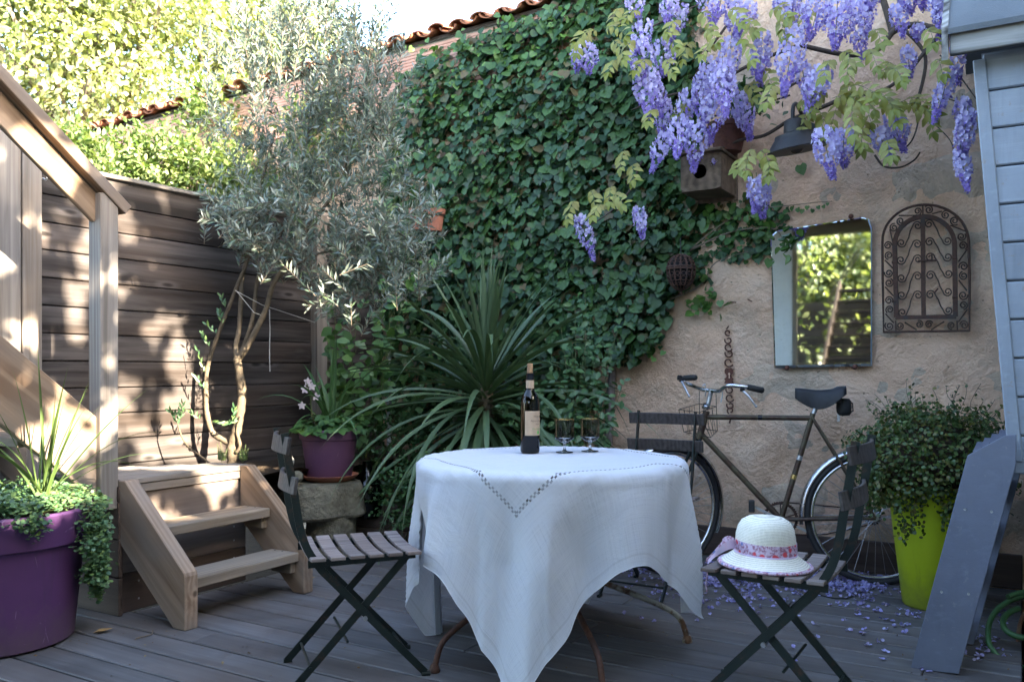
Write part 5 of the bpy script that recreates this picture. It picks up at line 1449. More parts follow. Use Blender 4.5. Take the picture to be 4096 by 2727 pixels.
# ================================================================ wisteria
def wisteria():
    g = np.random.default_rng(77)
    t = thing("wisteria", "violet flowering wisteria trained across the top of the wall", "wisteria", PW(790, 120, .05))
    def br(pts, r0, r1, off0=.05, off1=.25, name="branch"):
        n = len(pts)
        p = spline([PW(x, y, off0 + (off1 - off0) * i / (n - 1)) for i, (x, y) in enumerate(pts)], 6)
        m = len(p); MB().tube(p, [r0 + (r1 - r0) * i / (m - 1) for i in range(m)], 7).build(name, MT['vine'], t, smooth=60)
    br([(1010, -20), (975, 20), (945, 30), (915, 25), (893, 32), (880, 48), (850, 55), (800, 45)], .022, .012)
    br([(893, 32), (888, 15), (880, -10)], .02, .016, .05, .06)
    br([(960, 40), (985, 38), (1000, 20)], .016, .008)
    br([(945, 30), (930, 45), (905, 75), (878, 92), (850, 95)], .012, .008)
    br([(905, 30), (925, 55), (920, 92), (912, 104), (895, 115)], .010, .007, .04, .12)
    br([(850, 95), (820, 108), (790, 120), (765, 135), (740, 140), (718, 150)], .013, .008, .05, .2)
    br([(800, 45), (760, 60), (720, 80), (690, 90), (660, 98), (632, 110)], .012, .005, .1, .35)
    br([(800, 80), (765, 100), (735, 110), (700, 120)], .008, .005, .1, .2)
    br([(655, 145), (640, 165), (630, 190), (612, 210), (590, 225), (578, 230)], .008, .003, .15, .25)
    br([(655, 145), (668, 140), (690, 132), (720, 125)], .008, .008, .15, .12)
    br([(940, 55), (955, 70), (970, 90), (985, 110), (1000, 120)], .004, .002, .2, .3, "tendril")
    br([(925, 105), (945, 98), (968, 108), (984, 118)], .004, .002, .15, .2, "tendril")
    br([(875, 155), (884, 166), (900, 167), (914, 160), (920, 152)], .006, .004, .2, .3)
    br([(902, 150), (912, 140), (918, 120), (913, 104)], .004, .004, .3, .12, "tendril")
    br([(930, 120), (950, 140), (955, 160), (957, 168)], .003, .001, .2, .25, "tendril")
    br([(620, 45), (665, 20), (720, -5)], .006, .004, .3, .2)
    br([(735, 145), (755, 110), (790, 95)], .006, .005, .1, .15)
    br([(700, 60), (730, 20), (740, -10)], .008, .008, .15, .1)
    # racemes: px, py of the top, length px, width px, distance off the wall
    RC = [(585, 44, 30, 22, .45), (577, 50, 18, 10, .42), (645, 22, 30, 18, .45), (640, 40, 44, 22, .5), (648, 70, 46, 26, .5), (652, 78, 38, 18, .42), (630, -8, 22, 16, .4), (662, 42, 30, 22, .4), (667, 132, 38, 16, .5), (680, 118, 44, 20, .5), (697, 122, 46, 20, .55), (710, 60, 44, 24, .5), (704, 75, 48, 22, .45), (722, 62, 56, 22, .6), (732, 38, 48, 20, .5), (714, 95, 46, 22, .5), (741, 92, 44, 16, .3), (737, 108, 30, 14, .25), (690, 90, 40, 18, .4), (735, 2, 36, 22, .45), (725, -12, 30, 20, .5), (750, 5, 34, 20, .4), (763, 35, 44, 18, .45), (760, 55, 30, 16, .35), (795, 28, 64, 24, .6), (800, 62, 34, 16, .5), (824, 66, 44, 22, .6), (822, -8, 42, 26, .6), (838, -6, 54, 26, .55), (848, 4, 52, 24, .45), (860, -5, 36, 22, .4), (875, -14, 22, 16, .4), (780, 0, 30, 20, .4), (815, 70, 36, 14, .3), (822, 130, 46, 24, .65), (843, 130, 34, 22, .6), (877, 130, 30, 18, .5), (890, 116, 36, 16, .45), (900, 118, 22, 12, .4), (907, 48, 26, 12, .4), (897, 6, 30, 14, .45), (918, 26, 12, 10, .4), (938, -10, 52, 22, .7), (955, -16, 50, 24, .65), (968, -14, 40, 18, .5), (957, 38, 40, 11, .6), (950, 74, 46, 13, .65), (962, 100, 36, 14, .65), (968, 112, 46, 16, .7), (960, 150, 42, 12, .65), (756, 178, 36, 20, .55), (764, 186, 26, 16, .5), (580, 216, 42, 14, .5), (638, 208, 30, 12, .5), (683, 6, 30, 14, .35), (672, -4, 26, 16, .4), (665, 100, 34, 14, .35), (716, 160, 8, 6, .3), (704, -14, 30, 18, .4), (780, -16, 26, 18, .45), (800, -14, 30, 18, .4), (905, -16, 24, 16, .5), (920, -14, 20, 16, .5)]
    pet = T_round(.55, .14)
    for (px, py, L, w, off) in RC:
        top = PW(px, py, off); sc_ = top.y / F; Lm = L * sc_ * 1.08; wm = w * sc_ * .47
        n = int(22 + L * w * .10)
        ps, Ds, Ns, Ss, deep = [], [], [], [], []
        lean = Vector((g.normal() * .05, g.normal() * .05, 0))
        for i in range(n):
            s = (i + .5) / n
            rad = wm * (.62 + .5 * math.sin(PI * min(1, s * 1.25)) ) * (1.0 if s < .55 else max(.22, 1 - (s - .55) * 1.75))
            an = i * 2.39996 + g.normal() * .2
            out = Vector((math.cos(an), math.sin(an), 0))
            c0 = top + Vector((0, 0, -Lm * s)) + lean * s + out * rad * g.uniform(.75, 1.08)
            young = s > .62 + g.normal() * .1
            sz = (.017 if not young else .013) * g.uniform(.85, 1.2)
            # standard, wings and keel
            for (dd, nn, k) in ((Vector((out.x * .35, out.y * .35, .9)), out, 1.0), (Vector((out.x * .8, out.y * .8, -.55)), out + Vector((0, 0, .5)), .85), (Vector((out.x * .55 - out.y * .6, out.y * .55 + out.x * .6, -.2)), out, .8)):
                if young and k == .8: continue
                ps.append(c0); Ds.append(dd + Vector(g.normal(size=3)) * .18); Ns.append(nn + Vector(g.normal(size=3)) * .25); Ss.append(sz * k * (1.25 if k == 1.0 else 1)); deep.append(young or k == .85 and g.uniform() < .5)
        deep = np.array(deep); ps = np.array(ps); Ds = np.array(Ds); Ns = np.array(Ns); Ss = np.array(Ss)
        a_ = scatter(pet, ps[~deep], Ds[~deep], Ns[~deep], Ss[~deep]); b_ = scatter(pet, ps[deep], Ds[deep], Ns[deep], Ss[deep])
        V, T = merge_vt([a_, b_])
        o = fast_mesh("raceme", V, T, MT['petalpale'], t)
        o.data.materials.append(MT['petaldeep'])
        mi = np.zeros(len(T), dtype=np.int32); mi[len(a_[1]):] = 1
        o.data.polygons.foreach_set("material_index", mi)
        MB().tube([top + Vector((0, 0, .03)), top + lean * .5 - Vector((0, 0, Lm * .5)), top + lean - Vector((0, 0, Lm))], .0018, 5, cap=False).build("stalk", MT['greenstem'], o).name = "stalk"
    # compound leaves: px, py of the base, direction in px, length px
    LV = [(598, 30, -22, 12, 26), (605, 28, 22, 8, 24), (612, 40, 14, 22, 22), (590, 34, -16, 22, 22), (575, 200, -8, 20, 24), (590, 190, 6, 18, 22), (612, 186, -4, 18, 22), (612, 196, 14, 10, 20), (632, 165, 2, 18, 20), (625, 150, -6, 22, 20), (634, 40, -12, 20, 20), (690, 42, -10, 22, 20), (705, 30, 14, 14, 22), (740, 22, 18, 10, 22), (755, 28, -12, 14, 20), (770, 10, 20, 8, 22), (778, 20, 8, 20, 20), (665, 60, 10, 16, 20), (800, 100, 14, 14, 22), (810, 112, -10, 22, 24), (820, 112, 6, 24, 22), (832, 98, 26, 6, 30), (836, 96, 20, 18, 30), (840, 90, 30, 2, 30), (850, 94, 22, 14, 28), (856, 96, 14, 24, 28), (862, 96, 30, 8, 30), (845, 84, 6, 12, 24), (870, 92, 24, 16, 26), (880, 98, 18, 22, 26), (842, 100, -10, 24, 28), (852, 104, 0, 28, 28), (826, 92, -16, 14, 24), (895, 66, -14, 6, 22), (880, 72, 22, 4, 26), (890, 70, 14, 12, 22), (905, 104, 24, 10, 30), (915, 108, 16, 20, 30), (900, 102, 30, 4, 26), (882, 135, 12, 20, 26), (886, 140, 4, 18, 22), (752, 148, -6, 22, 26), (760, 150, 10, 18, 26), (748, 160, -14, 12, 20), (770, 160, -2, 20, 20), (745, 45, 10, 18, 20), (832, 60, -10, 20, 20), (842, 52, 14, 16, 20), (850, 58, -4, 22, 20), (812, 10, -12, 18, 20), (872, 30, 12, 16, 20), (640, 12, -18, 8, 20), (622, 8, -12, 16, 22), (655, 110, -10, 16, 18), (865, 120, -4, 24, 24), (858, 132, 6, 20, 22), (665, 30, 12, 18, 22), (680, 20, -14, 14, 22), (700, 12, 12, 18, 22), (715, 45, -16, 12, 20), (760, 70, 14, 16, 22), (775, 85, -10, 20, 22), (745, 85, 12, 14, 20), (690, 105, -16, 12, 20), (650, 60, -16, 12, 22), (728, 10, 16, 14, 22), (790, 12, -10, 20, 22), (865, 50, 14, 18, 22), (925, 30, 12, 16, 20), (935, 60, 10, 18, 20), (620, 60, -14, 14, 22), (605, 205, -14, 12, 22)]
    tm = T_oval(.24, .04, .22)
    for (px, py, dx, dy, L) in LV:
        off = g.uniform(.35, .7)
        p0 = PW(px, py, off); e = PW(px + dx * L / 26, py + dy * L / 26, off + .10)
        mid = p0.lerp(e, .5) + Vector((0, 0, .03))
        path = spline([p0, mid, e], 5); ps, Ds, Ns, Ss = [], [], [], []
        ax = (e - p0).normalized()
        side = ax.cross(-QV).normalized()
        for i in range(1, 6):
            c0 = path[int(i / 5 * (len(path) - 1))]
            for sg in (-1, 1):
                ps.append(c0); Ds.append(ax * .6 + side * sg * .9 + Vector((0, 0, -.4)) + Vector(g.normal(size=3)) * .15); Ns.append(-QV + Vector((0, 0, .8)) + Vector(g.normal(size=3)) * .3); Ss.append(.060 * g.uniform(.75, 1.15) * (.8 + .1 * i if i < 4 else .95))
        ps.append(path[-1]); Ds.append(ax + Vector((0, 0, -.5))); Ns.append(-QV + Vector((0, 0, .7))); Ss.append(.06)
        V, T = scatter(tm, np.array(ps), np.array(Ds), np.array(Ns), np.array(Ss))
        o = fast_mesh("leaf", V, T, MT['wisleaf'], t)
        MB().tube(path, .0012, 4, cap=False).build("leaf_stalk", MT['greenstem'], o)
    # dark evergreen tuft behind the flowers (plant in a wall pot)
    pt = thing("wall_pot", "terracotta pot with a dark leafy plant hidden behind the wisteria", "flower pot", PW(724, 150, .15))
    MB().lathe([(.075, 0), (.105, .13), (.115, .135), (.115, .165), (.1, .165), (.095, .13), (.003, .12)], 28, PW(728, 152, .12)).build("pot", MT['rustplate'], pt, smooth=50)
    ps = np.array([PW(742 + g.normal() * 14, 100 + g.normal() * 12, .14 + .06 * g.uniform()) for _ in range(180)])
    V, T = scatter(T_oval(.24), ps, g.normal(size=(180, 3)) + np.array([0, -.5, .2]), np.array([-.3, -.8, .6]) + g.normal(size=(180, 3)) * .3, g.uniform(.04, .06, 180))
    fast_mesh("foliage", V, T, MT['ivy'], pt)["kind"] = "stuff"
wisteria()

# terracotta pots hooked on the ivy
for k, (px, py, lab) in enumerate(((435, 231, "terracotta pot hooked on the ivy, right one of the pair"), (419, 230, "terracotta pot hooked on the ivy, left one half hidden by olive leaves"))):
    c0 = PW(px, py, .36); t = thing("hanging_pot", lab, "flower pot", c0, group="terracotta pots on the ivy")
    MB().lathe([(.046, 0), (.060, .105), (.068, .108), (.070, .142), (.062, .142), (.055, .10), (.002, .10)], 28, c0).build("body", MT['terracotta'], t, smooth=50)
    MB().tube([c0 + Vector((.066 * math.cos(x * PI / 8), .066 * math.sin(x * PI / 8), .10)) for x in range(16)], .0022, 5, closed=True).build("wire_ring", MT['wire'], t)
    MB().lathe([(.054, .12), (.002, .125)], 16, c0).build("soil", MT['soil'], t)
    if k == 0:
        g = np.random.default_rng(5); ps = np.array([c0 + Vector((g.normal() * .05, g.normal() * .04, .15 + .05 * g.uniform())) for _ in range(90)])
        V, T = scatter(T_oval(.3), ps, g.normal(size=(90, 3)), np.array([0, -.6, .8]) + g.normal(size=(90, 3)) * .3, g.uniform(.02, .035, 90))
        s_ = thing("succulent", "small grey green plant in the right hooked pot", "plant", c0 + Vector((0, 0, .13)))
        fast_mesh("foliage", V, T, MT['rose'], s_)["kind"] = "stuff"

# ================================================================ table and cloth
TC = Vector((.156, 3.43, 0)); TR = .535; TZ = .738
table = thing("garden_table", "round garden table with curved rusty iron legs under the cloth", "table", TC)
MB().lathe([(.02, TZ - .022), (TR - .030, TZ - .026), (TR - .024, TZ - .020), (TR - .024, TZ - .011), (.02, TZ - .010)], 56, TC).build("table_top", MT['tableiron'], table, smooth=40)
def leg(ang, mat, r_end=.545, rr=.0115):
    d = Vector((math.cos(ang), math.sin(ang), 0))
    pts = [(.03, .30), (.12, .272), (.26, .222), (.40, .165), (.475, .128), (.515, .095), (.535, .05), (r_end, .012)]
    p = spline([TC + d * r + Vector((0, 0, z)) for r, z in pts], 6)
    o = MB().tube(p, rr, 10).build("leg", MT[mat], table, smooth=60)
    MB().lathe([(.018, 0), (.021, .006), (.017, .02), (.012, .03)], 14, TC + d * r_end).build("foot", MT[mat], o, smooth=50)
    s = d.cross(ZV)
    up = spline([TC + d * r + Vector((0, 0, z)) for r, z in ((.10, .28), (.17, .36), (.15, .46), (.09, .52), (.14, .60), (.30, .68), (.42, TZ - .03))], 6)
    MB().tube(up, .008, 8).build("upright", MT[mat], table, smooth=60)
    c0 = TC + d * .20 + Vector((0, 0, .315)); cur = [c0 + d * (.065 * (1 - k / 34) * math.cos(k * .38 + 2.4)) + Vector((0, 0, .065 * (1 - k / 34) * math.sin(k * .38 + 2.4))) for k in range(26)]
    MB().tube(cur, .0065, 7).build("scroll", MT[mat], table, smooth=60)
for ang, m_ in ((217, 'tableiron'), (286, 'tableiron'), (1, 'paleiron'), (108, 'paleiron')):
    leg(R(ang), m_)
MB().lathe([(.012, .27), (.045, .28), (.045, .32), (.015, .34)], 16, TC).build("hub", MT['tableiron'], table, smooth=50)

def drape():
    """square linen sheet let fall over the round top (position based dynamics)"""
    side = 1.75; N = 64; h = side / N
    th = math.atan2(-1.0, -.10) - math.atan2(-1, -1) - R(9.5)
    g = np.linspace(-side / 2, side / 2, N + 1)
    X, Y = np.meshgrid(g, g, indexing='ij')
    c, s = math.cos(th), math.sin(th)
    p = np.stack([X * c - Y * s, X * s + Y * c, np.full_like(X, TZ + .006)], -1)
    rg = np.random.default_rng(3)
    p[..., 2] += rg.normal(size=X.shape) * .0006
    r0 = np.hypot(p[..., 0], p[..., 1])
    # start as a gently sagging sheet with a little uneven push
    p[..., 2] -= np.maximum(r0 - TR, 0) * .5
    an0 = np.arctan2(p[..., 1], p[..., 0])
    p[..., 2] -= np.maximum(r0 - TR, 0) * .06 * np.cos((an0 - th) * 8 + .8) * (1 + .4 * np.cos(3 * an0))
    v = np.zeros_like(p); dt = 1 / 60.
    def cons(sl1, sl2, L, k):
        a = p[sl1]; b = p[sl2]; d = b - a; l = np.linalg.norm(d, axis=-1, keepdims=True) + 1e-9
        cr = d * (k * .5 * (l - L) / l); a += cr; b -= cr
    S = slice
    sets = []
    for o in (0, 1):
        sets.append(((S(o, N, 2), S(None)), (S(o + 1, N + 1, 2), S(None)), h, 1.0))
        sets.append(((S(None), S(o, N, 2)), (S(None), S(o + 1, N + 1, 2)), h, 1.0))
    dg = h * math.sqrt(2)
    for o in (0, 1):
        sets.append(((S(o, N, 2), S(0, N)), (S(o + 1, N + 1, 2), S(1, N + 1)), dg, .2))
        sets.append(((S(o, N, 2), S(1, N + 1)), (S(o + 1, N + 1, 2), S(0, N)), dg, .2))
    bend = []
    for st, kk in ((2, .5), (4, .24), (7, .035)):
        for o in range(2 * st):
            ia = [i for i in range(N + 1 - st) if (i % (2 * st)) == o]
            if not ia: continue
            ia = np.array(ia)
            bend.append(((ia, S(None)), (ia + st, S(None)), h * st, kk)); bend.append(((S(None), ia), (S(None), ia + st), h * st, kk))
    def cons_i(i1, i2, L, k):
        a = p[i1]; b = p[i2]; d = b - a; l = np.linalg.norm(d, axis=-1, keepdims=True) + 1e-9
        cr = d * (k * .5 * (l - L) / l); p[i1] = a + cr; p[i2] = b - cr
    steps = 230
    for it in range(steps):
        v[..., 2] -= 5.5 * dt; v *= .985 if it < 140 else .94
        q = p.copy(); p += v * dt
        for k in range(11):
            for cs in sets: cons(*cs)
            for cs in bend: cons_i(*cs)
            # round top with a softened rim; below it the cloth may fold in only a little
            r = np.hypot(p[..., 0], p[..., 1]); z = p[..., 2]; dep = TZ - z
            lim = TR - np.maximum(dep - .03, 0) * .22
            inside_ = (r < lim) & (dep > 0)
            side_ = inside_ & ((lim - r) < dep)
            p[..., 2] = np.where(inside_ & ~side_, TZ, z)
            sc_ = np.where(side_, lim / np.maximum(r, 1e-6), 1); p[..., 0] *= sc_; p[..., 1] *= sc_
            p[..., 2] = np.maximum(p[..., 2], .006)
            # keep pleats from running sideways through each other
            rr_ = np.hypot(p[..., 0], p[..., 1]); ca, sa_ = np.cos(an0), np.sin(an0)
            wgt = np.where(p[..., 2] < TZ - .02, .034, 0)
            p[..., 0] += (rr_ * ca - p[..., 0]) * wgt; p[..., 1] += (rr_ * sa_ - p[..., 1]) * wgt
            if it > 90:                     # the left chair's seat stops it there
                lx = -.70 + .172 * min(1, (it - 90) / 60)
                p[..., 0] = np.where((p[..., 2] < TZ - .06) & (p[..., 1] < -.03), np.clip(p[..., 0], lx, .635), p[..., 0])
                p[..., 0] = np.where(p[..., 2] < TZ - .06, np.clip(p[..., 0], -.66, .635), p[..., 0])
            if it > 50:                     # the right corner is tucked up and back
                p[N - 8, 8] += (np.array([.60, -.13, .43]) - p[N - 8, 8]) * .4
                p[N, 0] += (np.array([.56, .06, .36]) - p[N, 0]) * .16
        v = (p - q) / dt
        fr = (np.hypot(p[..., 0], p[..., 1]) < TR) & (p[..., 2] > TZ - .01)
        v[fr] *= .2
        # slow down sliding of the whole sheet
        v[..., :2] *= .97
    return p, N, side
def cloth():
    p, N, side = drape()
    # smooth by one subdivision with cubic interpolation along both axes
    def up(a):
        n = a.shape[0]; o = np.zeros((2 * n - 1,) + a.shape[1:])
        o[::2] = a
        pad = np.concatenate([2 * a[:1] - a[1:2], a, 2 * a[-1:] - a[-2:-1]])
        o[1::2] = (-pad[:-3] + 9 * pad[1:-2] + 9 * pad[2:-1] - pad[3:]) / 16
        return o
    q = up(p); q = np.swapaxes(up(np.swapaxes(q, 0, 1)), 0, 1)
    r = np.hypot(q[..., 0], q[..., 1]); q[..., 2] = np.where(r < TR - .03, np.maximum(q[..., 2], TZ + .0005), q[..., 2])
    # smaller pleats that grow towards the hem
    az = np.arctan2(q[..., 1], q[..., 0]); dep = np.clip((TZ - .02 - q[..., 2]) / .30, 0, 1)
    k_ = 1 - .72 * np.clip((TZ - .005 - q[..., 2]) / .05, 0, 1); rn = np.where(r > TR, TR + (r - TR) * k_, r); q[..., 0] *= rn / np.maximum(r, 1e-6); q[..., 1] *= rn / np.maximum(r, 1e-6)
    wv = .021 * (1 - 2 * np.abs(np.sin(8 * az + .35 + .6 * np.sin(2 * az)))) + .025 * np.cos(9 * az + 2.1) + .007 * np.cos(27 * az + 3 * np.sin(az))
    f = 1 + wv * dep ** 1.2 / np.maximum(r, .3); q[..., 0] *= f; q[..., 1] *= f
    n = q.shape[0]; V = q.reshape(-1, 3) + np.array(TC)
    I, J = np.meshgrid(np.arange(n), np.arange(n), indexing='ij')
    uv = np.stack([I / (n - 1), J / (n - 1)], -1).reshape(-1, 2)
    idx = np.arange(n * n).reshape(n, n)
    T = np.stack([idx[:-1, :-1], idx[1:, :-1], idx[1:, 1:], idx[:-1, 1:]], -1).reshape(-1, 4)
    t = thing("tablecloth", "white linen tablecloth with openwork squares draped over the table", "tablecloth", TC + Vector((0, 0, TZ)))
    fast_mesh("linen", V, T, MT['linen'], t, smooth=True, uv=uv)
    # the thick rolled hem round the edge
    ring = [q[i, 0] for i in range(n)] + [q[-1, j] for j in range(1, n)] + [q[i, -1] for i in range(n - 2, -1, -1)] + [q[0, j] for j in range(n - 2, 0, -1)]
    hem = MB().tube([Vector(x) + TC for x in ring], .0015, 5, closed=True)
    hm = hem.build("hem", MT['hem'], t, smooth=True)
MT['hem'] = plain("linen_hem", (0.74, 0.75, 0.78), (0.66, 0.67, 0.70), 0.9, 0, 60, 0.2)
cloth()
TOP = TZ + .0035

# ---- bottle
def text_mesh(body, size, font_shear=0.0):
    cu = bpy.data.curves.new("txt", 'FONT'); cu.body = body; cu.size = size; cu.align_x = 'CENTER'; cu.shear = font_shear; cu.resolution_u = 2
    o = bpy.data.objects.new("txt", cu); COL.objects.link(o)
    dg = bpy.context.evaluated_depsgraph_get(); me = bpy.data.meshes.new_from_object(o.evaluated_get(dg))
    bpy.data.objects.remove(o); v = [tuple(x.co) for x in me.vertices]; f = [tuple(p.vertices) for p in me.polygons]
    bpy.data.meshes.remove(me); return v, f
bc = G(530, 452, TOP); bottle = thing("wine_bottle", "dark wine bottle with kraft paper label and half drawn cork", "bottle", bc)
BR = .0405
MB().lathe([(.03, 0), (BR - .002, .002), (BR, .010), (BR, .205), (.0385, .222), (.031, .243), (.021, .259), (.0165, .272), (.0152, .318), (.0165, .320), (.0165, .332), (.012, .3325)], 48, bc).build("glass", MT['bottleglass'], bottle, smooth=50)
MB().lathe([(.028, .004), (BR - .004, .008), (BR - .004, .088), (.003, .0881)], 40, bc).build("wine", MT['wine'], bottle, smooth=50)
MB().lathe([(.0163, .276), (.0160, .319), (.0172, .3205), (.0172, .333), (.0155, .3335)], 28, bc).build("capsule", MT['capsule'], bottle, smooth=40)
MB().lathe([(.0115, .331), (.0118, .372), (.0105, .374), (.002, .374)], 20, bc).build("cork", MT['cork'], bottle, smooth=40)
def wrap(r, a0, a1, z0, z1, n=20):
    mb = MB(); vs = []
    for k in range(n + 1):
        an = a0 + (a1 - a0) * k / n
        for z in (z0, z1): vs.append(Vector((bc.x + r * math.cos(an), bc.y + r * math.sin(an), bc.z + z)))
    return mb.add(vs, [(2 * k, 2 * k + 2, 2 * k + 3, 2 * k + 1) for k in range(n)])
lab = wrap(BR + .0005, R(-122), R(-2), .074, .176).build("label", MT['kraft'], bottle, smooth=80)
wrap(.0172, R(-170), R(10), .268, .304).build("neck_label", MT['kraft'], bottle, smooth=80)
def label_text(body, size, zc, mid, mat, shear=0.0):
    v, f = text_mesh(body, size, shear)
    rr = BR + .0011
    vs = [Vector((bc.x + rr * math.cos(mid + x / rr), bc.y + rr * math.sin(mid + x / rr), bc.z + zc + y)) for x, y, _ in v]
    MB().add(vs, f).build("print", MT[mat], lab)
md = R(-42)
label_text("PAOLINI", .0105, .150, md, 'ink'); label_text("Nero d'Avola", .0125, .131, md, 'ink', .35); label_text("SICILIA", .007, .119, md, 'ink')
label_text("Vino Biologico", .0095, .099, md, 'greenink', .35)
wrap(BR + .0010, R(-46), R(-26), .080, .0925, 6).build("stamp", MT['greenstamp'], lab)

# ---- glasses
def wine_glass(px, py, label):
    c = G(px, py, TOP); t = thing("wine_glass", label, "glass", c, group="smoked stem glasses on the table")
    n = 96
    rib = lambda t_, z: .010 * math.cos(t_ * 48)
    MB().lathe([(.0405, .063), (.0408, .137), (.0390, .1375), (.0385, .064)], n, c, None, rib).build("smoked_bowl", MT['smokeglass'], t, smooth=60)
    MB().lathe([(.037, .0003), (.036, .002), (.012, .0048), (.0058, .010), (.0055, .034), (.008, .039), (.022, .046), (.0375, .056), (.0405, .0628), (.0385, .0632), (.035, .059), (.018, .050), (.002, .046)], 48, c).build("clear_base", MT['clearglass'], t, smooth=60)
    MB().tube([c + Vector((.0400 * math.cos(k * PI / 24), .0400 * math.sin(k * PI / 24), .1378)) for k in range(48)], .0011, 6, closed=True).build("gold_rim", MT['gold'], t, smooth=60)
wine_glass(564.5, 451.5, "smoked stem glass with gold rim standing nearer the bottle")
wine_glass(590, 450.5, "smoked stem glass with gold rim, the right one of the pair")

# ================================================================ folding bistro chairs
def make_chair():
    t = thing("folding_chair", "chair", "chair", (0, 0, 0), 0, "dark green folding bistro chairs")
    hw = .155
    fm = MT['greenmetal']
    for s in (-1, 1):
        y = s * hw
        up = spline([(-.272, y, .875), (-.255, y, .76), (-.238, y, .66), (-.222, y, .56), (-.197, y, .48), (-.150, y, .405)], 4)
        up = up + [Vector((.215, y, .012))]
        MB().strip(up, .007, .026, (0, 1, 0)).build("back_leg", fm, t, local=True)
        y2 = s * (hw - .012)
        MB().strip([(.150, y2, .428), (-.235, y2, .012)], .007, .026, (0, 1, 0)).build("front_leg", fm, t, local=True)
        MB().strip([(-.195, y + s * .006, .428), (.178, y + s * .006, .436)], .007, .026, (0, 1, 0)).build("seat_rail", fm, t, local=True)
        MB().tube([(.0, y - .02 * s, .2265), (.0, y + .012 * s, .2265)], .008, 8).build("bolt", MT['alu'], t, local=True)
        for fx in (.215, -.235):
            MB().tube([(fx - .012, y, .008), (fx + .018, y, .006)], .009, 8).build("foot", fm, t, local=True)
    for (x, z) in ((.165, .07), (-.185, .07), (-.155, .42), (.150, .425), (-.06, .15)):
        MB().tube([(x, -hw, z), (x, hw, z)], .005, 8).build("cross_rod", fm, t, local=True)
    for k in range(6):
        x = -.165 + .066 * k
        n = 6; mb = MB()
        pts = [(x, -.205 + .41 * i / n, .449 - .010 * math.cos((i / n - .5) * PI)) for i in range(n + 1)]
        mb.strip(pts, .050, .013, (1, 0, 0))
        o = mb.build("seat_slat", MT['slat'], t, bevel=.002, local=True)
    for (x, z) in ((-.262, .835), (-.239, .70)):
        pts = [(x - .030 * math.cos((i / 8 - .5) * PI) - .0, -.205 + .41 * i / 8, z) for i in range(9)]
        vs = []
        mb = MB(); mb.strip(pts, .058, .012, (.16, 0, 1))
        mb.build("back_slat", MT['slatdark'], t, bevel=.002, local=True)
    return t
chair = make_chair()
spots = [((-.565, 3.14), R(20), "folding chair at the left end of the table, worn top slat"),
         ((.873, 2.84), R(149), "folding chair on the right with the straw hat on its seat"),
         ((.665, 4.235), math.atan2(-CW, -SW), "folding chair behind the table in front of the bicycle")]
for i, ((x, y), rz, lab_) in enumerate(spots):
    o = chair if i == 0 else copy_tree(chair)
    o.location = (x, y, 0); o.rotation_euler = (0, 0, rz); o["label"] = lab_

# ---- straw hat
hc = Vector((.822, 2.795, .452)); hat = thing("straw_hat", "cream straw hat with floral ribbon on the right chair", "hat", hc)
hm = Matrix.Rotation(R(8), 3, 'Z') @ Matrix.Rotation(R(2), 3, 'Y') @ Matrix.Diagonal((1.0, 1.08, 1.0))
def hatwob(t_, z): return .02 * math.sin(2 * t_ + .5) if z < .03 else .012 * math.sin(2 * t_) + (.018 * math.sin(3 * t_ + 1) + .012 * math.sin(5 * t_) if z > .09 else 0)
crown = [(.094, .048), (.0955, .072), (.0935, .10), (.088, .126), (.076, .146), (.056, .158), (.03, .163), (.002, .164)]
brim = [(.146, .008), (.140, .012), (.124, .024), (.108, .036), (.099, .044), (.094, .05)]
MB().lathe(crown, 56, hc, hm, hatwob).build("crown", MT['straw'], hat, smooth=80)
MB().lathe(brim, 56, hc, hm, hatwob).build("brim", MT['straw'], hat, smooth=80)
MB().lathe([(.147, .004), (.1495, .008), (.147, .013), (.141, .0135)], 56, hc, hm, hatwob).build("piping", MT['floral'], hat, smooth=80)
MB().lathe([(.0985, .047), (.0975, .066), (.0965, .083)], 56, hc, hm, hatwob).build("band", MT['floral'], hat, smooth=80)
MB().lathe([(.0995, .044), (.1000, .0475), (.0985, .0485)], 56, hc, hm, hatwob).build("band_edge", MT['ribbonback'], hat, smooth=80)
def ribbon(pts, w, mat, name):
    p = spline(pts, 6); n = len(p); vs = []; fs = []
    for i, q in enumerate(p):
        ww = w * (.5 + .5 * math.sin(PI * min(1, .25 + i / n)))
        vs += [q + Vector((.1, .1, 1)).normalized() * ww / 2, q - Vector((.1, .1, 1)).normalized() * ww / 2]
    fs = [(2 * i, 2 * i + 1, 2 * i + 3, 2 * i + 2) for i in range(n - 1)]
    MB().add(vs, fs).build(name, MT[mat], hat, smooth=80)
ribbon([P(735, 543, 2.80), P(727, 545, 2.74), P(717, 552, 2.71), P(708, 561, 2.72)], .030, 'ribbonback', "bow_tail")
ribbon([P(735, 545, 2.82), P(726, 541, 2.84), P(716, 550, 2.85), P(706, 560, 2.84)], .024, 'floral', "bow_tail")
ribbon([P(734, 540, 2.84), P(728, 538, 2.86), P(722, 541, 2.88), P(730, 545, 2.86)], .02, 'floral', "bow_loop")
MB().tube(spline([P(708, 570, 2.85), P(706, 582, 2.86), P(707, 591, 2.86)], 5), .0025, 5).build("chin_cord", MT['floral'], hat)

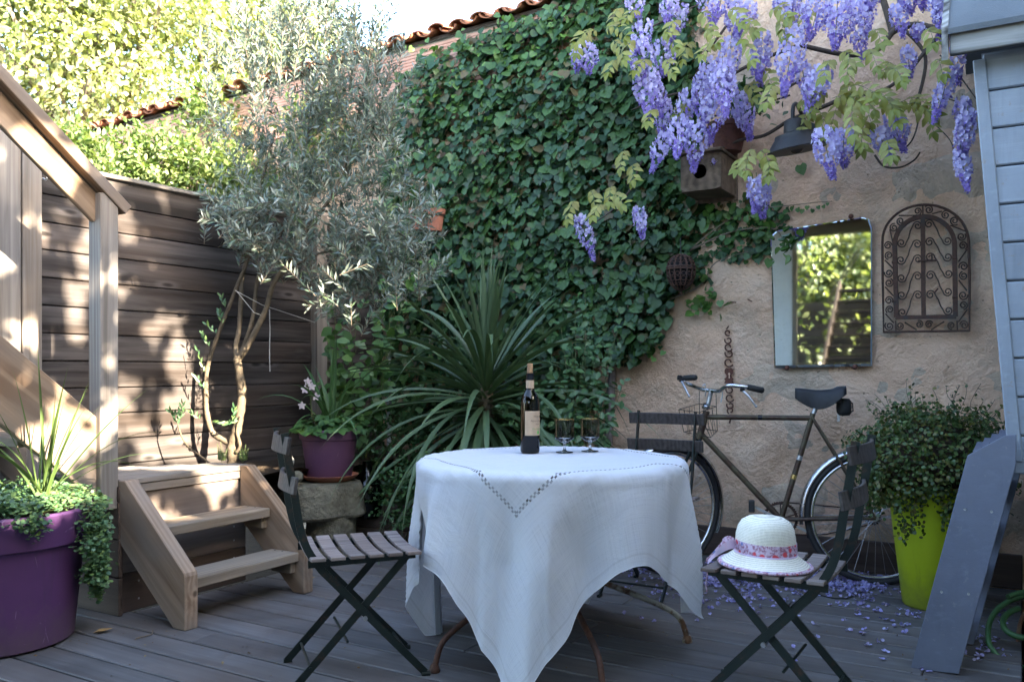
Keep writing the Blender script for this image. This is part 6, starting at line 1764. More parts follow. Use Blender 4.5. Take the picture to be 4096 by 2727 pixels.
# ================================================================ bicycle
RC_ = G(875, 583); FC_ = G(669, 570.5)
e = (FC_ - RC_); e.z = 0; WBASE = e.length; e.normalize()
pb = Vector((-e.y, e.x, 0))
if pb.y < 0: pb = -pb                       # horizontal, away from the camera
LEAN = R(5); Lu = (ZV * math.cos(LEAN) + pb * math.sin(LEAN)).normalized()
NB = e.cross(Lu).normalized()
if NB.y > 0: NB = -NB                       # towards the camera
CAM = Vector((0, 0, EYE))
def BK(px, py, off=0.0):
    """point on the bicycle's own leaning plane, moved sideways by off towards the camera"""
    d = P(px, py, 1.0) - CAM
    k = (RC_ - CAM).dot(NB) / d.dot(NB)
    return CAM + d * k + NB * off
bike = thing("bicycle", "old rusty brown bicycle leaning against the stone wall", "bicycle", (RC_ + FC_) / 2)
WR = .325
RH = RC_ + Lu * (WR + .008); FH = FC_ + Lu * (WR + .008)
st = R(42); ef = (e * math.cos(st) - pb * math.sin(st)).normalized()          # steered towards the camera
nf = ef.cross(Lu).normalized()
def wheel(c, ax, name):
    sd = ax.cross(Lu).normalized()
    w = MB().tube([c + (ax * math.cos(2 * PI * k / 64) + Lu * math.sin(2 * PI * k / 64)) * WR for k in range(64)], .0165, 10, closed=True).build(name, MT['rubber'], bike, smooth=80)
    MB().tube([c + (ax * math.cos(2 * PI * k / 64) + Lu * math.sin(2 * PI * k / 64)) * (WR - .022) for k in range(64)], .010, 8, closed=True).build("rim", MT['chrome'], w, smooth=80)
    MB().tube([c - sd * .045, c + sd * .045], .016, 12).build("hub", MT['alu'], w, smooth=50)
    mb = MB()
    for k in range(36):
        t1 = 2 * PI * k / 36; t2 = t1 + (.65 if k % 4 < 2 else -.65); s_ = .028 if k % 2 else -.028
        mb.tube([c + sd * s_ + (ax * math.cos(t2) + Lu * math.sin(t2)) * .02, c + (ax * math.cos(t1) + Lu * math.sin(t1)) * (WR - .028)], .0012, 4, cap=False)
    mb.build("spokes", MT['spoke'], w)
    return w
wheel(RH, e, "rear_wheel"); wheel(FH, ef, "front_wheel")
def guard(c, ax, a0, a1, name):
    sd = ax.cross(Lu).normalized(); n = 40; vs = []; fs = []
    prof = [(-.026, -.012), (-.018, .002), (0, .007), (.018, .002), (.026, -.012)]
    for i in range(n + 1):
        t_ = a0 + (a1 - a0) * i / n; rd = ax * math.cos(t_) + Lu * math.sin(t_)
        for (s_, r_) in prof: vs.append(c + rd * (WR + .036 + r_) + sd * s_)
    for i in range(n):
        for k in range(4): fs.append((5 * i + k, 5 * i + k + 1, 5 * i + 6 + k, 5 * i + 5 + k))
    MB().add(vs, fs).build(name, MT['chrome'], bike, smooth=80)
guard(RH, e, R(-8), R(205), "rear_mudguard"); guard(FH, ef, R(20), R(205), "front_mudguard")
BP = MT['bikepaint']
ht, hb = BK(706.6, 410.5), BK(698.8, 438.5)
BB = BK(781, 518.6); SCt = BK(811.8, 416.5)
MB().tube([ht, hb], .0185, 14).build("head_tube", BP, bike, smooth=50)
MB().tube([BK(705, 416.5), BK(811, 417.5)], .0138, 12).build("top_tube", BP, bike, smooth=50)
MB().tube([BK(700.2, 432.5), BB], .0155, 12).build("down_tube", BP, bike, smooth=50)
MB().tube([BK(813, 413), BB], .0145, 12).build("seat_tube", BP, bike, smooth=50)
MB().tube([BB - NB * .035, BB + NB * .035], .021, 14).build("bottom_bracket", BP, bike, smooth=50)
for s_ in (-1, 1):
    MB().tube([SCt + NB * .012 * s_, SCt.lerp(RH, .3) + NB * .035 * s_, RH + NB * .055 * s_], [.008, .0075, .006], 8).build("seat_stay", BP, bike, smooth=50)
    MB().tube([BB + NB * .022 * s_, RH + NB * .055 * s_], [.010, .008], 8).build("chain_stay", BP, bike, smooth=50)
    cr_ = hb + nf * .03 * s_
    MB().tube(spline([hb + nf * .012 * s_, cr_ + (FH - hb) * .25, cr_ + (FH - hb) * .75, FH + nf * .045 * s_], 5), .0095, 8).build("fork_blade", MT['greenmetal'], bike, smooth=50)
for f_ in (.42, .60):
    q0 = BK(813, 413).lerp(BB, f_); dd = (BB - SCt).normalized()
    MB().tube([q0 - dd * .012, q0 + dd * .012], .0152, 12).build("frame_band", MT['alu' if f_ < .5 else 'gold'], bike, smooth=50)
MB().tube([BK(758, 417), BK(762, 417)], .0146, 12).build("cable_clip", MT['capsule'], bike, smooth=50)
MB().tube([BK(812, 417), BK(816.5, 405)], .0125, 12).build("seat_post", MT['alu'], bike, smooth=50)
# saddle
def saddle():
    mb = MB(); n = 12; vs = []; fs = []
    nose = BK(795, 390); tail = BK(845, 389.5); ax = tail - nose; L = ax.length; ax.normalize()
    ups = Lu
    for i in range(n + 1):
        s_ = i / n; half = .022 + .075 * max(0, (s_ - .35) / .65) ** 1.2 if s_ > .35 else .022
        if i == 0: half = .012
        if i == n: half *= .8
        drop = .11 * math.sin(PI * min(1, .12 + s_ * .78)) ** .7
        top = nose + ax * L * s_ + ups * (.006 * math.cos(s_ * PI * 2) + (.008 if s_ > .8 else 0))
        ring = [(-half, -drop * .85), (-half, -.015), (-half * .7, .004), (0, .008), (half * .7, .004), (half, -.015), (half, -drop * .85)]
        for (y_, z_) in ring: vs.append(top + NB * y_ + ups * z_)
    m = 7
    for i in range(n):
        for k in range(m - 1): fs.append((i * m + k, i * m + k + 1, (i + 1) * m + k + 1, (i + 1) * m + k))
    fs.append(tuple(range(m))); fs.append(tuple(n * m + k for k in range(m)))
    o = mb.add(vs, fs).build("saddle", MT['leather'], bike, smooth=70)
    for s2 in (-1, 1):
        MB().tube(spline([BK(800, 396) + NB * .012 * s2, BK(815, 404) + NB * .02 * s2, BK(832, 402) + NB * .03 * s2, BK(842, 396) + NB * .05 * s2], 5), .004, 6).build("saddle_rail", MT['wire'], o)
        sp = [BK(838, 396) + NB * (.05 * s2 + .014 * math.cos(k * .9)) + e * (-.014 * math.sin(k * .9)) - Lu * (.0012 * k) for k in range(32)]
        MB().tube(sp, .0025, 5).build("saddle_spring", MT['wire'], o)
saddle()
bagc = BK(844, 406.5)
bm_ = Matrix((e, NB, Lu)).transposed()
mb = MB(); mb.lathe([(.002, -.042), (.028, -.040), (.038, -.028), (.041, 0), (.038, .028), (.028, .040), (.002, .042)], 18, bagc, bm_ @ Matrix.Diagonal((.95, 1.1, 1.08)))
bag = mb.build("saddle_bag", MT['nylon'], bike, smooth=50)
MB().tube([bagc + e * .02 + Lu * .045, bagc - e * .042 + Lu * .02, bagc - e * .044 - Lu * .02, bagc + e * .01 - Lu * .046], .004, 6).build("bag_zip", MT['rubber'], bag)
MB().bar(BK(838.5, 412), BK(838.5, 421), .012, .012, NB).build("reflector_bracket", MT['alu'], bike)
# crank, chainring, pedals
def ring_gear(c, r, n, name):
    vs = []; fs = []
    for k in range(2 * n):
        t_ = PI * k / n; rr = r + (.004 if k % 2 else -.002); rd = e * math.cos(t_) + Lu * math.sin(t_)
        for (q_, s_) in ((rr, .0015), (r - .014, .0015), (r - .014, -.0015), (rr, -.0015)): vs.append(c + rd * q_ + NB * s_)
    for k in range(2 * n):
        a_ = 4 * k; b_ = 4 * ((k + 1) % (2 * n))
        for j in range(4): fs.append((a_ + j, a_ + (j + 1) % 4, b_ + (j + 1) % 4, b_ + j))
    return MB().add(vs, fs).build(name, MT['rustiron'], bike)
cg = BB - NB * .045
cw = ring_gear(cg, .088, 44, "chainring")
for k in range(5):
    t_ = 2 * PI * k / 5 + .3; MB().bar(cg, cg + (e * math.cos(t_) + Lu * math.sin(t_)) * .078, .006, .014, NB).build("spider_arm", MT['rustiron'], cw)
for s_, dr_ in ((1, -1), (-1, 1)):
    a_ = (e * math.cos(R(205)) + Lu * math.sin(R(205))) * dr_
    k0 = BB + NB * .055 * s_; k1 = k0 + a_ * .165
    o = MB().bar(k0, k1, .012, .02, NB).build("crank_arm", MT['alu'], bike)
    MB().bar(k1 + NB * .01 * s_, k1 + NB * .10 * s_, .03, .06, Lu).build("pedal", MT['rubber'], o, bevel=.004)
ch = MB(); rg_ = RH - NB * .045
ch.tube([cg + Lu * .088, rg_ + Lu * .035], .004, 5); ch.tube([cg - Lu * .088, cg.lerp(rg_, .5) - Lu * .085, rg_ - Lu * .035], .004, 5); ch.build("chain", MT['rustiron'], bike)
ring_gear(rg_, .04, 16, "sprocket")
# stem, bars, levers
HW = BK(706, 405)
stem_top = BK(711.5, 388.5)
MB().tube([BK(707.2, 407.5), stem_top], .0125, 12).build("stem", MT['alu'], bike, smooth=50)
MB().lathe([(.012, -.02), (.021, -.016), (.023, -.006), (.016, 0), (.019, .008), (.012, .014)], 18, HW, Lu.to_track_quat('Z', 'Y').to_matrix()).build("headset", MT['chrome'], bike, smooth=40)
def HB(px, py, f): return BK(px, py, f)
bar_pts = [HB(683, 377.5, -.10), HB(684.5, 380.5, -.14), HB(692, 384, -.12), HB(701, 388, -.05), HB(711, 390, 0), HB(719.5, 391, .05), HB(724, 388.5, .09), HB(730, 386.5, .12), HB(741, 387.5, .13), HB(752, 389, .12)]
MB().tube(spline(bar_pts, 6), .0108, 12).build("handlebar", MT['chrome'], bike, smooth=60)
def grip(p0, p1):
    o = MB().tube([p0, p0.lerp(p1, .1), p0.lerp(p1, .5), p0.lerp(p1, .92), p1], [.0135, .0155, .0165, .0165, .010], 12).build("grip", MT['rubber'], bike, smooth=60)
grip(HB(681.5, 376, -.12), HB(696, 376.6, -.02)); grip(HB(747, 388, .125), HB(763.5, 391.3, .10))
for (p0, p1, p2_) in ((HB(680, 379, -.10), HB(684, 386, -.06), HB(688.6, 395.2, -.04)), (HB(742.5, 391.5, .15), HB(749, 398, .17), HB(755.7, 407.3, .17))):
    MB().bar(p0 + Vector((0, 0, .012)), p0 - Vector((0, 0, .006)), .022, .024, e).build("lever_clamp", MT['capsule'], bike, bevel=.003)
    MB().tube([p0, p1, p2_], [.007, .006, .005], 8).build("brake_lever", MT['alu'], bike, smooth=60); MB().ball(p2_, .0075, 10).build("lever_tip", MT['alu'], bike, smooth=80)
MB().bar(HB(675.5, 375.5, -.12), HB(680.5, 375.8, -.12), .03, .03).build("bell", MT['capsule'], bike, bevel=.005)
for pts in ([(703, 386), (705, 384), (706, 388), (705.5, 396)], [(720, 391), (722, 389), (722.5, 395), (721, 402)]):
    MB().tube(spline([HB(x, y, .03) for x, y in pts], 5), .003, 6).build("brake_cable", MT['alu'], bike)
# wire basket in front of the bars
bk = MB()
c8 = [HB(678, 408.5, -.06), HB(697.5, 401.5, -.18), HB(716, 405.5, -.05), HB(700, 412.5, .10)]
lo = [HB(683, 431, -.06), HB(699, 427, -.16), HB(717, 430, -.05), HB(711, 437, .06)]
for q in (c8, lo):
    bk.tube(q, .0022, 5, closed=True)
for i in range(4): bk.tube([c8[i], lo[i]], .002, 5)
for i in range(4):
    for s_ in (.25, .5, .75): bk.tube([c8[i].lerp(c8[(i + 1) % 4], s_), lo[i].lerp(lo[(i + 1) % 4], s_)], .0011, 4, cap=False)
bk.tube([HB(697.5, 401.5, -.18), HB(698.5, 389, -.10)], .0016, 4); bk.tube([HB(716, 405.5, -.05), HB(716, 391, 0)], .0016, 4)
bk.build("basket", MT['wire'], bike)

# ================================================================ things on the wall
# ---- mirror
def mirror():
    t = thing("wall_mirror", "frameless old mirror with rounded top corners on the wall", "mirror", PW(823, 368, .02))
    o = .035
    corners = [(774.5, 367.5), (872, 365.5), (872, 228), (869, 219), (862, 217), (776, 230.5), (770.5, 236)]
    pts = [PW(x, y, o) for x, y in corners]
    MB().prism(pts, QV * .004).build("backing", MT['darkwood'], t)
    n = len(pts); c = sum(pts, Vector()) / n
    inner = [c + (p - c) * .975 - QV * .0042 for p in pts]; outer = [p - QV * .0015 for p in pts]
    mb = MB(); mb.add(inner, [tuple(range(n))]); mb.build("glass", MT['mirror'], t)
    mb = MB(); mb.add(outer + inner, [(i, (i + 1) % n, n + (i + 1) % n, n + i) for i in range(n)]); mb.build("bevel_edge", MT['mirror'], t)
    for (x, y) in ((787, 367.5), (855, 366.5), (851, 216)):
        p = PW(x, y, .04)
        MB().lathe([(.002, .010), (.010, .008), (.014, .002), (.010, -.012)], 12, p, (-QV).to_track_quat('Z', 'Y').to_matrix()).build("clip", MT['rustplate'], t, smooth=50)
mirror()

# ---- wrought iron grille
def spiral(cx, cy, r, start, turns, dirn, n=22, r_in=.22):
    return [(cx + r * (1 - (1 - r_in) * k / n) * math.cos(start + dirn * 2 * PI * turns * k / n), cy + r * (1 - (1 - r_in) * k / n) * math.sin(start + dirn * 2 * PI * turns * k / n)) for k in range(n + 1)]
def grille():
    t = thing("iron_grille", "arched rusty wrought iron window grille with scrolls", "grille", PW(926, 331, .04))
    def Q(x, y, off=.045): return PW(875 + x * .0877, 200 + y * .0877, off)
    outer = [(100, 1500), (88, 900), (85, 480)] + [(575 + 490 * math.cos(a), 465 - 415 * math.sin(a)) for a in [PI - PI * k / 22 for k in range(1, 22)]] + [(1070, 480), (1078, 900), (1078, 1485)]
    MB().tube([Q(*p) for p in outer], .0068, 7, closed=True).build("outer_frame", MT['rustiron'], t, smooth=50)
    inn = [(245, 1335), (232, 800), (225, 520)] + [(567 + 343 * math.cos(a), 510 - 325 * math.sin(a)) for a in [PI - PI * k / 18 for k in range(1, 18)]] + [(908, 520), (912, 900), (918, 1325)]
    p = [Q(x, y, .055) for x, y in inn]
    MB().strip(p, .020, .022, QV).build("inner_frame", MT['rustiron'], t)
    MB().bar(Q(235, 1335, .055), Q(925, 1325, .055), .024, .02).build("bottom_rail", MT['rustiron'], t)
    MB().bar(Q(545, 190, .06), Q(555, 1335, .06), .021, .012, QV).build("mullion", MT['rustiron'], t)
    mb = MB()
    S = [((485, 290), (300, 485)), ((480, 500), (295, 680)), ((490, 670), (302, 885)), ((485, 865), (305, 1080)), ((490, 1080), (312, 1275))]
    S2 = [((615, 270), (825, 460)), ((622, 475), (830, 645)), ((627, 650), (836, 835)), ((632, 855), (830, 1040)), ((632, 1075), (836, 1255))]
    for lst, sg in ((S, 1), (S2, -1)):
        for (ax, ay), (bx, by) in lst:
            top = [(ax + sg * (x - ax) , y) for x, y in spiral(ax, ay, 54, PI, 1.5, 1)]
            bot = [(bx + sg * (x - bx), y) for x, y in spiral(bx, by, 54, 0, 1.5, 1)]
            mb.tube([Q(x, y, .052) for x, y in list(reversed(top)) + [(top[0][0] * .72 + bot[0][0] * .28 + sg * -8, top[0][1] * .7 + bot[0][1] * .3), (top[0][0] * .28 + bot[0][0] * .72 + sg * 8, top[0][1] * .3 + bot[0][1] * .7)] + bot], .0037, 5, cap=False)
    mb.build("pane_scrolls", MT['rustiron'], t, smooth=60)
    mb = MB()
    L = [(148, 515, 48), (158, 627, 48), (158, 830, 52), (160, 940, 52), (158, 1140, 50), (168, 1245, 48), (165, 1432, 54), (985, 412, 52), (1003, 517, 52), (1010, 752, 54), (1010, 860, 52), (1005, 1082, 54), (1008, 1195, 50), (1018, 1420, 52), (215, 312, 50), (290, 237, 50), (487, 125, 48), (613, 108, 52), (806, 167, 52), (906, 232, 54), (285, 1430, 46), (506, 1412, 46), (615, 1412, 46), (872, 1425, 46)]
    for k, (x, y, r) in enumerate(L):
        mb.tube([Q(a, b, .045) for a, b in spiral(x, y, r, k * 1.7, 1.6, 1 if k % 2 else -1)], .0037, 5, cap=False)
    for (x0, y0, x1, y1) in ((112, 680, 210, 780), (115, 985, 215, 1095), (118, 1290, 215, 1395), (1050, 560, 950, 700), (955, 910, 1050, 1030), (1055, 1240, 950, 1385), (170, 330, 205, 490), (270, 175, 470, 172), (650, 155, 765, 125), (860, 285, 1040, 355), (340, 1390, 475, 1475), (640, 1475, 790, 1380), (235, 1370, 238, 1495), (935, 1370, 940, 1480), (545, 60, 545, 180)):
        mb.tube([Q(x0, y0, .045), Q(x1, y1, .045)], .0037, 5)
    mb.build("border_scrolls", MT['rustiron'], t, smooth=60)
    mb = MB()
    for (x, y) in ((905, 660), (905, 1105), (215, 705), (225, 1145)):
        mb.tube([Q(x - 22, y, .06), Q(x + 22, y, .06)], .008, 7)
    mb.tube([Q(490, 690, .07), Q(700, 685, .07)], .0055, 7); mb.tube([Q(650, 610, .07), Q(650, 700, .07)], .004, 6)
    mb.build("latch_and_hinges", MT['rustiron'], t, smooth=60)
grille()

# ---- rusted lock plate ornament
def ornament():
    t = thing("lock_ornament", "rusted wrought iron lock plate with rings of scrolls on the wall", "ornament", PW(729, 421, .02))
    def Q(x, y, off=.022): return PW(650 + x * .1594, 225 + y * .1594, off)
    mb = MB()
    for (x, y, r, st_, d_) in ((488, 672, 20, 1, 1), (492, 720, 24, 3.5, -1), (492, 762, 27, .5, 1), (497, 803, 27, 3.5, -1), (493, 858, 30, .5, 1), (500, 1030, 25, 3.6, -1), (500, 1080, 28, .4, 1), (504, 1128, 24, 3.6, -1), (505, 1160, 22, 2, 1)):
        mb.tube([Q(a, b) for a, b in spiral(x, y, r, st_, .95, d_, 20, .45)], .0042, 6)
    mb.tube([Q(478, 650), Q(488, 640), Q(493, 630)], .004, 6); mb.tube([Q(500, 1185), Q(505, 1215), Q(498, 1240)], .005, 6); mb.tube([Q(485, 1215), Q(520, 1215)], .004, 6)
    mb.build("scrolls", MT['rustplate'], t, smooth=60)
    poly = [(470, 905), (480, 893), (505, 893), (522, 905), (522, 925), (510, 942), (515, 955), (525, 960), (518, 970), (526, 990), (468, 990), (474, 970), (466, 960), (478, 955), (482, 942), (470, 925)]
    MB().prism([Q(x, y, .02) for x, y in poly], -QV * .005).build("plate", MT['rustplate'], t)
    MB().prism([Q(x, y, .0262) for x, y in ((493, 924), (500, 924), (503, 932), (499, 940), (501, 958), (493, 958), (495, 940), (491, 932))], -QV * .001).build("keyhole", MT['render'], t)
ornament()

# ---- egg shaped lantern
def lantern():
    c = PW(681, 272, .20); t = thing("pierced_lantern", "egg shaped pierced metal lantern hanging against the ivy", "lantern", c - Vector((0, 0, .12)))
    H, Rr = .105, .081
    def egg(s):      # s from -1 bottom to 1 top
        return Rr * math.sqrt(max(0, 1 - s * s)) * (1 + .10 * s), s * H
    mb = MB()
    for k in range(14):
        an = 2 * PI * k / 14
        mb.tube([c + Vector((egg(s)[0] * math.cos(an), egg(s)[0] * math.sin(an), egg(s)[1])) for s in np.linspace(-.98, .98, 17)], .0042, 5)
        for zc, r in ((.045, .012), (.075, .009), (-.04, .012), (-.012, .011), (-.07, .008)):
            s = zc / H; rr = egg(s)[0]; a2 = an + PI / 14
            mb.tube([c + Vector(((rr + .001) * math.cos(a2 + r / rr * 1.1 * math.cos(q)), (rr + .001) * math.sin(a2 + r / rr * 1.1 * math.cos(q)), zc + r * math.sin(q))) for q in [2 * PI * j / 10 for j in range(10)]], .0020, 4, closed=True)
    mb.build("pierced_shell", MT['rustiron'], t, smooth=60)
    b = MB()
    for zc in (.018, .03): b.tube([c + Vector((egg(zc / H)[0] * 1.02 * math.cos(q * PI / 20), egg(zc / H)[0] * 1.02 * math.sin(q * PI / 20), zc)) for q in range(40)], .005, 6, closed=True)
    b.build("belt", MT['rustiron'], t, smooth=60)
    MB().lathe([(egg(s)[0] * .86 + .001, egg(s)[1] * .9) for s in np.linspace(-.99, .99, 12)], 20, c).build("dark_core", MT['black'], t, smooth=80)  # solid black core paints in the darkness inside the shell
    MB().lathe([(.004, -.13), (.010, -.122), (.006, -.112), (.012, -.104), (.003, -.10)], 14, c).build("finial", MT['rustiron'], t, smooth=60)
    MB().tube([c + Vector((0, 0, .10)), c + Vector((.003, .03, .20)), c + QV * .10 + Vector((0, 0, .24))], .003, 6).build("hanger", MT['wire'], t)
lantern()

# ---- barn lamp
def lamp():
    c = PW(797, 150, .42); t = thing("barn_lamp", "dark enamel barn lamp on a bent arm among the wisteria", "lamp", PW(797, 110, .02))
    tilt = Matrix.Rotation(R(-6), 3, QV) @ Matrix.Rotation(R(7), 3, WV)
    MB().lathe([(.148, 0), (.150, .004), (.118, .050), (.104, .066), (.100, .082), (.066, .088), (.055, .094), (.045, .150), (.038, .158), (.002, .160)], 40, c, tilt).build("shade", MT['lampmetal'], t, smooth=40)
    MB().lathe([(.147, .0005), (.112, .050), (.096, .066), (.01, .070)], 40, c, tilt).build("reflector", MT['lampwhite'], t, smooth=40)
    MB().ball(c + tilt @ Vector((0, 0, .03)), .045, 16, (1, 1, 1.1)).build("bulb", MT['clearglass'], t, smooth=80)
    top = c + tilt @ Vector((0, 0, .158))
    arm = spline([top - Vector((0, 0, .01)), top + Vector((0, 0, .05)), top + QV * .03 + Vector((0, 0, .085)), top + QV * .10 + Vector((0, 0, .10)), top + QV * .24 + Vector((0, 0, .07)), top + QV * .40 + Vector((0, 0, .03))], 6)
    MB().tube(arm, .010, 10).build("arm", MT['lampmetal'], t, smooth=60)
    MB().lathe([(.05, 0), (.05, .012), (.012, .02)], 20, arm[-1], (-QV).to_track_quat('Z', 'Y').to_matrix()).build("wall_plate", MT['lampmetal'], t, smooth=40)
lamp()

# ---- nest box
def nest():
    c = PW(717, 199, .02); t = thing("nest_box", "weathered wooden nest box with a round entrance hole", "nest box", c)
    x0, x1 = -.115, .115; d0, d1 = .02, .30; h = .205
    def L(a, d, z): return c + WV * a - QV * d + Vector((0, 0, z))
    def slab(name, a0, a1, da, db, z0, z1):
        o = MB().hexa([L(a0, db, z0), L(a1, db, z0), L(a1, da, z0), L(a0, da, z0), L(a0, db, z1), L(a1, db, z1), L(a1, da, z1), L(a0, da, z1)]).build(name, MT['nestwood'], t, bevel=.002)
        return o
    slab("side_panel", x0, x0 + .014, d0, d1 - .015, 0, h); slab("side_panel", x1 - .014, x1, d0, d1 - .015, 0, h)
    slab("floor_panel", x0 + .0145, x1 - .0145, d0, d1 - .015, 0, .014)
    mb = MB(); n = 28; hx, hz, hr_ = -.005, .105, .040
    rect = []
    for k in range(n):
        an = 2 * PI * k / n; dx, dz = math.cos(an), math.sin(an)
        s = min((x1 - hx) / dx if dx > 1e-6 else 9, (x0 - hx) / dx if dx < -1e-6 else 9, (h - hz) / dz if dz > 1e-6 else 9, (0 - hz) / dz if dz < -1e-6 else 9)
        rect.append((hx + dx * s, hz + dz * s))
    vs = []; fs = []
    for dd in (d1, d1 - .0145):
        vs += [L(a, dd, z) for a, z in rect] + [L(hx + hr_ * math.cos(2 * PI * k / n), dd, hz + hr_ * math.sin(2 * PI * k / n)) for k in range(n)]
    for k in range(n):
        k2 = (k + 1) % n
        fs += [(k, k2, n + k2, n + k), (2 * n + k2, 2 * n + k, 3 * n + k, 3 * n + k2), (n + k, n + k2, 3 * n + k2, 3 * n + k), (k2, k, 2 * n + k, 2 * n + k2)]
    mb.add(vs, fs).build("front_panel", MT['nestwood'], t)
    slab("back_panel", x0 - .01, x1 + .01, .004, d0 - .001, -.02, h + .05)
    o = slab("roof_panel", x0 - .012, x1 + .012, d0 - .004, d1 + .03, h + .001, h + .017)
nest()

# ---- little nails and hooks in the wall
for k, (x0, y0, x1, y1, r_, lab) in enumerate(((729.5, 301.5, 736, 302, .004, "short rusty nail left of the bent hook in the wall"), (747, 298.5, 752, 301, .003, "bent rusty hook left of the mirror"), (817, 371.5, 820, 370.5, .002, "tiny nail below the mirror"), (934, 293, 938, 288, .004, "rusty nail right of the iron grille"))):
    t = thing("wall_nail", lab, "nail", PW(x0, y0, 0), group="nails in the stone wall")
    MB().tube([PW(x0, y0, -.01), PW((x0 + x1) / 2, (y0 + y1) / 2, .03), PW(x1, y1, .04)], r_, 6).build("shank", MT['rustplate'], t)

# ---- twine between the olive and the fence post, with hook
tw = thing("twine", "white twine tied from the olive trunk to the fence post", "string", PAA(315, 322, FENCE + .06))
MB().tube([P(235, 290, 4.70), P(262, 304.5, 4.8), PAA(315, 322, FENCE + .075)], .0022, 5).build("line", MT['twine'], tw)
MB().tube([P(236, 290, 4.68), P(254, 312, 4.7), P(262, 315, 4.75)], .0018, 5).build("loop", MT['twine'], tw)
MB().tube(spline([P(269.5, 309, 4.85), P(270, 330, 4.86), P(269.6, 350, 4.86), P(270, 371, 4.86)], 4), .0030, 5).build("hanging_end", MT['twine'], tw)
hk = thing("screw_hook", "small white screw hook near the left end of the fence", "hook", PAA(44, 178, FENCE + .03))
hp = PAA(43.5, 178, FENCE + .03)
MB().tube([hp - WV * .02, hp, hp + WV * .02 - ZV * .012, hp + WV * .032 + ZV * .004, hp + WV * .03 + ZV * .02], .0035, 6).build("hook", MT['whitepaint'], hk, smooth=60)
pv = thing("drain_pipe", "pale thin pipe in the corner of fence and wall", "pipe", A(-3.97, 4.93, .2))
MB().tube([A(-3.96, 4.92, .2), A(-3.96, 4.92, 1.35)], .017, 10).build("pipe", MT['pipe'], pv, smooth=60)
st_ = thing("old_stake", "weathered grey wooden stake leaning on the wall by the rose", "stake", PW(612, 436, .06))
MB().tube([PW(608, 445, .07), PW(611, 400, .05), PW(613, 350, .03)], [.028, .025, .02], 8).build("stake", MT['slat'], st_, smooth=50)

# ================================================================ leaning grey garden chair
gs = thing("folded_garden_chair", "slate grey painted wooden garden chair folded against the shed", "chair", G(935, 670))
def GB(px, py, z_hint_b): return PB(px, py, z_hint_b)
poly = [(910.6, 667.6, 3.45), (958.7, 673.4, 3.45), (1016, 464.5, 3.60), (1016.5, 434, 3.62), (1005, 435, 3.62), (967.4, 455, 3.60)]
front = [PB(*p) for p in poly]
MB().prism(front, QV * .024).build("side_board", MT['greypaint'], gs, bevel=.002)
MB().prism([p + QV * .40 + WV * .03 for p in front], QV * .024).build("side_board", MT['greypaint'], gs, bevel=.002)
for k, s_ in enumerate((.10, .38, .60, .82)):
    r0 = front[1].lerp(front[2], s_); MB().bar(r0 + QV * .024 - WV * .035, r0 + QV * .40 - WV * .02, .02, .09, (front[2] - front[1]).normalized()).build("cross_slat", MT['greypaint'], gs)
for k in range(4):
    q = front[5].lerp(front[4], .25 + .22 * k); MB().bar(q + QV * .026 - Vector((0, 0, .015)), q + QV * .40 - Vector((0, 0, .005)), .028, .018).build("back_slat", MT['greypaint'], gs)
for (x, y) in ((965, 508.5), (991.5, 511), (941.5, 591), (968.5, 593)):
    b_ = 3.448 + (667 - y) / 210 * .15
    MB().lathe([(.005, .0), (.0048, .0012), (.002, .0005)], 12, PB(x, y, b_) - QV * .003, (-QV).to_track_quat('Z', 'Y').to_matrix()).build("screw", MT['alu'], gs)

# ================================================================ hose
hs_ = thing("garden_hose", "coiled green garden hose on the soil at the right edge", "hose", G(1015, 655))
def coil(cx, cy, rx, ry, Y, a0, a1, tilt, n=40):
    out = []
    for k in range(n + 1):
        t_ = a0 + (a1 - a0) * k / n
        out.append(P(cx + rx * math.cos(t_), cy + ry * math.sin(t_), Y + tilt * math.sin(t_) + .02 * t_))
    return out
MB().tube(coil(1030, 629, 44, 38, 3.32, R(-120), R(160), -.10) + coil(1032, 631, 44, 36, 3.36, R(175), R(400), -.10, 30), .0105, 10).build("loop", MT['hose'], hs_, smooth=60)
MB().tube(coil(1027, 622, 24, 15, 3.36, R(20), R(250), -.06), .0115, 10).build("inner_loop", MT['hose'], hs_, smooth=60)
MB().tube(coil(1034, 640, 16, 34, 3.40, R(110), R(260), -.05), .008, 8).build("old_hose", MT['hosered'], hs_, smooth=60)

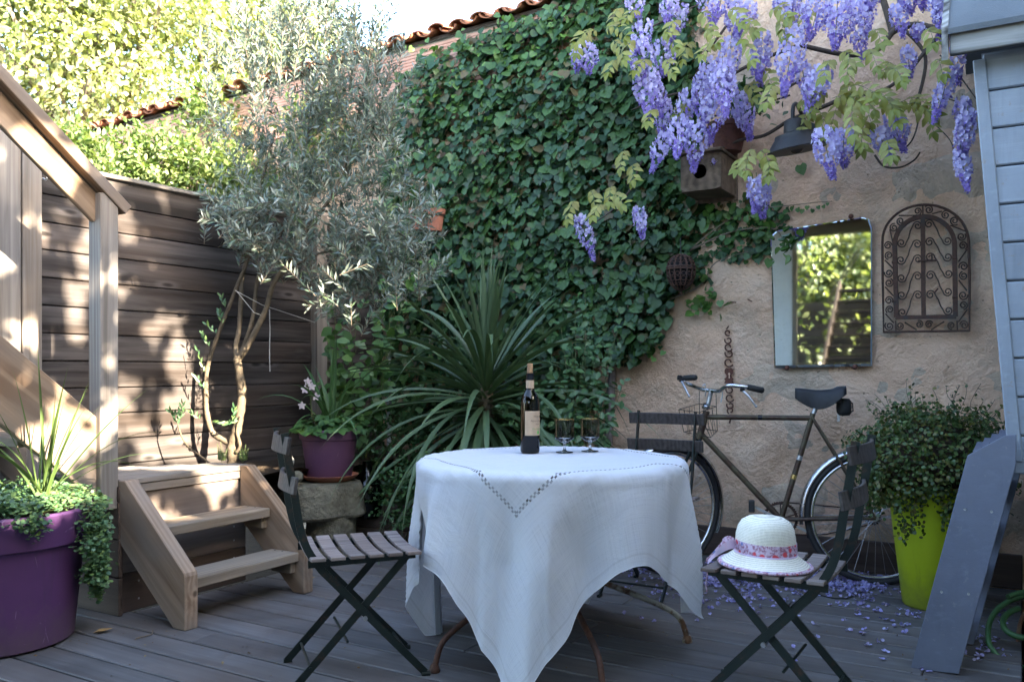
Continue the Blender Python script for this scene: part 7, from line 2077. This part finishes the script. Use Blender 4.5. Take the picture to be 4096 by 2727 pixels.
# ================================================================ small litter on the deck
def litter():
    g = np.random.default_rng(91)
    pos = []
    def add(x, y, sx, sy, n):
        for _ in range(n):
            px = x + g.normal() * sx; py = y + g.normal() * sy
            if py < 562 or px > 1005: continue
            p = G(px, py)
            if p.x * SW + p.y * CW > 4.90: continue
            pos.append(p)
    add(790, 577, 60, 5, 380); add(725, 574, 34, 7, 260); add(845, 585, 34, 5, 280); add(640, 566, 40, 5, 160); add(750, 590, 60, 8, 110)
    add(880, 600, 60, 10, 70); add(820, 610, 80, 14, 32); add(900, 640, 60, 16, 16); add(700, 600, 50, 12, 24); add(985, 640, 14, 10, 26)
    for (x, y) in ((880, 612), (885, 605), (920, 613), (935, 618), (942, 617), (858, 615), (866, 600), (872, 599), (845, 621), (862, 633), (818, 643), (792, 648), (780, 603), (772, 607), (668, 595), (688, 596), (735, 602), (752, 604), (930, 652), (938, 653), (1000, 611), (925, 670), (970, 640), (960, 612), (700, 609), (655, 622)):
        pos.append(G(x, y))
    pos = np.array([tuple(p) for p in pos])
    k = 4; pp = np.repeat(pos, k, 0) + g.normal(size=(len(pos) * k, 3)) * np.array([.006, .006, 0]); pp[:, 2] = .003 + g.uniform(0, .006, len(pp))
    m = len(pp); D = g.normal(size=(m, 3)); D[:, 2] = g.uniform(-.05, .7, m)
    V, T = scatter(T_round(.55), pp, D, np.array([0, 0, 1.]) + g.normal(size=(m, 3)) * .55, g.uniform(.009, .0165, m))
    V[:, 2] = np.maximum(V[:, 2], .0012)
    o = fast_mesh("fallen_petals", V, T, MT['fallen']); tag(o, "fallen lilac wisteria petals strewn over the deck", "petals", None, "stuff")
litter()
def crumbs():
    g = np.random.default_rng(92); pos = []
    for (x, y, sx, sy, n) in ((700, 566, 80, 5, 260), (840, 584, 70, 8, 260), (960, 620, 40, 30, 120), (330, 590, 60, 20, 60), (150, 640, 80, 20, 40), (600, 640, 220, 30, 60)):
        for _ in range(n):
            px, py = x + g.normal() * sx, y + g.normal() * sy
            if py < 562 or py > 690: continue
            p = G(px, py)
            if p.x * SW + p.y * CW > 4.92 or p.x * CW - p.y * SW < -3.4: continue
            pos.append((p.x, p.y, .002))
    m = len(pos); D = g.normal(size=(m, 3)); D[:, 2] = g.uniform(0, .3, m)
    V, T = scatter(T_small(.3, .1), np.array(pos), D, np.array([0, 0, 1.]) + g.normal(size=(m, 3)) * .3, g.uniform(.006, .018, m)); V[:, 2] = np.maximum(V[:, 2], .001)
    o = fast_mesh("leaf_litter", V, T, MT['litter']); tag(o, "tiny brown leaf crumbs scattered on the deck boards", "litter", None, "stuff")
MT['litter'] = leafmat("brown_litter", [(0.12, 0.075, 0.035), (0.20, 0.13, 0.06), (0.07, 0.05, 0.03), (0.26, 0.2, 0.11)], 0.8, 0, 0.2)
crumbs()
def bits():
    def leafbit(px, py, s, lab, rot):
        p = G(px, py, .004); t = thing("dry_leaf", lab, "leaf", p)
        v, tr = T_oval(.28, .12, -.15); M = Matrix.Translation(p) @ Matrix.Rotation(rot, 4, 'Z') @ Matrix.Diagonal((s, s, s, 1))
        MB().add([M @ Vector(x) for x in v], [tuple(x) for x in tr]).build("blade", MT['deadleaf'], t, smooth=60)
    leafbit(93, 632, .075, "dry tan leaf on the deck beside the big purple pot", -1.2)
    leafbit(302, 580, .07, "curled dry leaf under the garden steps", -1.0)
    t = thing("twig", "thin pale twig on the deck in front of the steps", "twig", G(145, 635))
    MB().tube([G(136, 637.5, .004), G(146, 635, .006), G(152, 633, .005), G(153, 629, .012)], .0025, 5).build("stick", MT['twig'], t)
    t = thing("cable", "thin dark cable curling across the deck under the bicycle", "cable", G(845, 597))
    MB().tube(spline([G(806, 585, .004), G(818, 593, .004), G(835, 597.5, .004), G(850, 596.5, .004), G(864, 590, .004), G(872, 586, .004)], 6), .003, 6).build("wire", MT['wire'], t, smooth=60)
bits()
